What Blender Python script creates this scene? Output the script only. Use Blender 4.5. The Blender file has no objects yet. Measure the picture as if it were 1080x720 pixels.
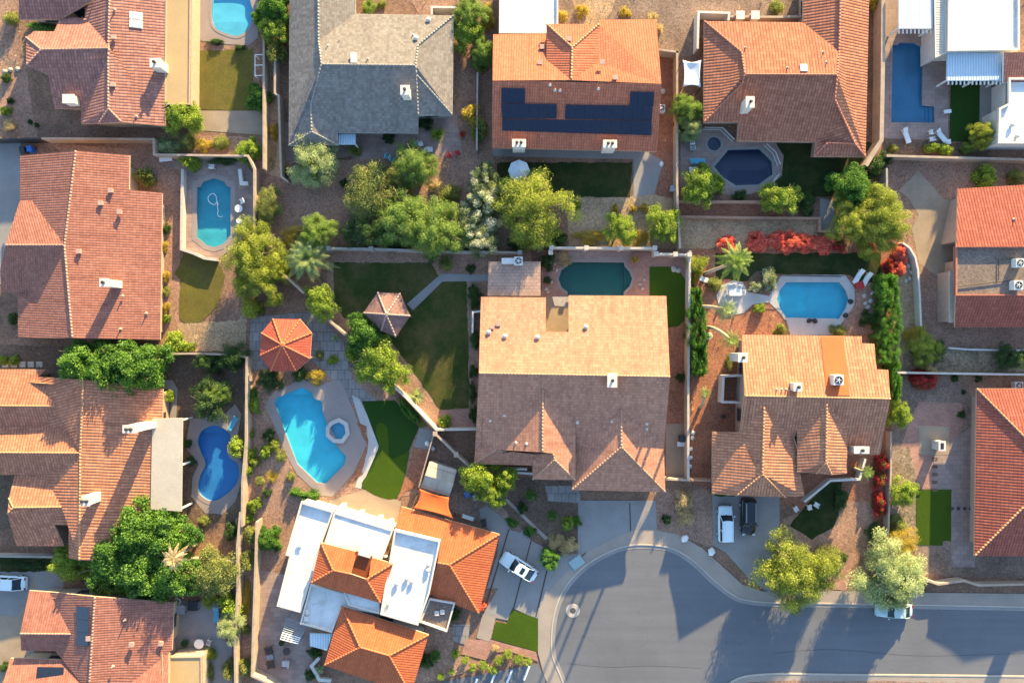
import bpy, bmesh, math, random
import numpy as np
from mathutils import Vector, Matrix
from mathutils.geometry import delaunay_2d_cdt, tessellate_polygon

# ------------------------------------------------------------------ frame of reference
S = 0.12            # metres on the ground per photograph pixel
H = 86.4            # height the photograph was taken from
TILES = {'P': (0, 0, 1.0),
         'A1': (0, 0, 3.789), 'A2': (270, 0, 3.789), 'A3': (540, 0, 3.789), 'A4': (800, 0, 3.789),
         'B1': (0, 180, 3.789), 'B2': (270, 180, 3.789), 'B3': (540, 180, 3.789), 'B4': (800, 180, 3.789),
         'C1': (0, 360, 3.789), 'C2': (270, 360, 3.789), 'C3': (540, 360, 3.789), 'C4': (800, 360, 3.789),
         'D1': (0, 530, 3.789), 'D2': (270, 530, 3.789), 'D3': (540, 530, 3.789), 'D4': (800, 530, 3.789),
         'E1': (490, 370, 4.5), 'E2': (740, 340, 3.79), 'E3': (280, 510, 3.427), 'E4': (0, 600, 4.696),
         'E5': (0, 375, 3.2), 'E6': (0, 0, 4.8), 'E7': (490, 250, 4.32), 'E8': (920, 0, 4.5),
         'F1': (240, 240, 4.5), 'F2': (170, 120, 4.5), 'F3': (420, 480, 5.145), 'F4': (240, 380, 4.5),
         'F5': (260, 620, 3.176), 'F6': (700, 230, 4.5), 'F7': (120, 540, 4.0), 'F8': (920, 340, 4.5),
         'G1': (520, 570, 10.29), 'G2': (740, 510, 10.29), 'G3': (260, 640, 9.0), 'G4': (990, 180, 4.0),
         'G8': (700, 100, 5.143), 'G6': (270, 100, 4.154), 'G7': (900, 560, 4.5)}

def pts(spec, tile='P'):
    """'A1 165,550 615,555' -> list of photograph pixels"""
    out = []
    for t in spec.split():
        if ',' not in t:
            tile = t
            continue
        x, y = t.split(',')
        ox, oy, k = TILES[tile]
        out.append((ox + float(x) / k, oy + float(y) / k))
    return out

def at(p, h=0.0):
    f = S * (H - h) / H
    return ((p[0] - 540) * f, (360 - p[1]) * f)

def W(spec, h=0.0):
    return [at(p, h) for p in pts(spec)]

def W1(spec, h=0.0):
    return W(spec, h)[0]

rnd = random.Random(7)
scene = bpy.context.scene
COL = scene.collection

# ------------------------------------------------------------------ mesh builder
class MB:
    def __init__(self):
        self.v = []; self.f = []; self.mi = []; self.uv = {}
    def face(self, idx, m=0):
        self.f.append(tuple(idx)); self.mi.append(m)
    def poly(self, pts3, m=0):
        n = len(self.v); self.v += [tuple(p) for p in pts3]
        self.face(range(n, n + len(pts3)), m)
    def prism(self, poly, z0, z1, m=0, top=None, taper=None):
        """vertical prism over a 2-D outline; z0/z1 may be lists"""
        n = len(poly)
        a = sum(poly[i][0] * poly[(i + 1) % n][1] - poly[(i + 1) % n][0] * poly[i][1] for i in range(n))
        if a < 0: poly = poly[::-1]
        b = len(self.v)
        tp = poly if taper is None else offset(poly, -taper)
        self.v += [(x, y, z0) for x, y in poly] + [(x, y, z1) for x, y in tp]
        for i in range(n):
            j = (i + 1) % n
            self.face((b + i, b + j, b + n + j, b + n + i), m)
        self.face([b + n + i for i in range(n)], m if top is None else top)
        self.face([b + n - 1 - i for i in range(n)], m)
    def box(self, c, s, rz=0.0, m=0, tilt=0.0):
        """c = centre of the bottom face"""
        hx, hy = s[0] / 2, s[1] / 2
        ca, sa = math.cos(rz), math.sin(rz)
        b = len(self.v)
        for z in (0, s[2]):
            for x, y in ((-hx, -hy), (hx, -hy), (hx, hy), (-hx, hy)):
                self.v.append((c[0] + x * ca - y * sa, c[1] + x * sa + y * ca, c[2] + z + x * tilt))
        for q in ((0, 1, 5, 4), (1, 2, 6, 5), (2, 3, 7, 6), (3, 0, 4, 7), (4, 5, 6, 7), (3, 2, 1, 0)):
            self.face([b + i for i in q], m)
    def tube(self, path, rad, n=8, m=0, cap=True):
        path = [Vector(p) for p in path]
        if not isinstance(rad, (list, tuple)): rad = [rad] * len(path)
        b = len(self.v)
        for i, p in enumerate(path):
            d = (path[min(i + 1, len(path) - 1)] - path[max(i - 1, 0)]).normalized()
            u = d.cross(Vector((0, 0, 1)))
            if u.length < 1e-3: u = Vector((1, 0, 0))
            u.normalize(); w = u.cross(d)
            for k in range(n):
                a = 2 * math.pi * k / n
                q = p + (u * math.cos(a) + w * math.sin(a)) * rad[i]
                self.v.append(tuple(q))
        for i in range(len(path) - 1):
            for k in range(n):
                k2 = (k + 1) % n
                self.face((b + i * n + k, b + (i + 1) * n + k, b + (i + 1) * n + k2, b + i * n + k2), m)
        if cap:
            self.face([b + k for k in range(n)], m)
            e = b + (len(path) - 1) * n
            self.face([e + n - 1 - k for k in range(n)], m)
    def cyl(self, c, r, h, n=20, m=0, r2=None):
        self.tube([c, (c[0], c[1], c[2] + h)], [r, r if r2 is None else r2], n, m)
    def lathe(self, c, prof, n=16, m=0):
        b = len(self.v)
        for r, z in prof:
            for k in range(n):
                a = 2 * math.pi * k / n
                self.v.append((c[0] + r * math.cos(a), c[1] + r * math.sin(a), c[2] + z))
        for i in range(len(prof) - 1):
            for k in range(n):
                k2 = (k + 1) % n
                self.face((b + i * n + k, b + i * n + k2, b + (i + 1) * n + k2, b + (i + 1) * n + k), m)

def root_loc(o):
    p = Vector((0, 0, 0))
    while o is not None:
        p += o.location; o = o.parent
    return p

def smooth(o, ang=None):
    for p in o.data.polygons: p.use_smooth = True
    return o

def obj(name, mb, mats, parent=None, bevel=0.0, origin=None, fix=True):
    """link a builder as ONE mesh object; coordinates in mb are world coordinates"""
    me = bpy.data.meshes.new(name)
    me.from_pydata(mb.v, [], mb.f)
    if not isinstance(mats, (list, tuple)): mats = [mats]
    for m in mats: me.materials.append(m)
    me.polygons.foreach_set('material_index', mb.mi)
    me.update()
    o = bpy.data.objects.new(name, me)
    COL.objects.link(o)
    if parent is not None:
        off = root_loc(parent); o.parent = parent
    else:
        if origin is None:
            a = np.array(mb.v); origin = ((a[:, 0].min() + a[:, 0].max()) / 2, (a[:, 1].min() + a[:, 1].max()) / 2, a[:, 2].min())
        off = Vector(origin); o.location = off
    me.transform(Matrix.Translation(-off))
    if fix:
        bm = bmesh.new(); bm.from_mesh(me)
        bmesh.ops.recalc_face_normals(bm, faces=bm.faces); bm.to_mesh(me); bm.free()
    if bevel:
        bv = o.modifiers.new('edge', 'BEVEL'); bv.width = bevel; bv.segments = 2; bv.limit_method = 'ANGLE'
    return o

def thing(name, label, cat, loc=(0, 0, 0), group=None):
    o = bpy.data.objects.new(name, None); COL.objects.link(o)
    o.empty_display_size = 0.3
    o.location = loc if len(loc) == 3 else (loc[0], loc[1], 0)
    return tag(o, label, cat, group)

def tag(o, label, cat, group=None):
    o['label'] = label; o['category'] = cat
    if group: o['group'] = group
    return o

def struct(o):
    o['kind'] = 'structure'
    return o

def copy_tree(o, parent=None):
    c = o.copy(); COL.objects.link(c); c.parent = parent
    for ch in list(o.children): copy_tree(ch, c)
    return c

# ------------------------------------------------------------------ 2-D helpers
def area2(poly):
    n = len(poly)
    return sum(poly[i][0] * poly[(i + 1) % n][1] - poly[(i + 1) % n][0] * poly[i][1] for i in range(n)) / 2

def offset(poly, d):
    """grow (d>0) or shrink (d<0) a closed outline"""
    n = len(poly); sgn = 1 if area2(poly) > 0 else -1
    out = []
    for i in range(n):
        p0, p1, p2 = Vector(poly[i - 1]), Vector(poly[i]), Vector(poly[(i + 1) % n])
        e1 = (p1 - p0); e2 = (p2 - p1)
        if e1.length < 1e-6 or e2.length < 1e-6: out.append(tuple(p1)); continue
        e1.normalize(); e2.normalize()
        n1 = Vector((e1.y, -e1.x)) * sgn; n2 = Vector((e2.y, -e2.x)) * sgn
        m = n1 + n2
        if m.length < 0.2: m = n1
        m.normalize()
        k = d / max(0.45, m.dot(n1))
        out.append((p1.x + m.x * k, p1.y + m.y * k))
    return out

def curve(poly, n=5, closed=True):
    """Catmull-Rom smoothing"""
    out = []; N = len(poly)
    rng = range(N) if closed else range(N - 1)
    for i in rng:
        g = (lambda j: poly[j % N]) if closed else (lambda j: poly[max(0, min(N - 1, j))])
        p0, p1, p2, p3 = [np.array(g(i + k)) for k in (-1, 0, 1, 2)]
        for s in range(n):
            t = s / n
            out.append(tuple(0.5 * (2 * p1 + (p2 - p0) * t + (2 * p0 - 5 * p1 + 4 * p2 - p3) * t * t + (3 * p1 - p0 - 3 * p2 + p3) * t ** 3)))
    if not closed: out.append(tuple(poly[-1]))
    return out

def inside(p, poly):
    x, y = p; c = False; n = len(poly)
    for i in range(n):
        x1, y1 = poly[i]; x2, y2 = poly[i - 1]
        if (y1 > y) != (y2 > y) and x < (x2 - x1) * (y - y1) / (y2 - y1) + x1: c = not c
    return c

SHEET_N = [0]
POOLS = []          # outlines cut out of every ground sheet

def sheet(name, poly, mat, layer, sm=False, kind='structure', rag=0):
    """one ground surface, as a sheet a few mm above the one below, with the pools cut out"""
    if isinstance(poly, str): poly = W(poly)
    if sm: poly = curve(poly)
    if rag:                       # natural edges are ragged
        q = []
        for i in range(len(poly)):
            a, b = Vector(poly[i]), Vector(poly[(i + 1) % len(poly)]); m = min(60, max(1, int((b - a).length / .5)))
            for k in range(m):
                c = a.lerp(b, k / m); q.append((c.x + rnd.uniform(-rag, rag), c.y + rnd.uniform(-rag, rag)))
        poly = q
    xs = [p[0] for p in poly]; ys = [p[1] for p in poly]
    holes = [h for h in POOLS if any(min(xs) < q[0] < max(xs) and min(ys) < q[1] < max(ys) for q in h)]
    vs = []; es = []
    for lp in [poly] + holes:
        b = len(vs); vs += [Vector(q) for q in lp]
        es += [(b + i, b + (i + 1) % len(lp)) for i in range(len(lp))]
    v2, _, f2, *_ = delaunay_2d_cdt(vs, es, [], 0, 1e-4)
    z = layer * 0.012 + SHEET_N[0] * 0.00009; SHEET_N[0] += 1
    mb = MB(); mb.v = [(q.x, q.y, z) for q in v2]
    for f in f2:
        c = (sum(v2[i].x for i in f) / len(f), sum(v2[i].y for i in f) / len(f))
        if inside(c, poly) and not any(inside(c, h) for h in holes):
            a = area2([(v2[i].x, v2[i].y) for i in f])
            mb.face(f if a > 0 else f[::-1])
    if not mb.f: return None
    o = obj(name, mb, mat, origin=(0, 0, 0), fix=False)
    o['kind'] = kind
    return o

# ------------------------------------------------------------------ materials
def nmat(name):
    m = bpy.data.materials.new(name); m.use_nodes = True
    nt = m.node_tree; b = nt.nodes['Principled BSDF']
    return m, nt, b

class N:
    """tiny node helper"""
    def __init__(self, nt): self.nt = nt
    def new(self, t, **kw):
        n = self.nt.nodes.new(t)
        for k, v in kw.items(): setattr(n, k, v)
        return n
    def link(self, a, b): self.nt.links.new(a, b)
    def pos(self, obj=False):
        if obj: return self.new('ShaderNodeTexCoord').outputs['Object']
        return self.new('ShaderNodeNewGeometry').outputs['Position']
    def noise(self, vec, scale, detail=4, rough=0.6):
        n = self.new('ShaderNodeTexNoise'); n.inputs['Scale'].default_value = scale
        n.inputs['Detail'].default_value = detail; n.inputs['Roughness'].default_value = rough
        self.link(vec, n.inputs['Vector']); return n.outputs['Fac']
    def ramp(self, fac, stops):
        r = self.new('ShaderNodeValToRGB'); e = r.color_ramp.elements
        while len(e) < len(stops): e.new(0.5)
        for i, (p, c) in enumerate(stops):
            e[i].position = p; e[i].color = (c[0], c[1], c[2], 1)
        self.link(fac, r.inputs['Fac']); return r.outputs['Color']
    def mix(self, fac, a, b, mode='MIX'):
        n = self.new('ShaderNodeMix', data_type='RGBA', blend_type=mode)
        for i, x in ((0, fac), (6, a), (7, b)):
            if hasattr(x, 'node'): self.link(x, n.inputs[i])
            elif i == 0: n.inputs[0].default_value = x
            else: n.inputs[i].default_value = (x[0], x[1], x[2], 1)
        return n.outputs[2]
    def math(self, op, a, b=0.0, c=None):
        n = self.new('ShaderNodeMath', operation=op)
        for i, x in enumerate((a, b, c)):
            if x is None: continue
            if hasattr(x, 'node'): self.link(x, n.inputs[i])
            else: n.inputs[i].default_value = x
        return n.outputs[0]
    def bump(self, hgt, dist, strength=1.0):
        n = self.new('ShaderNodeBump'); n.inputs['Distance'].default_value = dist
        n.inputs['Strength'].default_value = strength
        self.link(hgt, n.inputs['Height']); return n.outputs['Normal']

def sc(c, k): return tuple(min(1, x * k) for x in c)

def m_ground(name, c, var=0.35, fine=9.0, bump=0.03, big=0.25, speck=0.0, c2=None, rough=0.95):
    """earth, gravel, concrete or asphalt: broad drifts, fine grain and loose speckles"""
    m, nt, b = nmat(name); n = N(nt); p = n.pos()
    c2 = c2 or sc(c, 1 - var)
    col = n.ramp(n.noise(p, big, 6, 0.65), [(0.3, c2), (0.68, sc(c, 1 + var * 0.4))])
    f = n.noise(p, fine, 3, 0.7)
    col = n.mix(0.8, col, n.ramp(f, [(0.3, (1 - var,) * 3), (0.7, (1 + var * 0.25,) * 3)]), 'MULTIPLY')
    hgt = f
    if speck:
        v = n.new('ShaderNodeTexVoronoi'); v.inputs['Scale'].default_value = speck; n.link(p, v.inputs['Vector'])
        cc = n.new('ShaderNodeSeparateColor'); n.link(v.outputs['Color'], cc.inputs['Color'])
        col = n.mix(0.75, col, n.ramp(cc.outputs['Red'], [(0.0, (0.62, 0.6, 0.6)), (0.45, (0.95, 0.93, 0.9)), (1.0, (1.3, 1.26, 1.2))]), 'MULTIPLY')
        hgt = n.math('ADD', f, n.math('MULTIPLY', cc.outputs['Green'], 0.8))
    n.link(col, b.inputs['Base Color']); b.inputs['Roughness'].default_value = rough
    if bump: n.link(n.bump(hgt, bump, 0.8), b.inputs['Normal'])
    b.inputs['Specular IOR Level'].default_value = 0.25
    return m

def m_plain(name, c, rough=0.6, metal=0.0, var=0.12, scale=3.0, bump=0.0, coat=0.0):
    m, nt, b = nmat(name); n = N(nt); p = n.pos(True)
    f = n.noise(p, scale, 5, 0.65)
    n.link(n.ramp(f, [(0.3, sc(c, 1 - var)), (0.7, sc(c, 1 + var * 0.5))]), b.inputs['Base Color'])
    b.inputs['Roughness'].default_value = rough; b.inputs['Metallic'].default_value = metal
    b.inputs['Coat Weight'].default_value = coat
    if bump: n.link(n.bump(n.noise(p, 40, 3), bump, 0.6), b.inputs['Normal'])
    return m

def m_tile(name, c, per=0.36, course=0.42, depth=0.055, var=0.28, barrel=True, c2=None, gap=0.68):
    """clay roof tile from the roof's own UVs (u along the eave, v up the slope, metres)"""
    m, nt, b = nmat(name); n = N(nt)
    uv = n.new('ShaderNodeUVMap'); uv.uv_map = 'UVMap'
    sx = n.new('ShaderNodeSeparateXYZ'); n.link(uv.outputs['UV'], sx.inputs[0])
    p = n.pos()
    u = n.math('DIVIDE', sx.outputs['X'], per); v = n.math('DIVIDE', sx.outputs['Y'], course)
    fu = n.math('FRACT', u); fv = n.math('FRACT', v)
    cell = n.new('ShaderNodeCombineXYZ')
    n.link(n.math('FLOOR', u), cell.inputs[0]); n.link(n.math('FLOOR', v), cell.inputs[1])
    wn = n.new('ShaderNodeTexWhiteNoise', noise_dimensions='2D'); n.link(cell.outputs[0], wn.inputs['Vector'])
    c2 = c2 or (c[0] * 0.78, c[1] * 0.7, c[2] * 0.7)
    col = n.ramp(wn.outputs['Value'], [(0.0, sc(c, 1 - var)), (0.6, c), (1.0, (c[0] * (1 + var * .6), c[1] * (1 + var * .8), c[2] * (1 + var * .9)))])
    col = n.mix(n.math('MULTIPLY', n.noise(p, 0.32, 6, 0.7), 0.85), col, c2)
    st = n.ramp(n.noise(p, 1.7, 5, 0.75), [(0.32, (0.66, 0.62, 0.62)), (0.52, (1, 1, 1))])
    col = n.mix(0.4, col, st, 'MULTIPLY')
    sv = n.new('ShaderNodeMapping'); sv.inputs['Scale'].default_value = (1.3, .13, 1); n.link(uv.outputs['UV'], sv.inputs['Vector'])
    col = n.mix(.5, col, n.ramp(n.noise(sv.outputs[0], 1.0, 5, .7), [(0.3, (.58, .54, .54)), (0.5, (1, 1, 1)), (.75, (1.12, 1.1, 1.06))]), 'MULTIPLY')
    # barrel profile, trough darkened for dirt and painted-in shade
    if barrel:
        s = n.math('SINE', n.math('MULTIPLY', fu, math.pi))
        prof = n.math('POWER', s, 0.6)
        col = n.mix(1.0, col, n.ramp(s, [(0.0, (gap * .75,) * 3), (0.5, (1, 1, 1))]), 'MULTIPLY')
    else:
        prof = n.math('MULTIPLY', n.math('LESS_THAN', n.math('ABSOLUTE', n.math('SUBTRACT', fu, 0.5)), 0.46), 0.6)
    drop = n.math('MULTIPLY', n.math('SUBTRACT', 1.0, fv), 0.55)
    hgt = n.math('ADD', prof, drop)
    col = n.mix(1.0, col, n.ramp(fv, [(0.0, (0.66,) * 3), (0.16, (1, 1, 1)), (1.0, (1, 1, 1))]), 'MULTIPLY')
    n.link(col, b.inputs['Base Color']); b.inputs['Roughness'].default_value = 0.9
    b.inputs['Specular IOR Level'].default_value = 0.2
    bo = n.bump(hgt, depth, 1.0); fp = n.new('ShaderNodeAttribute'); fp.attribute_name = 'face_plane'
    n.link(fp.outputs['Vector'], bo.node.inputs['Normal']); n.link(bo, b.inputs['Normal'])
    return m

def m_paver(name, c, c2, size=(0.4, 0.2), mortar=(0.25, 0.22, 0.2), rot=0.0, ms=0.02):
    m, nt, b = nmat(name); n = N(nt); p = n.pos()
    mp = n.new('ShaderNodeMapping'); mp.inputs['Rotation'].default_value[2] = rot; n.link(p, mp.inputs['Vector'])
    br = n.new('ShaderNodeTexBrick'); n.link(mp.outputs[0], br.inputs['Vector'])
    br.inputs['Scale'].default_value = 1.0
    br.inputs['Brick Width'].default_value = size[0]; br.inputs['Row Height'].default_value = size[1]
    br.inputs['Mortar Size'].default_value = ms; br.inputs['Mortar Smooth'].default_value = 0.3
    br.inputs['Color1'].default_value = (*c, 1); br.inputs['Color2'].default_value = (*c2, 1)
    br.inputs['Mortar'].default_value = (*mortar, 1)
    col = n.mix(0.7, br.outputs['Color'], n.ramp(n.noise(p, 0.5, 6, 0.7), [(0.3, (0.62,) * 3), (0.65, (1.12,) * 3)]), 'MULTIPLY')
    n.link(col, b.inputs['Base Color']); b.inputs['Roughness'].default_value = 0.85
    n.link(n.bump(br.outputs['Fac'], -0.01, 0.6), b.inputs['Normal'])
    return m

def m_ribbed(name, c, per=0.3, rough=0.5, depth=0.03, axis=0, var=0.15):
    m, nt, b = nmat(name); n = N(nt); p = n.pos()
    sx = n.new('ShaderNodeSeparateXYZ'); n.link(p, sx.inputs[0])
    s = n.math('SINE', n.math('MULTIPLY', sx.outputs[axis], 2 * math.pi / per))
    f = n.noise(p, 0.8, 5, 0.7)
    col = n.ramp(f, [(0.3, sc(c, 1 - var)), (0.7, c)])
    col = n.mix(1.0, col, n.ramp(s, [(0.0, (0.8,) * 3), (0.3, (1, 1, 1))]), 'MULTIPLY')
    n.link(col, b.inputs['Base Color']); b.inputs['Roughness'].default_value = rough
    n.link(n.bump(s, depth, 1.0), b.inputs['Normal'])
    return m

def m_grass(name, c, c2, patch=0.35, stripe=0.0):
    m, nt, b = nmat(name); n = N(nt); p = n.pos()
    col = n.ramp(n.noise(p, patch, 6, 0.7), [(0.32, c2), (0.66, c)])
    if stripe: col = n.mix(n.ramp(n.noise(p, .22, 7, .75), [(.44, (0, 0, 0)), (.62, (stripe,) * 3)]), col, (.15, .105, .05))
    f = n.noise(p, 16, 4, 0.8)
    col = n.mix(0.9, col, n.ramp(f, [(0.3, (0.45, 0.5, 0.4)), (0.7, (1.3, 1.25, 1.1))]), 'MULTIPLY')
    n.link(col, b.inputs['Base Color']); b.inputs['Roughness'].default_value = 0.95
    b.inputs['Specular IOR Level'].default_value = 0.1
    n.link(n.bump(f, 0.08, 0.8), b.inputs['Normal'])
    return m

def m_leaf(name, c1, c2, spots=None, trans=0.42):
    """leaves: per-leaf tint attribute, per-plant variation, a little light through the blade"""
    m, nt, b = nmat(name); n = N(nt)
    at_ = n.new('ShaderNodeAttribute'); at_.attribute_name = 'tint'
    oi = n.new('ShaderNodeObjectInfo')
    f = n.math('ADD', n.math('MULTIPLY', at_.outputs['Fac'], 0.85), n.math('MULTIPLY', oi.outputs['Random'], 0.15))
    st = [(0.0, c1), (0.9, c2)]
    if spots: st = [(0.0, c1), (0.5, c2), (0.66, c2), (0.72, spots)]
    col = n.ramp(f, st)
    n.link(col, b.inputs['Base Color']); b.inputs['Roughness'].default_value = 0.55
    b.inputs['Specular IOR Level'].default_value = 0.3
    t = n.new('ShaderNodeBsdfTranslucent'); n.link(n.mix(1.0, col, (1.1, 1.15, 0.7), 'MULTIPLY'), t.inputs['Color'])
    mx = n.new('ShaderNodeMixShader'); mx.inputs[0].default_value = trans
    n.link(b.outputs[0], mx.inputs[1]); n.link(t.outputs[0], mx.inputs[2])
    n.link(mx.outputs[0], nt.nodes['Material Output'].inputs['Surface'])
    return m

def m_asphalt(name, c):
    m, nt, b = nmat(name); n = N(nt); p = n.pos()
    col = n.ramp(n.noise(p, .09, 6, .6), [(.3, sc(c, .86)), (.7, sc(c, 1.1))])
    mp = n.new('ShaderNodeMapping'); mp.inputs['Scale'].default_value = (.05, .9, 1); n.link(p, mp.inputs['Vector'])
    col = n.mix(.6, col, n.ramp(n.noise(mp.outputs[0], 1.0, 4, .6), [(.3, (.86,) * 3), (.6, (1.06,) * 3)]), 'MULTIPLY')
    col = n.mix(.8, col, n.ramp(n.noise(p, .8, 4, .6), [(.62, (1, 1, 1)), (.72, (.82, .81, .8))]), 'MULTIPLY')
    f = n.noise(p, 12, 3, .7)
    col = n.mix(.6, col, n.ramp(f, [(.3, (.85,) * 3), (.7, (1.08,) * 3)]), 'MULTIPLY')
    w = n.new('ShaderNodeTexVoronoi', feature='DISTANCE_TO_EDGE'); w.inputs['Scale'].default_value = .16
    d = n.new('ShaderNodeMapping'); n.link(n.mix(.12, p, n.new('ShaderNodeTexNoise').outputs['Color'], 'ADD'), d.inputs['Vector']); n.link(d.outputs[0], w.inputs['Vector'])
    col = n.mix(.5, col, n.ramp(w.outputs['Distance'], [(0.0, (.72,) * 3), (.005, (1, 1, 1))]), 'MULTIPLY')
    n.link(col, b.inputs['Base Color']); b.inputs['Roughness'].default_value = .85; b.inputs['Specular IOR Level'].default_value = .3
    n.link(n.bump(f, .008, .6), b.inputs['Normal']); return m

def m_coating(name, c):
    """elastomeric roof coating: lap seams, ponding rings, dust"""
    m, nt, b = nmat(name); n = N(nt); p = n.pos()
    col = n.ramp(n.noise(p, .5, 6, .65), [(.34, sc(c, .80)), (.6, c)])
    ring = n.noise(p, .28, 2, .4)
    col = n.mix(.7, col, n.ramp(ring, [(.53, (1, 1, 1)), (.57, (.80, .77, .72)), (.60, (.93, .92, .90)), (.8, (.9, .89, .87))]), 'MULTIPLY')
    mp = n.new('ShaderNodeMapping'); mp.inputs['Rotation'].default_value[2] = -.28; n.link(p, mp.inputs['Vector'])
    br = n.new('ShaderNodeTexBrick'); n.link(mp.outputs[0], br.inputs['Vector']); br.inputs['Scale'].default_value = 1; br.inputs['Brick Width'].default_value = 6; br.inputs['Row Height'].default_value = 1.05; br.inputs['Mortar Size'].default_value = .025
    for k, v in (('Color1', 1), ('Color2', .98), ('Mortar', .84)): br.inputs[k].default_value = (v, v, v, 1)
    col = n.mix(.8, col, br.outputs['Color'], 'MULTIPLY')
    n.link(col, b.inputs['Base Color']); b.inputs['Roughness'].default_value = .7; return m

def m_water(name, absorb, dens):
    m = bpy.data.materials.new(name); m.use_nodes = True; nt = m.node_tree; nt.nodes.clear(); n = N(nt)
    out = n.new('ShaderNodeOutputMaterial')
    tr = n.new('ShaderNodeBsdfTransparent'); gl = n.new('ShaderNodeBsdfGlossy'); gl.inputs['Roughness'].default_value = 0.03
    p = n.pos(); bp = n.bump(n.noise(p, 2.2, 3, 0.6), 0.04, 0.6); n.link(bp, gl.inputs['Normal'])
    mx = n.new('ShaderNodeMixShader'); mx.inputs[0].default_value = .025; n.link(tr.outputs[0], mx.inputs[1]); n.link(gl.outputs[0], mx.inputs[2])
    n.link(mx.outputs[0], out.inputs['Surface'])
    va = n.new('ShaderNodeVolumeAbsorption'); va.inputs['Color'].default_value = (*absorb, 1); va.inputs['Density'].default_value = dens
    n.link(va.outputs[0], out.inputs['Volume'])
    return m

def m_plaster(name, c):
    """pool plaster with the wavering net of light a rippled surface leaves out: only mottling"""
    m, nt, b = nmat(name); n = N(nt); p = n.pos()
    n.link(n.ramp(n.noise(p, 0.7, 5, 0.6), [(0.3, sc(c, 0.8)), (0.7, c)]), b.inputs['Base Color'])
    b.inputs['Roughness'].default_value = 0.8
    return m
# ------------------------------------------------------------------ house builder
def parse_v(spec):
    out = {}; tile = 'P'; name = None
    for t in spec.replace(';', ' ').split():
        if t in TILES: tile = t
        elif t[0] == '@': out[name][1] = float(t[1:])
        elif ',' in t: out[name] = [pts(t, tile)[0], None]
        else: name = t
    return out

class Roofs:
    """height look-up over the roof surfaces of one house"""
    def __init__(self): self.tri = []
    def add(self, P3, faces):
        for f in faces:
            for i in range(1, len(f) - 1):
                self.tri.append((P3[f[0]], P3[f[i]], P3[f[i + 1]]))
    def z(self, x, y):
        best = None
        for a, b, c in self.tri:
            d = (b[1] - c[1]) * (a[0] - c[0]) + (c[0] - b[0]) * (a[1] - c[1])
            if abs(d) < 1e-9: continue
            l1 = ((b[1] - c[1]) * (x - c[0]) + (c[0] - b[0]) * (y - c[1])) / d
            l2 = ((c[1] - a[1]) * (x - c[0]) + (a[0] - c[0]) * (y - c[1])) / d
            l3 = 1 - l1 - l2
            if min(l1, l2, l3) >= -0.01:
                z = l1 * a[2] + l2 * b[2] + l3 * c[2]
                if best is None or z > best: best = z
        return best
    def hit(self, px, guess=4.0):
        h = guess
        for _ in range(4):
            x, y = at(px, h); z = self.z(x, y)
            if z is None: break
            h = z
        x, y = at(px, h)
        return x, y, h

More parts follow.
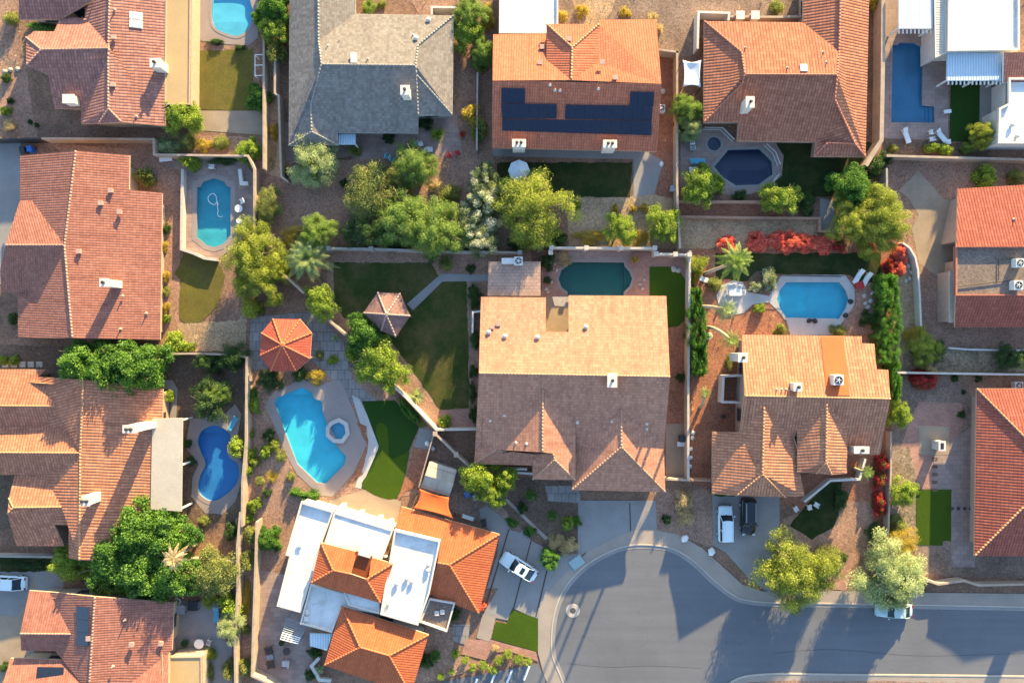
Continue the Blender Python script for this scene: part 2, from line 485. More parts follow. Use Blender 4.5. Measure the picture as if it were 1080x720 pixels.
def shell(house, R, spec, faces, he, pitch, mat, wall_mat, trim_mat, cap_mat=None, walls=True, thick=0.2, windows=True, ins=0.72):
    V = parse_v(spec); names = list(V); tp = math.tan(math.radians(pitch))
    F = []; eaves = []; fixed = {k for k in names if V[k][1] is not None}
    for f in faces:
        if f[0] == '*': ev = None; poly = f[1:].split()
        elif '|' in f: a, bb = f.split('|'); ev = a.split(); poly = bb.split()
        else: poly = f.split(); ev = poly[:2]
        F.append(poly); eaves.append(ev)
        if ev:
            for k in ev:
                if V[k][1] is None: V[k][1] = he
                fixed.add(k)
    hh = {k: (V[k][1] if V[k][1] is not None else he + 1.0) for k in names}
    for _ in range(8):
        est = {}
        for poly, ev in zip(F, eaves):
            if not ev: continue
            a = Vector(at(V[ev[0]][0], hh[ev[0]])); b = Vector(at(V[ev[1]][0], hh[ev[1]]))
            d = (b - a).normalized()
            for k in poly:
                if k in fixed: continue
                q = Vector(at(V[k][0], hh[k])) - a
                dist = abs(d.x * q.y - d.y * q.x)
                z0 = (hh[ev[0]] + hh[ev[1]]) / 2
                est.setdefault(k, []).append(z0 + dist * tp)
        for k, l in est.items(): hh[k] = sum(l) / len(l)
    used = [k for k in names if any(k in p for p in F)]
    ix = {k: i for i, k in enumerate(used)}
    P3 = [(*at(V[k][0], hh[k]), hh[k]) for k in used]
    FF = []
    for poly in F:
        f = [ix[k] for k in poly]
        if area2([P3[i][:2] for i in f]) < 0: f = f[::-1]
        FF.append(f)
    R.add(P3, FF)
    # the slab: top faces with tile UVs, soffit and fascia
    me = bpy.data.meshes.new('roof'); n = len(P3)
    edges = {}
    for f in FF:
        for i in range(len(f)): edges[(f[i], f[(i + 1) % len(f)])] = f
    bnd = [e for e in edges if (e[1], e[0]) not in edges]
    vv = P3 + [(x, y, z - thick) for x, y, z in P3]
    tris = []; owner = []; normals = []
    for i, f in enumerate(FF):
        nn = Vector((0, 0, 0))
        for k in range(len(f)):            # Newell's mean plane
            p, q = P3[f[k]], P3[f[(k + 1) % len(f)]]
            nn += Vector(((p[1] - q[1]) * (p[2] + q[2]), (p[2] - q[2]) * (p[0] + q[0]), (p[0] - q[0]) * (p[1] + q[1])))
        nn.normalize(); normals.append(nn)
        for t in tessellate_polygon([[Vector((*P3[k][:2], 0)) for k in f]]):
            t = [f[k] for k in t]
            if area2([P3[k][:2] for k in t]) < 0: t = t[::-1]
            tris.append(tuple(t)); owner.append(i)
    fc = tris + [tuple(i + n for i in f[::-1]) for f in tris] + [(b, a, a + n, b + n) for a, b in bnd]
    me.from_pydata(vv, [], fc)
    me.materials.append(mat); me.materials.append(trim_mat)
    me.polygons.foreach_set('material_index', [0] * len(tris) + [1] * (len(fc) - len(tris)))
    uvl = me.uv_layers.new(name='UVMap')
    me.update()
    cn = []
    for p in me.polygons:
        nn = normals[owner[p.index]] if p.index < len(tris) else Vector(p.normal)
        s = Vector((0, 0, 1)) - nn * nn.z
        if s.length < 1e-3: s = Vector((0, 1, 0))
        s.normalize(); u = s.cross(nn)
        for li in p.loop_indices:
            q = Vector(me.vertices[me.loops[li].vertex_index].co)
            uvl.data[li].uv = (q.dot(u), q.dot(s))
        cn.append(nn)
    fa = me.attributes.new('face_plane', 'FLOAT_VECTOR', 'FACE')
    fa.data.foreach_set('vector', [c for q in cn for c in q])
    off = root_loc(house); me.transform(Matrix.Translation(-off))
    ro = bpy.data.objects.new('roof', me); COL.objects.link(ro); ro.parent = house
    # ridge and hip caps
    if cap_mat:
        fi = {}
        for i, f in enumerate(FF):
            for k in range(len(f)): fi[(f[k], f[(k + 1) % len(f)])] = i
        for (a, b), i in fi.items():
            j = fi.get((b, a))
            if j is None or a > b: continue
            ci = sum((Vector(P3[q]) for q in FF[i]), Vector()) / len(FF[i]); cj = sum((Vector(P3[q]) for q in FF[j]), Vector()) / len(FF[j])
            ni, nj = normals[i], normals[j]
            if ni.angle(nj) < 0.1 or (cj - ci).dot(ni) > 0: continue
            pa, pb = Vector(P3[a]), Vector(P3[b]); L = (pb - pa).length
            m = max(2, int(L / 0.4)); mb = MB()
            for q in range(m):
                p0 = pa.lerp(pb, q / m); p1 = pa.lerp(pb, min(1, (q + 1.05) / m))
                mb.tube([p0 + Vector((0, 0, .01)), p1 + Vector((0, 0, .014))], [0.112, 0.11], 7, cap=True)
            smooth(obj('ridge_cap', mb, cap_mat, ro))
    # walls
    if walls:
        nx = {}
        for a, b in bnd: nx.setdefault(a, b)
        seen = set(); mb = MB(); wins = []
        for st in list(nx):
            if st in seen: continue
            lp = [st]; seen.add(st); c = nx[st]
            while c != st and c in nx and c not in seen: lp.append(c); seen.add(c); c = nx[c]
            if len(lp) < 3: continue
            p2 = [P3[i][:2] for i in lp]
            ccw = area2(p2) > 0
            q2 = offset(p2, -ins if ccw else ins)
            b0 = len(mb.v); m = len(lp)
            LR = Roofs(); LR.add(P3, tris)
            def zt(i):
                z = LR.z(*q2[i]); return min(z if z is not None else 99, P3[lp[i]][2] + ins * tp) - thick * .6
            mb.v += [(x, y, -0.2) for x, y in q2] + [(q2[i][0], q2[i][1], zt(i)) for i in range(m)]
            for i in range(m):
                j = (i + 1) % m
                mb.face((b0 + i, b0 + j, b0 + m + j, b0 + m + i))
                A = Vector(q2[i]); B = Vector(q2[j]); L = (B - A).length
                zl = min(P3[lp[i]][2], P3[lp[j]][2])
                if windows and ccw and L > 3.5 and zl > 2.4:
                    k = max(1, int(L / 5.5))
                    for w in range(k): wins.append((A.lerp(B, (w + 0.5) / k), (B - A).normalized()))
        wo = obj('wall', mb, wall_mat, house, fix=False)
        for c, d in wins:
            a = math.atan2(d.y, d.x); nrm = Vector((d.y, -d.x))
            g = MB(); g.box((c.x + nrm.x * .02, c.y + nrm.y * .02, 0.95), (1.5, 0.05, 1.2), a)
            wn = obj('window', g, M['glass'], house)
            f = MB()
            for (dx, dz, sx, sz) in ((0, .85, 1.7, .1), (0, 2.15, 1.7, .1), (-.8, .95, .1, 1.2), (.8, .95, .1, 1.2), (0, .95, .06, 1.2)):
                f.box((c.x + d.x * dx + nrm.x * .05, c.y + d.y * dx + nrm.y * .05, dz), (sx, 0.08, sz), a)
            obj('window_frame', f, M['bronze'], wn)
    return ro

def flat_roof(house, R, outline, h, mat, wall_mat, para=0.3, pw=0.22, walls=True, name='flat_roof', para_mat=None, wins=.12):
    """flat roof with a parapet rim, traced at its top"""
    poly = W(outline, h) if isinstance(outline, str) else outline
    if area2(poly) < 0: poly = poly[::-1]
    deck = h - para
    mb = MB(); mb.prism(poly, deck - 0.18, deck)
    o = obj(name, mb, mat, house)
    if para > 0.05:
        inn = offset(poly, -pw); n = len(poly); r = MB()
        r.v = [(x, y, deck - 0.3) for x, y in poly] + [(x, y, h) for x, y in poly] + [(x, y, h) for x, y in inn] + [(x, y, deck - 0.3) for x, y in inn]
        for i in range(n):
            j = (i + 1) % n
            for k in range(3): r.face((k * n + i, k * n + j, (k + 1) * n + j, (k + 1) * n + i))
        obj('parapet', r, para_mat or wall_mat, o)
    R.add([(x, y, deck) for x, y in poly], [list(range(len(poly)))])
    if walls:
        w = MB(); q = offset(poly, -wins); n = len(q)
        w.v = [(x, y, -0.2) for x, y in q] + [(x, y, deck - 0.05) for x, y in q]
        for i in range(n): w.face((i, (i + 1) % n, n + (i + 1) % n, n + i))
        obj('wall', w, wall_mat, house, fix=False)
    return o

def posts(house, spec, h, mat, r=0.09, name='post'):
    for x, y in (W(spec, h) if isinstance(spec, str) else spec):
        mb = MB(); mb.box((x, y, -0.05), (2 * r, 2 * r, h + .05 - .1)); obj(name, mb, mat, house)

def chimney(house, R, top, size, ztop, rz=0.0, mat=None, pots=1, zb=None):
    x, y = W1(top, ztop)
    z0 = zb if zb is not None else (R.z(x, y) or 3.0) - 0.8
    mb = MB(); mb.box((x, y, z0), (size[0], size[1], ztop - z0 - 0.12), rz)
    c = obj('chimney', mb, mat or M['white_stucco'], house, bevel=0.02)
    cb = MB(); cb.box((x, y, ztop - 0.12), (size[0] + .16, size[1] + .16, .12), rz)
    obj('chimney_cap', cb, M['white_stucco'] if mat is None else mat, c, bevel=0.02)
    for k in range(pots):
        o = (k - (pots - 1) / 2) * 0.5
        pb = MB(); ox, oy = x + o * math.cos(rz), y + o * math.sin(rz)
        pb.lathe((ox, oy, ztop), [(.13, 0), (.13, .3), (.2, .31), (.2, .36), (.0, .42)], 12)
        obj('flue', pb, M['dark_metal'], c)
    return c

def vent(house, R, spec, kind='pipe', mat=None):
    for px in pts(spec):
        x, y, z = R.hit(px)
        mb = MB()
        if kind == 'pipe':
            mb.tube([(x, y, z - .1), (x, y, z + .4)], [.06, .06], 10); mb.lathe((x, y, z - .02), [(.2, 0), (.07, .12)], 10)
        elif kind == 'box':
            mb.box((x, y, z - .1), (.42, .42, .3)); mb.box((x, y, z + .2), (.55, .55, .06))
        else:
            mb.lathe((x, y, z - .1), [(.17, 0), (.17, .25), (.3, .27), (.3, .36), (.12, .48), (0, .5)], 14)
        obj('roof_vent', mb, mat or M['vent'], house)

def skylight(house, R, spec, size, mat, name='skylight', rz=0, lift=.12):
    for px in pts(spec):
        x, y, z = R.hit(px)
        e = .4; zx = ((R.z(x + e, y) or z) - (R.z(x - e, y) or z)) / (2 * e); zy = ((R.z(x, y + e) or z) - (R.z(x, y - e) or z)) / (2 * e)
        f = lambda a, b, d: (x + a, y + b, z + zx * a + zy * b + d)
        mb = MB(); a, b = size[0] / 2, size[1] / 2
        mb.v = [f(-a, -b, -.1), f(a, -b, -.1), f(a, b, -.1), f(-a, b, -.1), f(-a, -b, lift), f(a, -b, lift), f(a, b, lift), f(-a, b, lift)]
        for q in ((0, 1, 5, 4), (1, 2, 6, 5), (2, 3, 7, 6), (3, 0, 4, 7), (4, 5, 6, 7), (3, 2, 1, 0)): mb.face(q)
        s = obj(name, mb, M['white_paint'], house)
        g = MB(); a -= .08; b -= .08
        g.v = [f(-a, -b, lift - .02), f(a, -b, lift - .02), f(a, b, lift - .02), f(-a, b, lift - .02), f(-a, -b, lift + .02), f(a, -b, lift + .02), f(a, b, lift + .02), f(-a, b, lift + .02)]
        for q in ((0, 1, 5, 4), (1, 2, 6, 5), (2, 3, 7, 6), (3, 0, 4, 7), (4, 5, 6, 7), (3, 2, 1, 0)): g.face(q)
        obj('pane', g, mat, s)

def solar(house, R, quad, nx, ny, skip=()):
    """nx by ny panels over a quadrilateral traced on the roof"""
    c = [Vector(R.hit(p)) for p in pts(quad)]
    g = 0.009
    for i in range(nx):
        for j in range(ny):
            if (i, j) in skip: continue
            def B(u, v): return c[0].lerp(c[1], u).lerp(c[3].lerp(c[2], u), v)
            q = [B((i + g) / nx, (j + g) / ny), B((i + 1 - g) / nx, (j + g) / ny), B((i + 1 - g) / nx, (j + 1 - g) / ny), B((i + g) / nx, (j + 1 - g) / ny)]
            mb = MB()
            mb.v = [tuple(p + Vector((0, 0, .09))) for p in q] + [tuple(p + Vector((0, 0, .14))) for p in q]
            for f in ((0, 1, 5, 4), (1, 2, 6, 5), (2, 3, 7, 6), (3, 0, 4, 7), (4, 5, 6, 7), (3, 2, 1, 0)): mb.face(f)
            obj('solar_panel', mb, M['solar'], house)

def ac_unit(house, R, spec, size=(1.1, 1.1, .9), rz=0.0, z=None, name='air_conditioner'):
    px = pts(spec)[0]
    if z is None: x, y, z = R.hit(px, 4.5); z -= .05; x, y = at(px, z + size[2])
    else: x, y = at(px, z + size[2])
    mb = MB(); mb.box((x, y, z), size, rz)
    for k in range(4):
        mb.box((x, y, z + .15 + k * .17), (size[0] + .03, size[1] + .03, .04), rz)
    o = obj(name, mb, M['ac_paint'], house, bevel=.015)
    f = MB(); r = min(size[0], size[1]) * .38
    f.lathe((x, y, z + size[2]), [(r, 0), (r, .05), (r * .86, .06), (r * .86, .015), (0, .015)], 24)
    fo = obj('fan_grille', f, M['dark_metal'], o)
    b = MB()
    for k in range(5):
        a = k * 2 * math.pi / 5; b.box((x + math.cos(a) * r * .45, y + math.sin(a) * r * .45, z + size[2] + .022), (r * .7, .1, .012), a)
    b.lathe((x, y, z + size[2] + .02), [(r * .2, 0), (r * .2, .04), (0, .05)], 12)
    obj('fan', b, M['ac_paint'], o)
    return o

# ------------------------------------------------------------------ walls and fences
def wall(label, path, h=1.8, t=0.2, mat=None, pillars=False, name='block_wall', closed=False, cat='wall', rail=False):
    p = W(path, h) if isinstance(path, str) else path
    def strip(z0, z1, w, mb):
        n = len(p); L = []; Rr = []
        for i in range(n):
            a = Vector(p[i - 1 if (i > 0 or closed) else 0]); c = Vector(p[i]); b = Vector(p[(i + 1) % n if (i < n - 1 or closed) else i])
            e1 = (c - a); e2 = (b - c)
            if e1.length < 1e-6: e1 = e2
            if e2.length < 1e-6: e2 = e1
            e1.normalize(); e2.normalize()
            n1 = Vector((-e1.y, e1.x)); n2 = Vector((-e2.y, e2.x)); m = n1 + n2
            if m.length < .3: m = n1
            m.normalize(); k = w / 2 / max(.5, m.dot(n1))
            L.append((c.x + m.x * k, c.y + m.y * k)); Rr.append((c.x - m.x * k, c.y - m.y * k))
        b0 = len(mb.v)
        for i in range(n):
            mb.v += [(*L[i], z0), (*Rr[i], z0), (*Rr[i], z1), (*L[i], z1)]
        for i in range(n if closed else n - 1):
            a = b0 + i * 4; b = b0 + ((i + 1) % n) * 4
            for k in range(4): mb.face((a + k, a + (k + 1) % 4, b + (k + 1) % 4, b + k))
        if not closed:
            mb.face((b0, b0 + 1, b0 + 2, b0 + 3)); e = b0 + (n - 1) * 4; mb.face((e + 3, e + 2, e + 1, e))
    mb = MB()
    if rail:
        strip(h - .05, h, .05, mb); strip(.12, .16, .05, mb)
        for i in range(len(p) - 1):
            a, b = Vector(p[i]), Vector(p[i + 1]); L = (b - a).length; m = max(2, int(L / .14))
            for k in range(m):
                c = a.lerp(b, k / m); mb.box((c.x, c.y, 0), (.018, .018, h - .02))
        o = obj(name, mb, mat, None)
        return tag(o, label, cat)
    strip(-.2, h - .06, t, mb)
    o = obj(name, mb, mat)
    tag(o, label, cat)
    cb = MB(); strip(h - .06, h, t + .05, cb)
    obj('wall_cap', cb, mat, o)
    if pillars:
        for x, y in p:
            q = MB(); q.box((x, y, -.2), (.45, .45, h + .3)); q.box((x, y, h + .1), (.56, .56, .08))
            obj('pillar', q, mat, o)
    return o
# ------------------------------------------------------------------ materials
M = {}
def setup_mats():
    M['earth'] = m_ground('brown gravel', (.32, .185, .125), .3, 7, .03, .18, 6.0, (.17, .10, .07))
    M['tan_gravel'] = m_ground('tan gravel', (.47, .32, .195), .35, 7, .04, .3, 6.0)
    M['pink_gravel'] = m_ground('pinkish gravel', (.38, .225, .16), .3, 7, .03, .25, 6.0)
    M['red_gravel'] = m_ground('red gravel', (.38, .165, .10), .3, 7, .03, .25, 6.0)
    M['grey_gravel'] = m_ground('grey gravel', (.30, .205, .155), .35, 7, .04, .3, 6.0)
    M['dark_soil'] = m_ground('dark soil', (.18, .12, .085), .35, 7, .03, .3, 6.0)
    M['rubble'] = m_ground('rubble', (.37, .27, .18), .5, 4, .06, .4, 3.0)
    M['asphalt'] = m_asphalt('asphalt', (.143, .144, .157))
    M['seal'] = m_ground('crack sealant', (.1, .1, .1), .2, 11, .006, .3)
    M['concrete'] = m_ground('concrete', (.29, .265, .25), .16, 9, .008, .35, rough=.85)
    M['walk'] = m_ground('pavement concrete', (.36, .29, .24), .16, 9, .008, .35, rough=.85)
    M['kerb'] = m_ground('kerb concrete', (.5, .43, .36), .2, 9, .008, .5, rough=.85)
    M['deck'] = m_ground('pool deck', (.32, .255, .23), .14, 9, .008, .4, rough=.8)
    M['deck_white'] = m_ground('white pool deck', (.50, .46, .43), .14, 9, .008, .5, rough=.8)
    M['deck_tan'] = m_ground('tan patio', (.37, .275, .195), .2, 9, .008, .4, rough=.85)
    M['joint'] = m_ground('joint', (.10, .075, .06), .2, 9, .004, .5)
    M['paver_pink'] = m_paver('pink pavers', (.46, .24, .17), (.38, .18, .13), (.5, .25), (.22, .15, .12), .3)
    M['paver_grey'] = m_paver('grey pavers', (.36, .25, .205), (.29, .20, .17), (.9, .6), (.2, .16, .14))
    M['paver_tan'] = m_paver('tan pavers', (.52, .40, .29), (.44, .33, .24), (1.2, 1.2), (.3, .22, .17), .2)
    M['flag'] = m_paver('flagstone', (.30, .255, .23), (.25, .215, .20), (.9, 1.2), (.14, .11, .1), .0, .04)
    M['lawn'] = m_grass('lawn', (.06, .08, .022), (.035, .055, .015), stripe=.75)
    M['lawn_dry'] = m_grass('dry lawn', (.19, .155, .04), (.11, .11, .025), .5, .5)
    M['lawn_dark'] = m_grass('shaded lawn', (.03, .05, .016), (.02, .036, .012), .3, .35)  # darker copy of the lawn, shade put into its colour
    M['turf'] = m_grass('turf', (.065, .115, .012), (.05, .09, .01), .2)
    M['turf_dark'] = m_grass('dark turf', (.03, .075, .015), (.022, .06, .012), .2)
    M['stucco'] = m_plain('stucco', (.46, .33, .23), .9, 0, .15, 2, .01)
    M['white_stucco'] = m_plain('white stucco', (.62, .56, .5), .85, 0, .12, 2, .01)
    M['pink_stucco'] = m_plain('pink stucco', (.44, .29, .22), .9, 0, .15, 2, .01)
    M['grey_stucco'] = m_plain('grey stucco', (.36, .34, .32), .9, 0, .15, 2, .01)
    M['block'] = m_plain('block wall', (.42, .31, .23), .9, 0, .22, 1.2, .012)
    M['block_grey'] = m_plain('grey block wall', (.36, .31, .27), .9, 0, .22, 1.2, .012)
    M['block_white'] = m_plain('white block wall', (.52, .45, .38), .9, 0, .15, 1.2, .012)
    M['block_red'] = m_plain('red brown block wall', (.36, .2, .13), .9, 0, .2, 1.2, .012)
    M['white_paint'] = m_plain('white paint', (.78, .76, .72), .5, 0, .08)
    M['white_roof'] = m_coating('white roof coating', (.72, .71, .69))
    M['tan_roof'] = m_ground('tan foam roof', (.50, .34, .17), .1, 5, .008, .3, rough=.9)
    M['grey_roof'] = m_ground('gravel roof', (.26, .195, .16), .3, 6, .02, .4, 7.0)
    M['pale_patio'] = m_ribbed('pale patio roof', (.60, .55, .47), .3, .6, .01, 1, .15)
    M['white_patio'] = m_ribbed('white patio roof', (.78, .77, .75), .32, .5, .02, 0, .1)
    M['blue_patio'] = m_ribbed('pale blue patio roof', (.55, .66, .74), .32, .5, .02, 0, .1)
    M['blue_awning'] = m_ribbed('blue grey awning', (.35, .47, .55), .3, .5, .02, 0, .1)
    M['glass'] = m_plain('window glass', (.03, .04, .05), .08, 0, .1)
    M['dark_metal'] = m_plain('dark metal', (.045, .045, .05), .5, .3)
    M['black'] = m_plain('black', (.02, .02, .022), .5)
    M['vent'] = m_plain('vent paint', (.45, .3, .24), .8)
    M['vent_white'] = m_plain('white vent', (.62, .56, .5), .7)
    M['ac_paint'] = m_plain('grey enamel', (.60, .59, .56), .5, 0, .1)
    M['wood'] = m_plain('weathered wood', (.25, .15, .09), .85, 0, .3, 5, .01)
    M['fence_wood'] = m_plain('fence wood', (.40, .32, .25), .85, 0, .3, 5, .01)
    M['solar'] = None
    M['orange_sail'] = m_plain('orange sail cloth', (.62, .12, .025), .9, 0, .08)
    M['tan_metal'] = m_ribbed('tan shed roof', (.50, .43, .34), .45, .6, .015, 0, .12)
    M['red_cloth'] = m_plain('red cloth', (.45, .03, .03), .8)
    M['blue_cloth'] = m_plain('blue cloth', (.08, .35, .5), .8)
    M['white_cloth'] = m_plain('white cloth', (.75, .74, .72), .8)
    M['grey_cloth'] = m_plain('grey cloth', (.32, .32, .33), .85)
    M['terracotta'] = m_plain('terracotta', (.42, .2, .1), .8)
    M['blue_plastic'] = m_plain('blue plastic', (.02, .12, .45), .45)
    M['green_plastic'] = m_plain('green plastic', (.03, .12, .05), .5)
    M['stone'] = m_plain('pale stone', (.5, .44, .37), .9, 0, .25, 3, .03)
    M['bark'] = m_plain('bark', (.22, .15, .10), .95, 0, .35, 4, .03)
    M['bark_pale'] = m_plain('pale bark', (.42, .33, .24), .95, 0, .3, 4, .03)
    M['iron'] = m_plain('cast iron', (.09, .085, .08), .7, .3)
    M['bronze'] = m_plain('bronze frame', (.12, .09, .07), .6)
    M['skylight'] = m_plain('skylight acrylic', (.45, .5, .48), .2, 0, .1)
    m, nt, b = nmat('solar cell'); n = N(nt); p = n.pos()
    br = n.new('ShaderNodeTexBrick'); n.link(p, br.inputs['Vector']); br.offset = 0
    br.inputs['Scale'].default_value = 1; br.inputs['Brick Width'].default_value = .17; br.inputs['Row Height'].default_value = .17
    br.inputs['Mortar Size'].default_value = .006
    br.inputs['Color1'].default_value = (.012, .018, .04, 1); br.inputs['Color2'].default_value = (.010, .016, .034, 1); br.inputs['Mortar'].default_value = (.04, .05, .07, 1)
    n.link(br.outputs['Color'], b.inputs['Base Color']); b.inputs['Roughness'].default_value = .18
    M['solar'] = m
    T = lambda name, c, **k: m_tile(name, c, **k)
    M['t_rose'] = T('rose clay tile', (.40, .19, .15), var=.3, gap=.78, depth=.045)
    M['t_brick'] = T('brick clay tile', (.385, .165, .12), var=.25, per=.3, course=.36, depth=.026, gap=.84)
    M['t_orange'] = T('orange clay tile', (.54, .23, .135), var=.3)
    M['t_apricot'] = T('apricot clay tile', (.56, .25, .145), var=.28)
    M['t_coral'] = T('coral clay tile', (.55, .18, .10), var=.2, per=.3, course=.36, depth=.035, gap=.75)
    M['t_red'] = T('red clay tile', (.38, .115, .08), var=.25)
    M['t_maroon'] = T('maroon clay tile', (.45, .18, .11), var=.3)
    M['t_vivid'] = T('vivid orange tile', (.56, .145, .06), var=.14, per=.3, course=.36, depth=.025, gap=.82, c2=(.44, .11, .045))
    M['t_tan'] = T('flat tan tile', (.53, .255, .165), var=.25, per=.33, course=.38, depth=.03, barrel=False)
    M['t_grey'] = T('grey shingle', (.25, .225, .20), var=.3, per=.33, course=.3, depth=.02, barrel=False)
    for k, c in (('c_rose', (.40, .22, .17)), ('c_orange', (.46, .24, .13)), ('c_red', (.42, .16, .11)), ('c_vivid', (.52, .15, .065)), ('c_tan', (.44, .25, .17)), ('c_grey', (.25, .235, .22))):
        M[k] = m_plain(k, c, .9, 0, .2, 3)
    # leaves
    L = M
    L['l_citrus'] = m_leaf('citrus leaves', (.14, .22, .03), (0.389, 0.477, 0.065))
    L['l_ficus'] = m_leaf('ficus leaves', (.045, .13, .022), (.17, .31, .045))
    L['l_olive'] = m_leaf('olive leaves', (.12, .15, .045), (0.354, 0.369, 0.106))
    L['l_mesq'] = m_leaf('mesquite leaves', (0.098, 0.182, 0.035), (0.330, 0.426, 0.099))
    L['l_palo'] = m_leaf('palo verde leaves', (.15, .19, .03), (0.425, 0.456, 0.071))
    L['l_pale'] = m_leaf('pale leaves', (0.196, 0.252, 0.112), (0.545, 0.595, 0.314))
    L['l_dark'] = m_leaf('dark leaves', (0.028, 0.063, 0.021), (0.098, 0.168, 0.049))
    L['l_oleander'] = m_leaf('oleander leaves', (.12, .16, .07), (.28, .33, .16), (.80, .76, .66))
    L['l_bougred'] = m_leaf('bougainvillea red', (.36, .02, .035), (.62, .06, .06), (.10, .15, .03))
    L['l_bougor'] = m_leaf('bougainvillea orange', (.72, .085, .06), (.9, .27, .19), (.55, .13, .08))
    L['l_gold'] = m_leaf('golden leaves', (.34, .26, .04), (.62, .46, .09))
    L['l_dry'] = m_leaf('dry leaves', (0.350, 0.238, 0.126), (0.728, 0.560, 0.336), (.2, .2, .08))
    L['l_palm'] = m_leaf('palm leaflets', (.10, .17, .03), (.27, .36, .09))
    L['l_palmpale'] = m_leaf('pale palm leaflets', (.12, .18, .05), (.34, .40, .17))
    L['l_hedge'] = m_leaf('hedge leaves', (.04, .13, .02), (0.177, 0.354, 0.059))
_old = setup_mats
def setup_mats():
    _old()
    M['t_tan_flat'] = m_paver('faded patio tile', (.44, .28, .21), (.38, .24, .18), (.6, .4), (.2, .13, .1))
    M['orange_patch'] = m_ground('orange felt', (.52, .12, .045), .12, 5, .005, .4)
    M['gaz_brown'] = m_tile('faded brown shingle', (.27, .155, .135), per=.3, course=.25, depth=.02, var=.25, barrel=False)
    M['c_gaz'] = m_plain('gazebo cap', (.4, .26, .22), .9)
    M['t_shed'] = m_tile('tan ridged metal', (.48, .42, .34), per=.9, course=1.6, depth=.03, var=.2, barrel=False)
    M['pergola_blue'] = m_plain('blue grey timber', (.22, .27, .31), .8)
    M['parasol_cloth'] = m_plain('pale parasol cloth', (.5, .56, .6), .85)
    M['red_metal'] = m_plain('red enamel', (.42, .03, .025), .5)
    M['wicker'] = m_plain('dark wicker', (.07, .055, .045), .8, 0, .3, 8)
    M['white_cushion'] = m_plain('pale cushion', (.55, .53, .5), .9)
    M['util'] = m_plain('pale utility green', (.30, .40, .40), .6)
    M['t_gaz'] = m_tile('deep red gazebo tile', (.52, .10, .06), var=.14, per=.3, course=.36, depth=.025, gap=.82, c2=(.4, .09, .06))
    M['smooth_patio'] = m_ground('smooth beige patio roof', (.50, .43, .35), .14, 4, .006, .35, rough=.7)
SKY_STR, SKY_DUST, SUN_STR, SUN_COL, EXPO = .135, .6, 5.0, (1, .775, .385), 2.0
# ------------------------------------------------------------------ foliage
def quads_mesh(name, C, U, V, tint, mat):
    """many leaf blades: centre, half-length and half-width vectors"""
    n = len(C)
    co = np.empty((n, 4, 3), np.float32)
    co[:, 0] = C - U; co[:, 1] = C - U * .1 + V; co[:, 2] = C + U; co[:, 3] = C - U * .1 - V
    me = bpy.data.meshes.new(name)
    me.vertices.add(4 * n); me.vertices.foreach_set('co', co.ravel())
    me.loops.add(4 * n); me.loops.foreach_set('vertex_index', np.arange(4 * n, dtype=np.int32))
    me.polygons.add(n); me.polygons.foreach_set('loop_start', np.arange(0, 4 * n, 4, dtype=np.int32))
    me.polygons.foreach_set('loop_total', np.full(n, 4, np.int32))
    a = me.attributes.new('tint', 'FLOAT', 'FACE'); a.data.foreach_set('value', tint.astype(np.float32))
    me.materials.append(mat); me.update(calc_edges=True); me.validate()
    return me

def rdirs(g, n):
    v = g.normal(size=(n, 3)); return v / np.linalg.norm(v, axis=1)[:, None]

def foliage(name, mat, seed, R, hr, clumps, per, leaf, clump_r, aspect=.45, shape='dome', droop=0.0, up=.35, low=.12):
    """leaf clumps spread through a crown of radius R and height hr*R; base at z = 0"""
    g = np.random.default_rng(seed); Cs = []; Us = []; Vs = []; Ts = []
    cen = []
    k = 0
    # outline irregularity
    ph = g.uniform(0, 6.28, 4); am = g.uniform(.05, .2, 4)
    while len(cen) < clumps and k < clumps * 40:
        k += 1
        if shape == 'box':
            p = g.uniform([-1, -1, 0], [1, 1, 1]);
            if g.random() < .75: p[int(g.integers(0, 3))] = g.choice([-1, 1]) if g.random() < .5 else 1
            p[2] = min(max(p[2], 0.08), 1); p *= .88
            q = p * [R, R, hr * R]
        else:
            d = rdirs(g, 1)[0]; d[2] = abs(d[2]) if shape == 'dome' else d[2]
            r = g.uniform(.25, 1) ** .55
            az = math.atan2(d[1], d[0])
            f = 1 + sum(am[i] * math.sin((i + 2) * az + ph[i]) for i in range(4))
            f = min(f, 1.2)
            rr = r * (1 - clump_r * .75)
            if shape == 'dome': q = np.array([d[0] * f * rr * R, d[1] * f * rr * R, (low + d[2] * (1 - low) * rr * g.uniform(.85, 1.05)) * hr * R])
            else: q = np.array([d[0] * rr * R, d[1] * rr * R, (.5 + .5 * d[2] * rr) * hr * R])
        if any(np.linalg.norm(q - c) < clump_r * R * .42 for c in cen): continue
        cen.append(q)
    for c in cen:
        n = int(per * g.uniform(.65, 1.3)); cr = clump_r * R * g.uniform(.7, 1.2)
        d = rdirs(g, n); rad = g.uniform(0, 1, n) ** .45
        P_ = c + d * (rad * cr)[:, None] * [1, 1, .75]
        P_[:, 2] -= droop * rad * cr * np.abs(d[:, 0] + d[:, 1]) * .5
        P_[:, 2] = np.maximum(P_[:, 2], .03)
        out = d * .7 + rdirs(g, n) * .8 + np.array([0, 0, up])
        nn = out / np.linalg.norm(out, axis=1)[:, None]
        t = rdirs(g, n); u = np.cross(nn, t); u /= np.linalg.norm(u, axis=1)[:, None]; v = np.cross(nn, u)
        s = leaf * g.uniform(.6, 1.3, n)
        Cs.append(P_); Us.append(u * s[:, None]); Vs.append(v * (s * aspect)[:, None])
        base = g.uniform(.0, .85)
        Ts.append(np.clip(base + g.normal(0, .16, n) + .12 * d[:, 2], 0, 1))
    return quads_mesh(name, np.concatenate(Cs), np.concatenate(Us), np.concatenate(Vs), np.concatenate(Ts), mat)

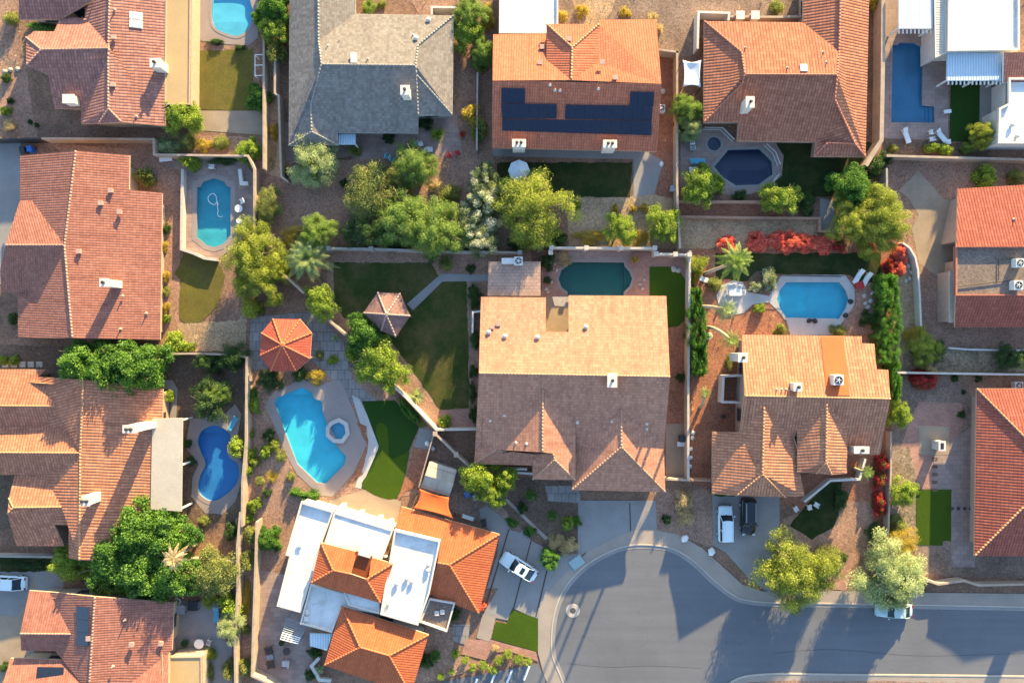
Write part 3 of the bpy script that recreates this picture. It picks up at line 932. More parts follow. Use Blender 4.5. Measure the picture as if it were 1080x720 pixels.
def limbs_mb(seed, R, h, base_r, n=6):
    g = random.Random(seed); mb = MB()
    top = h * .45
    bend = (g.uniform(-.2, .2), g.uniform(-.2, .2))
    mb.tube([(0, 0, -.15), (bend[0] * .3, bend[1] * .3, top * .5), (bend[0], bend[1], top)], [base_r * 1.25, base_r, base_r * .8], 9)
    for i in range(n):
        a = 2 * math.pi * i / n + g.uniform(-.3, .3); L = R * g.uniform(.5, .8)
        p0 = Vector((bend[0], bend[1], top * g.uniform(.8, 1)))
        p1 = p0 + Vector((math.cos(a) * L * .5, math.sin(a) * L * .5, (h - top) * .35))
        p2 = p0 + Vector((math.cos(a + .2) * L, math.sin(a + .2) * L, (h - top) * g.uniform(.55, .8)))
        mb.tube([p0, p1, p2], [base_r * .6, base_r * .4, base_r * .12], 6)
        q = p1 + Vector((math.cos(a - .9) * L * .5, math.sin(a - .9) * L * .5, (h - top) * .3))
        mb.tube([p1, q], [base_r * .3, base_r * .08], 5)
    return mb

def rosette(name, mat, seed, R, n, wid, up0=.2, up1=1.3, seg=3, droop=.5):
    """stiff sword leaves (agave, yucca)"""
    g = np.random.default_rng(seed); mb = MB(); T = []
    for i in range(n):
        a = g.uniform(0, 6.28); el = g.uniform(up0, up1); L = R * g.uniform(.8, 1.1)
        d = np.array([math.cos(a) * math.cos(el), math.sin(a) * math.cos(el), math.sin(el)]); s = np.array([-math.sin(a), math.cos(a), 0])
        pr = [np.array([0, 0, .1]) + d * L * t - np.array([0, 0, droop * L * .3 * t * t]) for t in (0, .35, .7, 1)]
        w = [wid * .6, wid, wid * .7, .004]; b = len(mb.v)
        for p, ww in zip(pr, w): mb.v += [tuple(p - s * ww), tuple(p + s * ww)]
        for k in range(3): mb.face((b + 2 * k, b + 2 * k + 1, b + 2 * k + 3, b + 2 * k + 2)); T.append(g.uniform(.1, .9))
    me = bpy.data.meshes.new(name); me.from_pydata(mb.v, [], mb.f); me.materials.append(mat)
    at_ = me.attributes.new('tint', 'FLOAT', 'FACE'); at_.data.foreach_set('value', np.array(T, np.float32)); me.update()
    return me

def palm_crown(name, mat, seed, R, fronds=30, leaflets=22, droop=.9, lw=.026, llen=.22):
    g = np.random.default_rng(seed); Cs = []; Us = []; Vs = []; T = []
    for i in range(fronds):
        a = i * 2.39996 + g.uniform(-.15, .15); el = 1.25 - 1.45 * (i / fronds) + g.uniform(-.1, .1); L = R * g.uniform(.88, 1.08)
        tone = g.uniform(.2, .8)
        d = np.array([math.cos(a), math.sin(a)]); prev = None
        for k in range(leaflets + 1):
            t = k / leaflets
            hor = L * (t * math.cos(el) * .9 + t * .1 * (1 - abs(math.sin(el)))); z = L * (t * math.sin(el) - droop * .55 * t * t)
            p = np.array([d[0] * hor, d[1] * hor, z])
            if prev is not None:
                ax = p - prev; al = np.linalg.norm(ax); ax /= al
                side = np.array([-d[1], d[0], 0]); upn = np.cross(ax, side)
                Cs.append((p + prev) / 2); Us.append(ax * al * .6); Vs.append(side * R * .012); T.append(min(1, tone + .25))
                ll = R * llen * (math.sin(math.pi * min(1, t * .85 + .15)) * .8 + .12)
                for s in (-1, 1):
                    dirv = side * s * .8 + ax * .62 - np.array([0, 0, .32]) + g.normal(0, .06, 3); dirv /= np.linalg.norm(dirv)
                    wv = np.cross(dirv, upn); wv /= max(1e-6, np.linalg.norm(wv))
                    Cs.append(p + dirv * ll * .5); Us.append(dirv * ll * .5); Vs.append(wv * R * lw * .5); T.append(np.clip(tone + g.normal(0, .12), 0, 1))
            prev = p
    return quads_mesh(name, np.array(Cs), np.array(Us), np.array(Vs), np.array(T), mat)

# kind: (object name, category, material, size classes {base radius: foliage kwargs}, height/radius, trunk material)
BIG = 3.4; SML = 1.0
KINDS = {
 'citrus': ('citrus_tree', 'tree', 'l_citrus', dict(clumps=60, per=261, leaf=0.114, clump_r=.24, aspect=.5), dict(clumps=26, per=140, leaf=0.067, clump_r=.34, aspect=.5)),
 'ficus': ('broadleaf_tree', 'tree', 'l_ficus', dict(clumps=125, per=261, leaf=0.107, clump_r=.19, aspect=.55), dict(clumps=28, per=140, leaf=0.067, clump_r=.32, aspect=.55)),
 'olive': ('olive_tree', 'tree', 'l_olive', dict(clumps=90, per=301, leaf=0.094, clump_r=.25, aspect=.35), dict(clumps=26, per=180, leaf=0.053, clump_r=.33, aspect=.35)),
 'mesq': ('mesquite_tree', 'tree', 'l_mesq', dict(clumps=110, per=301, leaf=0.114, clump_r=.2, aspect=.2, droop=.5), dict(clumps=28, per=221, leaf=0.060, clump_r=.32, aspect=.22)),
 'palo': ('palo_verde_tree', 'tree', 'l_palo', dict(clumps=110, per=282, leaf=0.101, clump_r=.2, aspect=.24, droop=.5), dict(clumps=28, per=201, leaf=0.057, clump_r=.32, aspect=.25)),
 'pale': ('pale_leaved_tree', 'tree', 'l_pale', dict(clumps=110, per=282, leaf=0.114, clump_r=.2, aspect=.18, droop=.5), dict(clumps=26, per=201, leaf=0.060, clump_r=.33, aspect=.25)),
 'dark': ('dark_shrub', 'shrub', 'l_dark', dict(clumps=70, per=261, leaf=0.101, clump_r=.22, aspect=.4), dict(clumps=26, per=161, leaf=0.057, clump_r=.33, aspect=.4)),
 'oleander': ('oleander_shrub', 'shrub', 'l_oleander', dict(clumps=80, per=322, leaf=0.087, clump_r=.2, aspect=.4), dict(clumps=28, per=201, leaf=0.057, clump_r=.32, aspect=.4)),
 'bougred': ('bougainvillea', 'shrub', 'l_bougred', dict(clumps=60, per=282, leaf=0.081, clump_r=.24, aspect=.6), dict(clumps=26, per=180, leaf=0.057, clump_r=.34, aspect=.6)),
 'bougor': ('bougainvillea', 'shrub', 'l_bougor', dict(clumps=90, per=282, leaf=0.081, clump_r=.19, aspect=.6), dict(clumps=40, per=180, leaf=0.057, clump_r=.25, aspect=.6)),
 'gold': ('golden_shrub', 'shrub', 'l_gold', dict(clumps=70, per=261, leaf=0.081, clump_r=.24, aspect=.35), dict(clumps=26, per=180, leaf=0.053, clump_r=.33, aspect=.35)),
 'dry': ('dry_shrub', 'shrub', 'l_dry', dict(clumps=70, per=261, leaf=0.081, clump_r=.24, aspect=.3), dict(clumps=26, per=180, leaf=0.057, clump_r=.33, aspect=.3)),
 'hedge': ('hedge', 'hedge', 'l_hedge', dict(clumps=130, per=221, leaf=0.094, clump_r=.2, aspect=.5, shape='box'), dict(clumps=80, per=161, leaf=0.053, clump_r=.28, aspect=.5, shape='box')),
 'ball': ('ball_shrub', 'shrub', 'l_citrus', dict(clumps=100, per=180, leaf=0.081, clump_r=.16, aspect=.5, shape='ball'), dict(clumps=70, per=100, leaf=0.040, clump_r=.2, aspect=.55, shape='ball')),
 'balldark': ('ball_shrub', 'shrub', 'l_ficus', dict(clumps=150, per=180, leaf=0.087, clump_r=.15, aspect=.55, shape='ball'), dict(clumps=70, per=100, leaf=0.044, clump_r=.2, aspect=.55, shape='ball')),
}
CACHE = {}
PLANT_N = [0]
def crown_mesh(kind, big, var):
    key = (kind, big, var)
    if key not in CACHE:
        nm, cat, mt, kb, ks = KINDS[kind]
        kw = dict(kb if big else ks)
        CACHE[key] = foliage(nm + '_foliage', M[mt], hash_(key), BIG if big else SML, 1.0 if kw.get('shape') != 'ball' else 2.0, **kw)
    return CACHE[key]
def hash_(k): return sum(ord(c) * (i + 3) for i, c in enumerate(str(k))) % 9973
def limb_mesh(big, var):
    key = ('limb', big, var)
    if key not in CACHE:
        mb = limbs_mb(31 + var, BIG if big else SML, BIG if big else SML, .17 if big else .06)
        me = bpy.data.meshes.new('trunk'); me.from_pydata(mb.v, [], mb.f); me.materials.append(M['bark']); me.update()
        for p in me.polygons: p.use_smooth = True
        CACHE[key] = me
    return CACHE[key]

SHRUBNAME = {'citrus': 'shrub', 'ficus': 'green_shrub', 'olive': 'olive_shrub', 'mesq': 'feathery_shrub', 'palo': 'feathery_shrub', 'pale': 'pale_shrub'}
def plant(kind, spec, rx, label, ry=None, h=None, rot=None, tree=None, group=None, var=None, name=None):
    """spec = crown centre in the photograph, rx/ry = crown half-sizes in photograph pixels, h = total height in metres"""
    ry = ry or rx; i = PLANT_N[0]; PLANT_N[0] += 1
    g = random.Random(i * 7 + 1)
    RX, RY = rx * S, ry * S; R = (RX + RY) / 2
    if tree is None: tree = R > 1.75 and kind not in ('oleander', 'bougred', 'bougor', 'hedge', 'dark', 'gold', 'dry', 'ball')
    if h is None: h = R * 1.55 + (1.0 if tree else 0.1)
    f = (H - h * .65) / H * (1.22 if KINDS[kind][3].get('shape') is None else 1.04); RX *= f; RY *= f
    big = R > 1.5; base = BIG if big else SML
    var = (i % 2) if var is None else var
    nm, cat, mt, *_ = KINDS[kind]
    x, y = W1(spec, h * .65)
    rz = g.uniform(0, 6.28) if rot is None else rot
    if rot is None and abs(RX - RY) > .15 * R: rz = g.choice([0, math.pi])
    ball = KINDS[kind][3].get('shape') == 'ball'
    if tree:
        t = thing(nm, label, 'tree', (x, y, 0), group)
        tr = bpy.data.objects.new('trunk', limb_mesh(big, i % 3)); COL.objects.link(tr); tr.parent = t
        tr.scale = (RX / base, RY / base, h / base * .92); tr.rotation_euler.z = g.uniform(0, 6)
        c = bpy.data.objects.new('crown', crown_mesh(kind, big, var)); COL.objects.link(c); c.parent = t
        z0 = h * .22
        c.location = (0, 0, z0); c.scale = (RX / base, RY / base, (h - z0) / base / (2 if ball else 1)); c.rotation_euler.z = rz
        return t
    o = bpy.data.objects.new(name or SHRUBNAME.get(kind, nm), crown_mesh(kind, big, var)); COL.objects.link(o)
    o.location = (x, y, 0); o.scale = (RX / base, RY / base, h / base / (2 if ball else 1)); o.rotation_euler.z = rz
    return tag(o, label, cat if cat != 'tree' else 'shrub', group)

def spiky(kind, spec, r, label, group=None, h=None):
    i = PLANT_N[0]; PLANT_N[0] += 1
    key = ('ros', kind)
    if key not in CACHE:
        CACHE[key] = {'agave': lambda: rosette('agave', M['l_pale'], 4, 1, 46, .07, .15, 1.4),
                      'yucca': lambda: rosette('yucca', M['l_pale'], 5, 1, 150, .03, -.1, 1.5),
                      'grass': lambda: rosette('ornamental_grass', M['l_gold'], 6, 1, 260, .012, .3, 1.5, droop=1.4),
                      'greenyucca': lambda: rosette('yucca', M['l_citrus'], 8, 1, 90, .045, .0, 1.4)}[kind]()
    x, y = W1(spec, .4)
    o = bpy.data.objects.new({'agave': 'agave', 'yucca': 'yucca', 'grass': 'ornamental_grass', 'greenyucca': 'yucca'}[kind], CACHE[key]); COL.objects.link(o)
    R = r * S; o.location = (x, y, 0.0); o.scale = (R, R, (h or R * .9)); o.rotation_euler.z = i * 1.3
    return tag(o, label, 'shrub', group)

def palm(spec, r, h, label, mat='l_palm', fr=30, lean=None, group=None, thick=.16):
    """spec = top of the trunk in the photograph; lean = trunk foot in the photograph"""
    x, y = W1(spec, h); i = PLANT_N[0]; PLANT_N[0] += 1
    bx, by = W1(lean, 0) if lean else (x, y)
    t = thing('palm_tree', label, 'palm', (bx, by, 0), group)
    mb = MB(); d = Vector((x - bx, y - by, h)); n = max(5, int(h * 2.2)); path = []; rad = []
    for k in range(n + 1):
        f = k / n; path.append((bx + d.x * f ** 1.4, by + d.y * f ** 1.4, -.15 + (h + .15) * f)); rad.append(thick * (1.35 - .45 * f) * (1.07 if k % 2 else .95))
    smooth(obj('trunk', mb if not mb.tube(path, rad, 10) else mb, M['bark_pale'], t))
    key = ('palm', mat, fr, r > 17)
    if key not in CACHE: CACHE[key] = palm_crown('palm_fronds', M[mat], 11 + fr, 2.2, fr, 26 if r > 17 else 16)
    c = bpy.data.objects.new('fronds', CACHE[key]); COL.objects.link(c); c.parent = t
    R = r * S * (H - h) / H / 2.2 * 1.12
    c.location = (x - bx, y - by, h - .05); c.scale = (R, R, R); c.rotation_euler.z = i * 1.7
    return t
# ------------------------------------------------------------------ pools
def pool(label, outline, basin_mat, water_mat, coping_mat, deep=(1.2, 2.3), ax='y', sm=False, cop=.38, name='swimming_pool', cat='swimming pool', rise=.05, tile=None, level=.14, steps=None):
    poly = W(outline)
    if sm: poly = curve(poly, 5)
    if area2(poly) < 0: poly = poly[::-1]
    n = len(poly)
    cx = sum(p[0] for p in poly) / n; cy = sum(p[1] for p in poly) / n
    t = thing(name, label, cat, (cx, cy, 0))
    POOLS.append(poly)
    k = 1 if ax[-1] == 'y' else 0; sg = -1 if ax[0] == '-' else 1
    lo = min(p[k] for p in poly); hi = max(p[k] for p in poly)
    def depth(p):
        f = (p[k] - lo) / (hi - lo); f = f if sg > 0 else 1 - f
        f = max(0, min(1, (f - .25) / .55)); return -(deep[0] + (deep[1] - deep[0]) * f)
    # basin: walls and a triangulated sloping floor
    def floor(mb, pl, dz, inset, ma):
        q = offset(pl, -inset) if inset else pl
        xs = [p[0] for p in q]; ys = [p[1] for p in q]
        vs = [Vector(p) for p in q]; es = [(i, (i + 1) % len(q)) for i in range(len(q))]
        gx = 1.0; x = min(xs)
        while x < max(xs):
            y = min(ys)
            while y < max(ys):
                if inside((x, y), q): vs.append(Vector((x, y)))
                y += gx
            x += gx
        v2, _, f2, *_ = delaunay_2d_cdt(vs, es, [], 0, 1e-4)
        b = len(mb.v); mb.v += [(v.x, v.y, depth(v) + dz) for v in v2]
        for f in f2:
            c = (sum(v2[i].x for i in f) / 3, sum(v2[i].y for i in f) / 3)
            if inside(c, q):
                a = area2([(v2[i].x, v2[i].y) for i in f]); ff = f if a > 0 else f[::-1]
                mb.face([b + i for i in ff], ma)
        return v2, b
    mb = MB(); floor(mb, poly, 0, 0, 0)
    b = len(mb.v); mb.v += [(*p, 0.01) for p in poly] + [(*p, -.32) for p in poly] + [(*p, depth(p)) for p in poly]
    for i in range(n):
        j = (i + 1) % n
        mb.face((b + j, b + i, b + n + i, b + n + j), 1); mb.face((b + n + j, b + n + i, b + 2 * n + i, b + 2 * n + j), 0)
    obj('basin', mb, [basin_mat, tile or M['pool_tile']], t, fix=False)
    # entry steps: slices of the outline standing on the floor
    if steps:
        def clip(pl, kk, lim, keep_hi):
            o = []
            for i in range(len(pl)):
                a, b = pl[i - 1], pl[i]; ia = (a[kk] > lim) == keep_hi; ib = (b[kk] > lim) == keep_hi
                if ia != ib:
                    f = (lim - a[kk]) / (b[kk] - a[kk]); o.append((a[0] + (b[0] - a[0]) * f, a[1] + (b[1] - a[1]) * f))
                if ib: o.append(b)
            return o
        kk = 1 if steps[-1] == 'y' else 0; hi_ = steps[0] != '-'; q0 = offset(poly, -.02)
        for d, z in ((.55, -.22), (1.0, -.33)):
            lim = (max(p[kk] for p in poly) - d) if hi_ else (min(p[kk] for p in poly) + d)
            st_ = clip(q0, kk, lim, hi_)
            if len(st_) >= 3:
                sb = MB(); sb.prism(st_, -.6 if z > -.3 else -.58, z); obj('step', sb, basin_mat, t)
    # water body, closed
    w = MB(); q = offset(poly, -.012)
    vs = [Vector(p) for p in q]; es = [(i, (i + 1) % n) for i in range(n)]
    v2, _, f2, *_ = delaunay_2d_cdt(vs, es, [], 1, 1e-4)
    m = len(v2); w.v = [(v.x, v.y, -level) for v in v2] + [(v.x, v.y, depth(v) + .015 if deep[0] > .5 else -deep[0] + .015) for v in v2]
    # straight floor under the water body keeps it convex and inside the basin
    zmin = -deep[0] + .02
    for i in range(m): w.v[m + i] = (w.v[m + i][0], w.v[m + i][1], depth(v2[i]) + .02)
    for f in f2:
        a = area2([(v2[i].x, v2[i].y) for i in f]); ff = list(f) if a > 0 else list(f[::-1])
        w.face(ff); w.face([m + i for i in ff[::-1]])
    for i in range(n):
        j = (i + 1) % n
        w.face((j, i, m + i, m + j))
    obj('water', w, water_mat, t)
    # coping
    if cop:
        o = offset(poly, cop); c = MB()
        inn = offset(poly, -.03)
        c.v = [(*p, -.05) for p in o] + [(*p, rise) for p in o] + [(*p, rise) for p in inn] + [(*p, -.06) for p in inn]
        for i in range(n):
            j = (i + 1) % n
            for r in range(3): c.face((r * n + i, r * n + j, (r + 1) * n + j, (r + 1) * n + i))
        obj('coping', c, coping_mat, t)
    return t

# ------------------------------------------------------------------ furniture (made at the origin, then placed)
def place(t, spec, rz, h=0.0):
    x, y = W1(spec, h + .5); t.location = (x, y, h); t.rotation_euler.z = math.radians(rz); return t

def lounger(label, spec, rz, frame='white_paint', cloth='white_cloth', group=None):
    t = thing('sun_lounger', label, 'lounger', (0, 0, 0), group)
    mb = MB()
    mb.box((-.1, -.3, .28), (1.9, .05, .05), 0); mb.box((-.1, .3, .28), (1.9, .05, .05), 0)
    for k in range(5): mb.box((-.95 + k * .42, 0, .28), (.05, .6, .04))
    obj('frame', mb, M[frame], t)
    for x in (-.9, .75):
        for y in (-.28, .28):
            l = MB(); l.box((x, y, 0), (.05, .05, .28)); obj('leg', l, M[frame], t)
    s = MB(); s.box((-.42, 0, .33), (1.3, .6, .06)); obj('seat', s, M[cloth], t, bevel=.02)
    b = MB(); b.box((.55, 0, .5), (.72, .6, .06), 0, 0, .6); obj('backrest', b, M[cloth], t, bevel=.02)
    return place(t, spec, rz)

def chair(label, spec, rz, frame='white_paint', cloth='white_cloth', group=None, arm=True, w=.55):
    t = thing('patio_chair', label, 'chair', (0, 0, 0), group)
    s = MB(); s.box((0, 0, .4), (w, w, .06)); obj('seat', s, M[cloth], t, bevel=.02)
    b = MB(); b.box((-w / 2, 0, .46), (.07, w, .48)); obj('backrest', b, M[cloth], t, bevel=.02)
    for x in (-1, 1):
        for y in (-1, 1):
            l = MB(); l.box((x * (w / 2 - .04), y * (w / 2 - .03), 0), (.045, .045, .4)); obj('leg', l, M[frame], t)
    if arm:
        for y in (-1, 1):
            l = MB(); l.box((0, y * w / 2, .6), (w, .06, .04)); l.box((w / 2 - .05, y * w / 2, .4), (.04, .04, .2)); obj('armrest', l, M[frame], t)
    return place(t, spec, rz)

def table(label, spec, rz, size=(1.4, .9), top='white_paint', frame='white_paint', round_=False, h=.73):
    t = thing('patio_table', label, 'table')
    m = MB()
    if round_: m.lathe((0, 0, h), [(0, -.04), (size[0] / 2, -.04), (size[0] / 2 + .02, -.02), (size[0] / 2, 0), (0, 0)], 28)
    else: m.box((0, 0, h - .04), (size[0], size[1], .04))
    obj('table_top', m, M[top], t, bevel=0 if round_ else .01)
    if round_:
        l = MB(); l.lathe((0, 0, 0), [(.3, 0), (.3, .03), (.05, .07), (.05, h - .05)], 16); obj('pedestal', l, M[frame], t)
    else:
        for x in (-1, 1):
            for y in (-1, 1):
                l = MB(); l.box((x * (size[0] / 2 - .07), y * (size[1] / 2 - .07), 0), (.06, .06, h - .04)); obj('leg', l, M[frame], t)
    return place(t, spec, rz)

def parasol(label, spec, r, h, cloth, n=8):
    t = thing('patio_umbrella', label, 'umbrella')
    m = MB(); m.v = [(0, 0, h + .45)] + [(r * math.cos(2 * math.pi * k / n), r * math.sin(2 * math.pi * k / n), h) for k in range(n)] + [(r * math.cos(2 * math.pi * k / n), r * math.sin(2 * math.pi * k / n), h - .16) for k in range(n)]
    for k in range(n): m.face((0, 1 + k, 1 + (k + 1) % n)); m.face((1 + k, 1 + n + k, 1 + n + (k + 1) % n, 1 + (k + 1) % n))
    obj('canopy', m, M[cloth], t)
    p = MB(); p.cyl((0, 0, 0), .03, h + .55, 10); p.lathe((0, 0, 0), [(.3, 0), (.3, .08), (.05, .12)], 16); obj('pole', p, M['dark_metal'], t)
    for k in range(n):
        a = 2 * math.pi * k / n
        q = MB(); q.tube([(0, 0, h + .4), (r * math.cos(a), r * math.sin(a), h - .02)], .012, 5); obj('rib', q, M['dark_metal'], t)
    x, y = W1(spec, h); t.location = (x, y, 0); return t

def pot(label, spec, r=.3, mat='terracotta', plant_mat='l_citrus', name='plant_pot'):
    t = thing(name, label, 'plant pot')
    m = MB(); m.lathe((0, 0, 0), [(0, 0), (r * .7, 0), (r, .5), (r * 1.1, .5), (r * 1.1, .57), (r * .9, .57), (r * .85, .48), (0, .48)], 18); smooth(obj('pot', m, M[mat], t))
    key = ('potplant', plant_mat)
    if key not in CACHE: CACHE[key] = foliage('pot_plant', M[plant_mat], 77, .5, 1.1, 10, 40, .08, .4)
    c = bpy.data.objects.new('foliage', CACHE[key]); COL.objects.link(c); c.parent = t; c.location = (0, 0, .5); c.scale = (r * 2.2,) * 3
    return place(t, spec, 0)

def boulder(label, spec, r, mat='stone', group=None, name='boulder', hz=.6):
    g = random.Random(hash_(label)); bm = bmesh.new(); bmesh.ops.create_icosphere(bm, subdivisions=2, radius=1)
    for v in bm.verts: v.co *= 1 + g.uniform(-.16, .16)
    me = bpy.data.meshes.new(name); bm.to_mesh(me); bm.free(); me.materials.append(M[mat])
    for p in me.polygons: p.use_smooth = True
    o = bpy.data.objects.new(name, me); COL.objects.link(o); x, y = W1(spec, .2); R = r * S
    o.location = (x, y, R * hz * .5); o.scale = (R, R * g.uniform(.7, 1), R * hz); o.rotation_euler.z = g.uniform(0, 6)
    return tag(o, label, 'rock', group)

def bin_(label, spec, mat, rz=0):
    t = thing('wheeled_bin', label, 'bin')
    m = MB(); m.prism([(-.25, -.3), (.25, -.3), (.25, .3), (-.25, .3)], .08, 1.0, taper=-.05); obj('body', m, M[mat], t, bevel=.03)
    l = MB(); l.box((0, -.03, 1.0), (.64, .74, .07)); l.box((0, .36, .98), (.5, .06, .05)); obj('lid', l, M[mat], t, bevel=.02)
    for s in (-1, 1):
        w = MB(); w.tube([(s * .24, .28, .12), (s * .3, .28, .12)], .12, 14); obj('wheel', w, M['black'], t)
    return place(t, spec, rz, 0)

# ------------------------------------------------------------------ vehicles (length along +x)
def vehicle(label, name, cat, spec, rz, paint, L=4.6, Wd=1.82, style='sedan', rack=False, sunroof=False, z=0.0):
    t = thing(name, label, cat)
    P_ = M[paint]; hw = Wd / 2
    # stations: x, half width, belt height, top height of the lower body
    if style == 'sedan': st = [(-.5, .66, .5, .62), (-.485, .82, .55, .78), (-.44, .93, .62, .9), (-.3, 1, .7, .97), (0, 1, .7, .94), (.22, 1, .68, .93), (.38, .96, .64, .84), (.46, .86, .58, .74), (.495, .7, .5, .62)]
    else: st = [(-.5, .78, .55, .9), (-.49, .9, .62, 1.0), (-.44, .97, .7, 1.05), (-.3, 1, .75, 1.07), (0, 1, .75, 1.05), (.22, 1, .75, 1.04), (.38, .97, .7, .98), (.465, .88, .62, .88), (.498, .74, .55, .74)]
    mb = MB(); ring = 8; b = 0
    for x, w, zb, zt in st:
        X = x * L; Y = w * hw
        mb.v += [(X, -Y * .9, .24), (X, -Y, .42), (X, -Y * .985, zb), (X, -Y * .86, zt), (X, Y * .86, zt), (X, Y * .985, zb), (X, Y, .42), (X, Y * .9, .24)]
    for i in range(len(st) - 1):
        for k in range(ring):
            mb.face((i * ring + k, i * ring + (k + 1) % ring, (i + 1) * ring + (k + 1) % ring, (i + 1) * ring + k))
    mb.face(range(ring)); e = (len(st) - 1) * ring; mb.face([e + ring - 1 - k for k in range(ring)])
    body = obj('body', mb, P_, t); smooth(body)
    sub = body.modifiers.new('s', 'SUBSURF'); sub.levels = 2; sub.render_levels = 2
    # greenhouse: glass volume, roof panel and pillars
    zt = .92 if style == 'sedan' else 1.03; zr = 1.42 if style == 'sedan' else 1.72
    if style == 'sedan': xb0, xb1, xr0, xr1 = -.40 * L, .20 * L, -.22 * L, .06 * L
    elif style == 'pickup': xb0, xb1, xr0, xr1 = -.12 * L, .24 * L, -.09 * L, .13 * L
    else: xb0, xb1, xr0, xr1 = -.47 * L, .24 * L, -.43 * L, .11 * L
    wb, wr = hw * .88, hw * .72
    bot = [(xb0, -wb * .93), (xb1, -wb * .95), (xb1 + .12, 0), (xb1, wb * .95), (xb0, wb * .93), (xb0 - .05, 0)]
    top = [(xr0, -wr), (xr1, -wr), (xr1 + .1, 0), (xr1, wr), (xr0, wr), (xr0 - .04, 0)]
    g = MB(); g.v = [(x, y, zt - .06) for x, y in bot] + [(x, y, zr - .03) for x, y in top]
    for i in range(6): g.face((i, (i + 1) % 6, 6 + (i + 1) % 6, 6 + i))
    g.face(range(6, 12))
    obj('windows', g, M['car_glass'], t)
    r = MB(); r.prism(offset(top, .04), zr - .05, zr, taper=.05); ro = obj('roof', r, P_, t, bevel=.015)
    for i in (0, 1, 3, 4):
        q = MB(); q.tube([(bot[i][0], bot[i][1] * 1.01, zt - .05), (top[i][0], top[i][1] * 1.02, zr - .03)], .045, 6); obj('pillar', q, P_, t)
    for s in (-1, 1):
        q = MB(); q.tube([((bot[0][0] + bot[1][0]) / 2 - .05, s * wb * .97, zt - .05), ((top[0][0] + top[1][0]) / 2, s * wr * 1.02, zr - .03)], .04, 6); obj('pillar', q, P_, t)
        m = MB(); m.box((xb1 - .12, s * (hw + .07), zt - .02), (.16, .2, .13)); obj('wing_mirror', m, P_, t, bevel=.03)
        hl = MB(); hl.box((L * .462, s * hw * .66, .62 if style == 'sedan' else .72), (.2, .34, .12), -s * .35); obj('headlight', hl, M['lamp_glass'], t, bevel=.02)
        tl = MB(); tl.box((-L * .478, s * hw * .68, .7 if style == 'sedan' else .85), (.14, .3, .14), s * .25); obj('taillight', tl, M['tail_glass'], t, bevel=.02)
        for x in (-.3, .31):
            w = MB(); w.tube([(x * L, s * (hw - .2), .33), (x * L, s * (hw + .01), .33)], .33, 20)
            wo = obj('wheel', w, M['black'], t); c = MB(); c.tube([(x * L, s * (hw + .0), .33), (x * L, s * (hw + .02), .33)], .2, 16); obj('rim', c, M['ac_paint'], wo)
    if sunroof:
        q = MB(); q.prism([(xr0 + .35, -.42), (xr0 + .85, -.42), (xr0 + .85, .42), (xr0 + .35, .42)], zr - .02, zr + .012); obj('sunroof', q, M['car_glass'], ro)
    if rack:
        for s in (-1, 1):
            q = MB(); q.tube([(xr0 + .15, s * wr * .86, zr + .06), (xr1 - .1, s * wr * .86, zr + .06)], .025, 6); q.box((xr0 + .2, s * wr * .86, zr - .01), (.08, .04, .07)); q.box((xr1 - .15, s * wr * .86, zr - .01), (.08, .04, .07)); obj('roof_rail', q, M['ac_paint'], ro)
    if style == 'pickup':
        q = MB(); q.prism([(-.475 * L, -hw * .72), (-.15 * L, -hw * .72), (-.15 * L, hw * .72), (-.475 * L, hw * .72)], 1.06, 1.085); obj('bed_cover', q, M['grey_cloth'], t)
        for s in (-1, 1):
            q = MB(); q.box((-.31 * L, s * hw * .76, 1.08), (.33 * L, .07, .1)); obj('bed_rail', q, P_, t)
    for bx, bw, bz in ((L * .492, Wd * .8, .34), (-L * .492, Wd * .84, .38)):
        bp = MB(); bp.box((bx, 0, bz), (.1, bw, .16)); obj('bumper', bp, M['dark_metal'] if style != 'sedan' else P_, t, bevel=.03)
    x, y = W1(spec, .8); t.location = (x, y, z); t.rotation_euler.z = math.radians(rz)
    return t
# ================================================================== THE PLACE
setup_mats()
for k, c in (('paint_white', (.66, .76, .78)), ('paint_black', (.012, .013, .017)), ('paint_teal', (.42, .55, .55)), ('paint_silver', (.62, .64, .66))):
    M[k] = m_plain(k, c, .28, 0, .04, 1, 0, .6)
M['car_glass'] = m_plain('car glass', (.015, .025, .035), .06, 0, .05)
M['lamp_glass'] = m_plain('lamp glass', (.6, .62, .65), .12, 0, .05)
M['tail_glass'] = m_plain('tail lamp glass', (.35, .01, .01), .2, 0, .05)
M['pool_tile'] = m_plain('waterline tile', (.08, .2, .3), .3, 0, .3, 8)
PL = {k: m_plaster(k, c) for k, c in (('pl_cyan', (.035, .46, .60)), ('pl_sky', (.07, .40, .58)), ('pl_blue', (.03, .43, .57)), ('pl_aqua', (.03, .33, .41)), ('pl_royal', (.015, .20, .48)), ('pl_navy', (.012, .028, .07)), ('pl_teal', (.003, .10, .08)), ('pl_deep', (.01, .14, .27)))}
WA = {'cyan': m_water('cyan water', (.05, .86, .92), .14), 'blue': m_water('blue water', (.08, .72, .92), .18), 'royal': m_water('royal water', (.1, .4, .8), .25), 'navy': m_water('navy water', (.2, .35, .6), .5), 'teal': m_water('teal water', (.03, .62, .56), .6), 'sea': m_water('sea blue water', (.06, .74, .82), .2)}

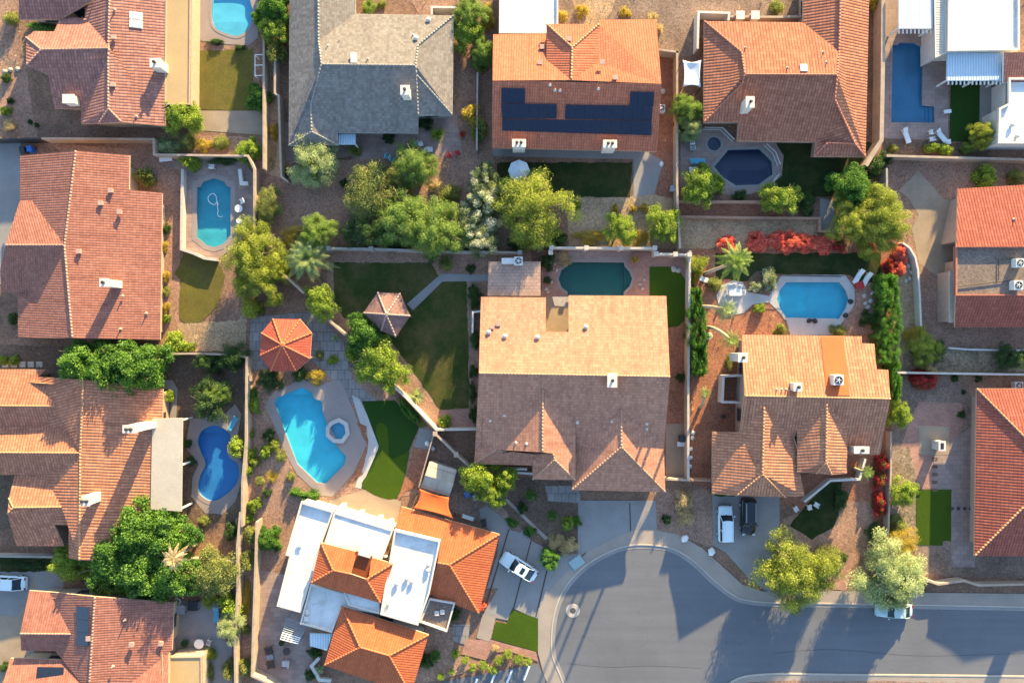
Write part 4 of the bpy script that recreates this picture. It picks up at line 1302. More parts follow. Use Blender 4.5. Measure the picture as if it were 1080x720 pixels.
# ---- swimming pools first: every ground sheet is cut around them
pool('pale blue pool with curved tan coping beside the small dry lawn, top left', 'A1 855,-70 848,0 846,70 860,112 900,135 948,146 982,128 1004,95 1012,50 1000,0 990,-70', PL['pl_sky'], WA['blue'], M['deck'], (0.36, 0.67), 'y', True, .3, steps='-y')
pool('teal pool with rounded ends and a vacuum hose ring, beside the rose tiled house', 'F2 170,348 186,345 200,322 250,305 300,322 315,345 331,348 331,575 313,600 290,622 250,634 210,622 188,602 168,588', PL['pl_aqua'], WA['sea'], M['deck'], (0.36, 0.70), 'y', False, .55, steps='-y')
pool('dark green pool with rounded ends behind the large central house', 'E7 470,113 726,115 730,134 752,158 764,190 752,224 726,250 724,300 470,300 468,250 440,228 427,190 440,152 466,132', PL['pl_teal'], WA['teal'], M['deck'], (0.40, 0.70), 'y', False, .3, steps='x')
pool('cut cornered blue pool with broad pale deck behind the orange tiled house', 'F6 580,303 832,303 862,338 878,385 864,430 832,478 580,472 552,430 536,385 552,338', PL['pl_blue'], WA['blue'], M['deck_white'], (0.36, 0.63), 'x', False, .3, steps='-x')
pool('large turquoise pool with an angular outline beside the orange gazebo', 'F4 222,200 235,175 355,125 400,150 415,180 448,193 453,238 470,290 490,350 520,405 565,455 555,495 465,585 425,580 330,490 268,330', PL['pl_cyan'], WA['cyan'], M['deck'], (0.36, 0.70), 'y', False, .3, steps='y')
pool('small octagonal blue spa set in the deck of the turquoise pool', 'F4 500,303 530,290 558,306 564,345 542,374 510,372 486,350 486,320', PL['pl_sky'], WA['sea'], M['deck_white'], (0.33, 0.35), 'y', False, .45, 'spa', 'spa', rise=.3)
pool('deep blue figure eight pool with a pinkish rim by the pale patio roof', 'C1 850,335 895,346 924,380 910,425 920,465 950,485 957,530 945,570 912,605 860,637 815,625 790,590 800,535 820,490 803,445 790,400 805,358', PL['pl_royal'], WA['royal'], M['deck'], (0.40, 0.63), 'y', True, .5, steps='y')
pool('dark navy kidney pool with a raised kerb behind the maroon roofed house', 'P 753,176 768,158 801,157 814,170 815,184 800,195 776,196 762,187', PL['pl_navy'], WA['navy'], M['concrete'], (0.40, 0.63), 'y', False, .35, steps='-x')
pool('round black spa beside the navy pool', ' '.join('G8 %.1f,%.1f' % (273 + 38 * math.cos(k * math.pi / 8), 267 + 38 * math.sin(k * math.pi / 8)) for k in range(16)), PL['pl_navy'], WA['navy'], M['concrete'], (0.33, 0.35), 'y', False, .25, 'spa', 'spa')
pool('long blue pool with a step bay at one corner beside the white patio cover', 'E8 95,215 118,213 130,203 200,203 214,213 243,222 237,500 295,506 295,583 88,583', PL['pl_deep'], WA['sea'], M['paver_grey'], (0.40, 0.59), 'y', False, .25, steps='x')

# ---- the ground
mb_poly = [(-420, -420), (420, -420), (420, 420), (-420, 420)]
sheet('ground', mb_poly, M['earth'], 0)
SHEETS = []
def gs(name, spec, mat, layer, sm=False):
    SHEETS.append((layer, name, curve(W(spec)) if sm else W(spec)))
    return sheet(name, spec, M[mat], layer, sm, rag=.09 if name in ('lawn', 'gravel_yard', 'gravel_bed', 'planting_bed', 'gravel_patch', 'front_yard', 'side_yard', 'putting_green', 'ground_strip', 'alley') and 'turf' not in mat else 0)
# yards, top row
gs('gravel_yard', 'P -90,-60 10,-60 25,60 40,145 -90,147', 'pink_gravel', 1)
gs('driveway', 'P -90,150 22,150 22,250 18,300 -90,300', 'concrete', 2)
gs('path', 'A1 0,190 60,250 90,290 60,300 0,225', 'grey_gravel', 2)
gs('pool_deck', 'P 203,-60 272,-60 272,40 262,48 240,47 203,42', 'deck', 2)
gs('lawn', 'A1 792,205 1012,195 1012,440 788,440', 'lawn_dry', 3)
gs('patio', 'A1 786,443 1050,443 1050,540 800,522', 'deck_tan', 2)
gs('gravel_bed', 'P 165,140 278,146 276,185 262,175 250,163 165,162', 'pink_gravel', 1)
gs('path', 'P 277,55 291,62 296,188 279,182', 'tan_gravel', 2)
gs('patio', 'P 300,130 500,110 502,170 470,185 430,172 390,180 370,165 300,175', 'paver_grey', 1)
gs('gravel_yard', 'P 300,170 500,165 548,200 550,262 345,258 282,270 280,190', 'pink_gravel', 1)
gs('gravel_yard', 'P 395,-60 520,-60 520,170 490,170 470,60', 'pink_gravel', 1)
gs('gravel_yard', 'P 580,-60 740,-60 738,60 700,60 640,30 590,40', 'grey_gravel', 1)
gs('gravel_patch', 'P 606,-20 650,-20 640,20 612,25', 'tan_gravel', 2, True)
gs('patio', 'P 520,150 666,152 700,170 690,205 668,208 668,168 520,165', 'concrete', 2)
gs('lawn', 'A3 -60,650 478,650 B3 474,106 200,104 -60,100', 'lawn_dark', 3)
gs('gravel_bed', 'P 666,208 714,180 716,262 600,262 598,208', 'tan_gravel', 1)
gs('gravel_bed', 'P 694,50 714,55 714,210 690,205', 'red_gravel', 1)
gs('patio', 'G8 90,200 330,175 390,250 600,250 650,330 640,440 540,520 440,545 330,540 90,500', 'paver_grey', 2)
gs('lawn', 'P 812,150 920,150 918,210 838,206 822,202 800,204 825,180', 'lawn_dark', 1)
gs('gravel_bed', 'P 717,213 826,213 830,230 718,229', 'red_gravel', 2)
gs('gravel_bed', 'P 717,230 868,231 884,250 884,262 717,262', 'tan_gravel', 2)
gs('gravel_yard', 'P 737,-60 850,-60 850,18 738,15', 'grey_gravel', 1)
gs('path', 'B4 245,110 305,120 300,240 245,242', 'concrete', 3)
gs('pool_deck', 'P 932,-60 999,-60 1000,148 930,146', 'paver_grey', 2)
gs('turf_strip', 'E8 372,380 510,380 505,672 365,672', 'turf_dark', 3)
gs('patio', 'E8 510,380 620,380 560,600 508,672', 'concrete', 2)
gs('planting_bed', 'P 930,147 1044,152 1044,166 930,163', 'dark_soil', 2)
gs('gravel_yard', 'P 936,166 1180,170 1180,392 948,392 952,255 936,205', 'pink_gravel', 1)
gs('patio', 'B4 640,0 740,115 770,120 790,390 720,425 640,370 625,290 610,230 640,180 600,110 560,80', 'deck_tan', 2, False)
gs('gravel_bed', 'P 947,272 962,280 970,320 972,345 970,390 946,390 940,300', 'tan_gravel', 2)
gs('gravel_bed', 'P 973,366 1180,368 1180,392 950,392 955,360', 'rubble', 3)
# left column
gs('gravel_yard', 'P 43,150 170,160 190,170 190,370 170,372 166,200', 'pink_gravel', 1)
gs('pool_deck', 'F2 0,200 380,205 440,290 440,560 270,690 150,665 95,640 95,270 0,240', 'paver_grey', 2)
gs('path', 'F2 95,640 60,720 P 182,290 188,268', 'concrete', 2)
gs('lawn', 'B1 735,330 770,322 868,362 900,420 870,540 800,608 735,608 715,590 722,440 700,412', 'lawn_dry', 3, False)
gs('gravel_bed', 'B1 715,610 950,600 985,560 985,720 700,720', 'tan_gravel', 2)
gs('gravel_yard', 'P -90,360 260,372 258,550 -90,560', 'dark_soil', 1)
gs('pool_deck', 'C1 760,310 900,290 940,250 965,290 950,370 925,400 965,480 965,560 940,640 890,690 820,685 765,620 770,540 795,490 740,420', 'deck', 2, False)
gs('path', 'C1 640,152 690,155 710,190 705,310 680,310 685,200 640,178', 'concrete', 2)
gs('driveway', 'P -90,598 70,602 62,640 18,720 -90,820', 'concrete', 2)
gs('driveway', 'P -90,640 20,650 40,600 20,800 -90,820', 'deck_tan', 3)
gs('patio', 'F7 250,370 440,380 440,520 500,560 500,720 370,720 370,600 250,600', 'concrete', 2)
gs('alley', 'P 248,545 272,545 266,712 280,720 280,820 246,820', 'tan_gravel', 2)
gs('lawn', 'D1 0,218 240,222 200,275 0,275', 'lawn_dark', 2)
# centre left garden
gs('gravel_yard', 'P 257,375 350,375 470,452 440,520 340,540 290,600 270,712 300,820 248,820 258,540', 'pink_gravel', 2)
gs('path', 'P 265,335 330,328 362,360 372,400 400,425 398,435 372,425 350,400 330,380 262,392', 'flag', 3)
gs('pool_deck', 'F4 185,215 205,155 358,88 402,112 430,125 510,90 545,110 600,240 660,400 600,530 500,645 440,640 330,540 270,430 230,330', 'deck', 4)
gs('deck_edge', 'F4 590,165 625,180 720,370 715,420 640,610 605,600 665,430 655,380', 'deck_white', 4)
gs('gravel_bed', 'F4 610,290 660,310 668,400 640,540 560,600 600,535 662,402', 'red_gravel', 5)
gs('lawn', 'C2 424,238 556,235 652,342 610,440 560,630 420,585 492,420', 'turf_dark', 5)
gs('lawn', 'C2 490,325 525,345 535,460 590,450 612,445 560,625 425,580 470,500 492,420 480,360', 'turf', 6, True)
gs('planting_bed', 'C2 556,225 600,230 690,340 655,345', 'lawn_dry', 6)
gs('path', 'C2 655,345 710,355 690,430 632,420', 'concrete', 6)
gs('gravel_bed', 'C2 632,425 690,435 655,580 600,600 565,640 600,540', 'red_gravel', 5)
gs('patio', 'E3 230,60 355,20 492,62 470,170 240,120', 'deck_tan', 5)
gs('patio', 'P 270,600 330,610 330,820 270,820', 'paver_grey', 3)
gs('side_yard', 'P 441,513 461,455 497,493 520,500 534,530 552,560 540,570 480,540', 'grey_gravel', 3)
gs('path', 'F3 440,290 480,275 600,365 600,400 560,540 520,700 545,450 450,360', 'concrete', 4)
# big back garden of the central house
gs('gravel_yard', 'P 345,262 560,266 560,450 462,452 412,405 335,340 345,300', 'pink_gravel', 1)
gs('lawn', 'P 352,277 454,277 462,290 492,297 495,430 464,432 428,380 400,345 362,335 352,318', 'lawn', 3)
gs('path', 'B2 740,412 935,414 935,441 745,443 628,558 603,532', 'concrete', 5)
gs('path', 'B2 850,450 900,450 895,720 850,720', 'grey_gravel', 4)
gs('paving', 'C2 735,275 845,275 880,345 735,345', 'paver_pink', 4)
gs('pool_deck', 'E7 350,60 1020,75 1020,300 350,300', 'paver_pink', 2)
gs('pool_deck', 'E7 470,62 760,62 760,112 470,110', 'paver_grey', 3)
gs('putting_green', 'E7 842,135 935,135 985,165 1012,205 1018,300 1005,370 975,405 930,412 900,412 842,300', 'turf', 4, False)
gs('side_yard', 'P 700,340 726,340 726,506 700,506', 'red_gravel', 2)
gs('concrete_pad', 'E1 955,345 1040,345 1040,600 955,600', 'deck_tan', 3)
gs('courtyard', 'E7 365,270 480,270 480,440 365,440', 'deck_tan', 3)
# house to the right of it
gs('gravel_yard', 'P 729,262 950,262 946,560 729,510', 'red_gravel', 1)
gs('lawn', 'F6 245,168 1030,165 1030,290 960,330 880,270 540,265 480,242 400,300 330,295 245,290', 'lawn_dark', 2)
gs('planting_bed', 'F6 400,310 425,265 470,245 520,262 545,290 500,360 420,345', 'dark_soil', 3, True)
gs('pool_deck', 'F6 560,268 860,270 905,330 905,410 850,490 800,555 600,555 580,480 500,400 420,410 380,450 330,460 260,410 250,370 270,320 330,295 375,305 400,350 500,370 545,290', 'deck_white', 4)
gs('gravel_bed', 'F6 905,330 990,300 1010,540 850,560 850,490 905,410', 'pink_gravel', 3)
# right hand yards
gs('gravel_yard', 'P 940,396 1180,398 1180,612 945,606 940,455', 'grey_gravel', 2)
gs('patio', 'C4 640,240 812,245 820,320 700,590 628,588 550,470 600,330', 'paver_pink', 3)
gs('patio', 'C4 700,450 860,330 865,900 770,900 768,590 700,590', 'paver_grey', 4)
gs('paving', 'C4 640,335 762,340 758,452 642,450', 'deck_tan', 5)
gs('lawn', 'C4 628,590 770,590 D4 768,150 735,152 735,170 630,168', 'turf', 5)
for k in range(5):
    y = 462 + k * 31
    gs('stepping_stone', 'C4 692,%d 714,%d 714,%d 692,%d' % (y, y, y + 13, y + 13), 'dark_soil', 6)
gs('gravel_bed', 'C4 530,440 600,420 640,590 600,900 530,900', 'rubble', 3)
gs('lawn', 'C4 120,740 190,650 280,560 330,560 335,640 300,740 210,790 D4 150,105 118,90', 'lawn_dark', 3)
gs('paving', 'D4 100,60 350,-10 460,0 460,160 300,350 60,350', 'pink_gravel', 2)
gs('pavers', 'D4 300,190 385,200 350,350 295,345', 'paver_pink', 3)
# street: pavement, then road in a shallow step down drawn by the kerb
walk = 'D3 160,760 128,690 104,600 104,470 110,420 150,350 205,290 240,262 300,195 400,143 485,108 570,106 660,125 760,180 850,262 920,325 1000,352 D4 60,352 300,350 420,350 700,358 1061,362 1500,372 1500,440 1061,415 300,400 D3 1061,398 940,388 880,366 800,302 720,228 640,182 560,168 480,168 400,190 300,245 220,325 178,410 160,500 160,600 190,680 215,730 222,760'
road_out = 'D3 230,775 190,690 160,610 160,500 178,410 220,325 300,245 400,190 480,168 560,168 640,182 720,228 800,302 880,366 940,388 1061,398 D4 300,402 700,408 1061,415 1500,425 1500,705 1061,692 400,686 100,682 D3 1000,684 930,694 880,714 850,745 845,775'
gs('road', road_out, 'asphalt', 2)
gs('pavement', walk, 'walk', 6)
gs('pavement', 'D3 842,790 848,742 880,712 930,692 1061,680 D4 200,680 500,688 1061,696 1500,706 1500,790', 'walk', 6)
gs('gravel_yard', 'D3 870,800 890,735 940,716 1061,708 D4 500,712 1061,722 1500,730 1500,830', 'pink_gravel', 7)
# driveways
gs('driveway', 'D3 264,-10 575,-10 578,108 485,108 400,143 300,195 262,215', 'concrete', 5)
gs('driveway', 'P 575,512 612,512 612,530 578,528', 'flag', 4)
gs('driveway_joint', 'D3 468,0 472,0 476,110 471,112', 'joint', 6)
gs('driveway', 'P 751,515 822,515 822,560 812,602 814,626 790,610 765,582 752,575', 'concrete', 5)
gs('side_yard', 'P 690,515 752,515 752,578 735,572 700,560 690,558', 'pink_gravel', 2)
gs('driveway', 'F3 480,720 530,560 600,400 700,430 745,500 870,545 985,530 1020,570 940,640 900,720', 'concrete', 5)
gs('driveway', 'D2 905,448 985,310 1010,215 1061,110 D3 75,150 205,215 240,262 150,350 108,430 105,465 0,418 D2 1015,470', 'concrete', 5)
gs('driveway_joint', 'D3 74,150 78,152 8,424 3,422', 'joint', 7)
gs('driveway_joint', 'D3 140,255 145,257 98,455 93,452', 'joint', 7)
gs('driveway_joint', 'D2 1008,105 1013,106 912,440 906,438', 'joint', 7)
gs('path', 'F5 790,88 835,95 815,178 770,165', 'walk', 6)
gs('path', 'F5 690,120 750,120 740,190 690,175', 'flag', 5)
gs('lawn', 'F5 888,70 976,100 976,212 822,168 835,110 870,118', 'turf', 6)
gs('paving', 'F5 735,170 822,172 970,212 978,245 880,210 830,215 800,240 720,220', 'paver_pink', 5)
gs('planting_bed', 'F5 600,120 700,130 690,230 720,225 800,250 650,310 560,318', 'pink_gravel', 4)
gs('grey_patch', 'F5 660,312 975,250 1000,300 1000,420 600,420', 'asphalt', 4)
for k in range(4):
    x = 770 + k * 58; y = 300 - k * 14
    gs('white_stripe', 'F5 %d,%d %d,%d %d,%d %d,%d' % (x, y, x + 7, y + 2, x - 12, y + 50, x - 19, y + 48), 'white_paint', 6)  # slanting white stripes laid over the grey patch
gs('front_yard', 'F3 600,110 900,130 980,190 975,480 900,540 780,500 700,430 600,330 560,260', 'dark_soil', 3)
gs('path', 'F3 575,240 590,232 815,448 800,460', 'walk', 5)
# crack sealing and a kerb with a real step
def ribbon(name, path, w, mat, z0, z1, kind='structure', sm=True):
    p = W(path)
    if sm: p = curve(p, 6, False)
    n = len(p); L = []; R_ = []
    for i in range(n):
        d = Vector(p[min(i + 1, n - 1)]) - Vector(p[max(i - 1, 0)]); d.normalize(); q = Vector((-d.y, d.x)) * w / 2
        L.append((p[i][0] + q.x, p[i][1] + q.y)); R_.append((p[i][0] - q.x, p[i][1] - q.y))
    mb = MB()
    for i in range(n): mb.v += [(*L[i], z0), (*R_[i], z0), (*R_[i], z1), (*L[i], z1)]
    for i in range(n - 1):
        a, b = i * 4, i * 4 + 4
        for k in range(4): mb.face((a + k, a + (k + 1) % 4, b + (k + 1) % 4, b + k))
    mb.face((0, 1, 2, 3)); e = (n - 1) * 4; mb.face((e + 3, e + 2, e + 1, e))
    o = obj(name, mb, M[mat], origin=(0, 0, 0)); o['kind'] = kind; return o
ribbon('kerb', 'D3 222,760 190,682 160,602 160,500 178,410 220,325 300,245 400,190 480,168 560,168 640,182 720,228 800,302 880,366 940,388 1061,398 D4 300,401 700,408 1061,415 1500,425', .16, 'kerb', -.1, .12)
ribbon('gutter', 'D3 230,765 197,680 168,602 168,502 186,414 227,331 306,252 403,198 480,177 560,177 636,190 714,236 794,310 876,374 940,397 1061,407 D4 300,410 700,417 1061,424 1500,434', .45, 'concrete', -.02, .05)
ribbon('kerb', 'D3 845,775 850,742 880,712 930,692 1000,684 D4 100,681 400,685 1061,692 1500,704', .2, 'kerb', -.1, .12)
ribbon('crack_seal', 'D3 220,640 380,655 560,650 760,660', .06, 'seal', .0, .0385)
ribbon('crack_seal', 'D4 60,600 300,585 640,610 1061,600', .06, 'seal', .0, .0385)
t = thing('manhole', 'round pale concrete collar with a dark iron cover in the road', 'manhole', (*W1('D3 243,430'), 0.03))
c = t.location; mb = MB(); mb.lathe((c.x, c.y, .03), [(.88, 0), (.86, .02), (.36, .02)], 32); obj('collar', mb, M['kerb'], t)
mb = MB(); mb.lathe((c.x, c.y, .03), [(.37, .0), (.37, .024), (.3, .03), (.29, .024), (.16, .024), (.15, .03), (0, .03)], 32); obj('cover', mb, M['iron'], t)

# a vacuum hose lying on the teal pool
hz = curve(W('F2 270,432 262,410 258,390 245,378 228,385 220,402 230,422 250,430 262,420 266,440 268,460 266,475 275,488 290,486'), 6, False)
mb = MB(); mb.tube([(x, y, -.12) for x, y in hz], .045, 8); tag(smooth(obj('pool_hose', mb, M['white_paint'])), 'looped white vacuum hose floating on the teal pool', 'hose')
# weeds and litter on the gravel: too many to count
def litter(name, n, mat, seed, blades, size, flat=False):
    g = np.random.default_rng(seed); r = random.Random(seed); Cs = []; Us = []; Vs = []
    order = sorted(SHEETS, key=lambda q: q[0]); k = 0
    while k < n:
        x, y = r.uniform(-72, 72), r.uniform(-48, 48); top = 'ground'
        for _, nm, po in order:
            if inside((x, y), po): top = nm
        if top not in ('ground', 'gravel_yard', 'gravel_bed', 'alley', 'planting_bed', 'front_yard', 'gravel_patch') or any(inside((x, y), q) for q in POOLS): continue
        k += 1; s0 = size * r.uniform(.5, 1.6)
        for _ in range(blades):
            a = r.uniform(0, 6.28); el = r.uniform(.0, .3) if flat else r.uniform(.3, 1.4); d = np.array([math.cos(a) * math.cos(el), math.sin(a) * math.cos(el), math.sin(el)])
            sd = np.array([-math.sin(a), math.cos(a), .2]); L = s0 * r.uniform(.6, 1.2)
            Cs.append(np.array([x, y, .08]) + d * L); Us.append(d * L); Vs.append(sd * L * .16)
    me = quads_mesh(name, np.array(Cs), np.array(Us), np.array(Vs), g.uniform(0, 1, len(Cs)), M[mat])
    o = bpy.data.objects.new(name, me); COL.objects.link(o); o['kind'] = 'stuff'; return o
litter('dry_weeds', 1500, 'l_dry', 3, 9, .13); litter('green_weeds', 700, 'l_olive', 5, 9, .14)
# ------------------------------------------------------------------ houses
def house(label, spec, cat='house', name='house'):
    return thing(name, label, cat, (*W1(spec), 0)), Roofs()

# 1 top left, rose tiles
h, R = house('rose pink tiled house with a long tan flat roof along one side, top left corner', 'P 100,60')
shell(h, R, 'E6 a 834,-120 b 838,640 s2 615,618 s1 500,626 c 410,628 d 410,552 r1 549,550 m 549,290 n 552,245 n0 549,225 r0 558,-120 '
      'f 275,550 k 245,380 g 132,332 hh 132,190 w 208,252 p 172,158 q 275,160 q2 305,85 tt 430,92 u 425,-120',
      ['a b s2 r1 m n n0 r0', '* s1 s2 r1', 'd c s1 r1 m', 'f d m n w g k', '* g w hh', 'q2 tt n0 n w hh p q', 'u tt n0 r0'],
      2.8, 19, M['t_rose'], M['stucco'], M['stucco'], M['c_rose'])
shell(h, R, 'E6 a 95,100 b 300,100 c 470,0 d 470,-160 e 95,-160', ['a b c d e'], 3.0, 17, M['t_rose'], M['stucco'], M['stucco'], None)
flat_roof(h, R, 'E6 838,-120 966,-120 960,530 832,530', 2.85, M['tan_roof'], M['stucco'], .12, .15)
chimney(h, R, 'E6 785,318', (1.2, 1.0), 4.7)
chimney(h, R, 'E6 345,500', (1.3, .95), 4.2, pots=0)
skylight(h, R, 'E6 690,82', (1.3, .9), M['skylight']); skylight(h, R, 'E6 690,124', (1.3, .9), M['skylight'])
vent(h, R, 'E6 578,190 575,430', 'box'); vent(h, R, 'E6 690,590 580,50')

# 2 grey shingles
h, R = house('grey shingle house with a bluish shaded slope and white chimney', 'P 385,80')
shell(h, R, 'A2 r0 248,-160 v 250,165 m0 262,258 x1 220,415 x2 222,527 w2 130,582 w1 135,-160 e0 398,-160 n1 398,56 n1b 430,56 n2 790,62 k1 648,180 k2 637,262 k3 642,300 '
      's1 325,530 s2 648,533 sx 648,462 e2 785,460 xe 328,580',
      ['w1 w2 x2 x1 m0 v r0', 'e0 n1 v r0', 'n1b n2 k1 k2 m0 v n1', 'n2 e2 k3 k2 k1', '* sx e2 k3', 's1 s2 sx k3 k2 m0 x1', 'w2 xe x2', '* s1 x1 x2 xe'],
      3.0, 20, M['t_grey'], M['grey_stucco'], M['grey_stucco'], M['c_grey'])
flat_roof(h, R, 'A2 325,535 398,535 398,578 328,578', 2.55, M['blue_awning'], M['white_paint'], .0, walls=False, name='awning')
posts(h, 'A2 395,574', 2.5, M['white_paint'])
chimney(h, R, 'A2 595,360', (.95, 1.0), 6.2)
chimney(h, R, 'A2 390,230', (.6, 1.1), 5.4, pots=0)
vent(h, R, 'A2 448,236 335,162 628,140 288,184', 'pipe', M['vent_white']); vent(h, R, 'A2 690,82 640,155', 'cap', M['vent_white'])

# 3 coral tiles with the solar field
h, R = house('coral tiled house with dark solar panels over its rear slope', 'P 605,95')
shell(h, R, 'A3 nl -75,138 na 136,138 ga 138,97 @4.0 gb 348,97 @4.0 nb 348,80 ne 576,78 rr 597,335 rl -78,322 g2 237,320 g1 241,190 @5.25 gw 138,240 @4.1 ge 346,250 @4.1 sl -80,592 sr 580,606',
      ['nl na gw g2 rl', 'nb ne rr g2 ge gb', 'ga gb g1', '* ga g1 g2 gw', '* gb ge g2 g1', 'sl sr rr rl'],
      3.0, 20, M['t_coral'], M['stucco'], M['stucco'], M['c_orange'], walls=False)
mb = MB(); mb.prism(offset(W('A3 -72,142 572,142 576,600 -76,588', 3.0), -.75), -.2, 2.95); obj('wall', mb, M['stucco'], h)
mb = MB(); mb.prism(offset(W('A3 142,100 344,100 344,200 142,200', 3.8), -.3), -.2, 3.9); obj('wall', mb, M['stucco'], h)
flat_roof(h, R, 'A3 -50,-130 185,-130 185,135 -52,133', 2.85, M['white_roof'], M['white_stucco'], .22, .2)
solar(h, R, 'A3 -42,415 178,418 178,476 -40,476', 6, 1)
solar(h, R, 'A3 -42,353 52,355 52,415 -42,413', 3, 1)
solar(h, R, 'A3 213,420 560,424 558,482 211,478', 9, 1)
solar(h, R, 'A3 472,368 566,370 564,424 470,424', 3, 1)
solar(h, R, 'A3 -40,478 558,484 556,543 -39,524', 15, 1)
for s in ('A3 392,575', 'A3 28,572'): chimney(h, R, s, (1.5, .8), 5.0, pots=2)
vent(h, R, 'A3 152,340 172,360 192,362 345,355', 'pipe', M['vent_white']); vent(h, R, 'A3 112,252 360,250 228,158 412,312 120,190', 'box')

# 4 maroon tiles with the yellow lit slope
h, R = house('maroon tiled house with a straw yellow lit slope above the navy pool', 'P 830,75')
shell(h, R, 'A3 a1 768,85 a2 765,490 a3 905,488 p1 918,210 p2 920,335 rl 930,297 A4 n2 178,90 v1 322,205 rr 314,299 A3 sl 900,563 A4 sr 230,568 vv 342,465 q 305,398 '
      'rn 330,-140 e0 445,-140 e1 428,628 ta 385,575 tb 275,571 tc 222,626 nw 178,-140',
      ['a1 a2 p2 rl p1', 'a2 a3 p2', 'a1 n2 v1 rr rl p1', 'sl sr vv q rr rl p2 a3', 'e0 e1 ta q rr v1 rn', 'nw n2 v1 rn', 'tc e1 ta tb', '* sr tc tb ta q vv'],
      3.0, 20, M['t_maroon'], M['pink_stucco'], M['stucco'], M['c_red'])
chimney(h, R, 'A3 952,408', (.9, 1.2), 5.8)
skylight(h, R, 'A4 180,272', (.8, .9), M['skylight']); vent(h, R, 'A4 258,210 272,250 115,272'); vent(h, R, 'A3 932,192')

# 5 white roofs, top right
h, R = house('white flat roofed house with a pale blue patio roof, top right corner', 'P 1045,40')
flat_roof(h, R, 'A4 762,-160 1045,-160 1045,200 756,204', 3.4, M['white_roof'], M['white_stucco'], .25, .25)
flat_roof(h, R, 'A4 700,-160 752,-160 752,212 706,232', 3.0, M['pale_patio'], M['white_stucco'], .08, .15)
flat_roof(h, R, 'A4 754,212 976,212 972,322 752,322', 2.7, M['blue_patio'], M['white_paint'], .0, walls=False, name='patio_roof')
for k in range(14):
    x, y = W1('A4 %d,322' % (760 + k * 16), 2.5); mb = MB(); mb.box((x, y - .1, 2.36), (.12, .8, .16)); obj('rafter', mb, M['white_paint'], h)
posts(h, 'A4 762,316 868,318 966,318', 2.5, M['white_paint'])
shell(h, R, 'A4 a 980,210 b 1300,210 c 1300,330 d 978,330', ['c d a b'], 2.9, 12, M['t_brick'], M['white_stucco'], M['white_paint'], None)
flat_roof(h, R, 'A4 1000,310 1300,310 1300,575 958,573 962,432 1000,412', 3.2, M['white_roof'], M['white_stucco'], .35, .25)
vent(h, R, 'A4 1030,545 1010,500', 'cap', M['vent_white'])

# 6 big rose brick roof on the left
h, R = house('large brick red gabled house with a tall white chimney, between the two left pools', 'P 90,260')
shell(h, R, 'A1 w0 80,622 r0 303,602 e4 518,620 B1 e3 516,75 e1 648,90 e2 640,676 r1 290,669 w1 72,666 w2 70,490 v 105,490 g2 258,297 g1 128,120 gn 80,118 n4 22,297 sa 5,485 sb 0,400',
      ['e1 e2 r1 g2 r0 e4 e3', 'w1 w2 v g2 r1', 'w0 gn g1 g2 r0', '* gn n4 g2 g1', 'sa v g2 n4 sb'],
      2.7, 17, M['t_brick'], M['stucco'], M['stucco'], M['c_rose'], windows=False, ins=1.0)
chimney(h, R, 'B1 415,447', (.95, .85), 6.6)
vent(h, R, 'B1 405,130 445,80 480,165 318,322', 'box'); vent(h, R, 'B1 490,500 482,632 585,570')

# 7 orange barrel tiles
h, R = house('orange barrel tiled house with stepped wings and a pale patio roof', 'P 70,480')
shell(h, R, 'E5 r0 281,80 r1 268,690 a 128,72 n2 152,46 n1 -90,46 m1 -90,168 b 188,170 s1 -90,238 c 152,240 d 208,241 e 271,328 m2 -90,326 f1 -90,400 f 150,405 g 208,510 t1 48,405 hh 45,512 j 30,480 i 25,532 u1 55,642 u2 215,642 u3 182,570 k1 231,572 k2 232,682 e1 550,112 e2 540,690',
      ['a c | a b c d e r0', 'a c | e f g u3 k1 k2 r1', 'n1 n2 a b m1', 's1 c b m1', 's1 c d e m2', 'f1 f e m2', 't1 f g hh j', '* j hh i', 'u1 u2 u3 g hh i', 'e1 e2 r1 e r0'],
      3.0, 18, M['t_orange'], M['stucco'], M['stucco'], M['c_orange'])
flat_roof(h, R, 'E5 514,212 616,210 612,525 508,518', 3.35, M['smooth_patio'], M['white_paint'], .0, walls=False, name='patio_roof')
posts(h, 'E5 608,218 608,370 606,518', 3.2, M['white_paint'])
chimney(h, R, 'E5 437,248', (1.5, .75), 7.8, pots=2)
chimney(h, R, 'E5 288,490', (.8, 1.1), 6.6, pots=2)

# 8 bottom left, brick tiles with solar
h, R = house('brick tiled house with blue solar panels, bottom left corner', 'P 110,680')
shell(h, R, 'E4 p 245,112 r0 470,135 e0 862,165 v0 852,400 v1 420,745 x 835,745 xr 835,404 r1 425,745 vd 440,610 vc 322,447 vb 275,405 va 350,320 a1 145,105 a2 100,318 s1 105,402 b1 52,440 b2 0,615 bs1 -10,760 bs2 425,760 z1 700,401',
      ['p vb | p va vb vc vd r0', 'e0 v0 v1 r1 vd r0', 'z1 v0 | v0 xr x v1', 'a1 p va a2', 's1 vb va a2', 'b1 vc vd b2', 'bs1 bs2 r1 vd b2'],
      3.0, 17, M['t_brick'], M['stucco'], M['stucco'], M['c_rose'])
flat_roof(h, R, 'E4 838,434 998,432 1000,760 826,760', 2.8, M['tan_roof'], M['stucco'], .1, .15)
solar(h, R, 'E4 380,180 446,184 440,376 384,376', 1, 3)
solar(h, R, 'E4 188,480 320,482 306,640 168,640', 2, 3)
vent(h, R, 'E4 800,365 655,370 442,340', 'box'); vent(h, R, 'E4 560,480 620,250')

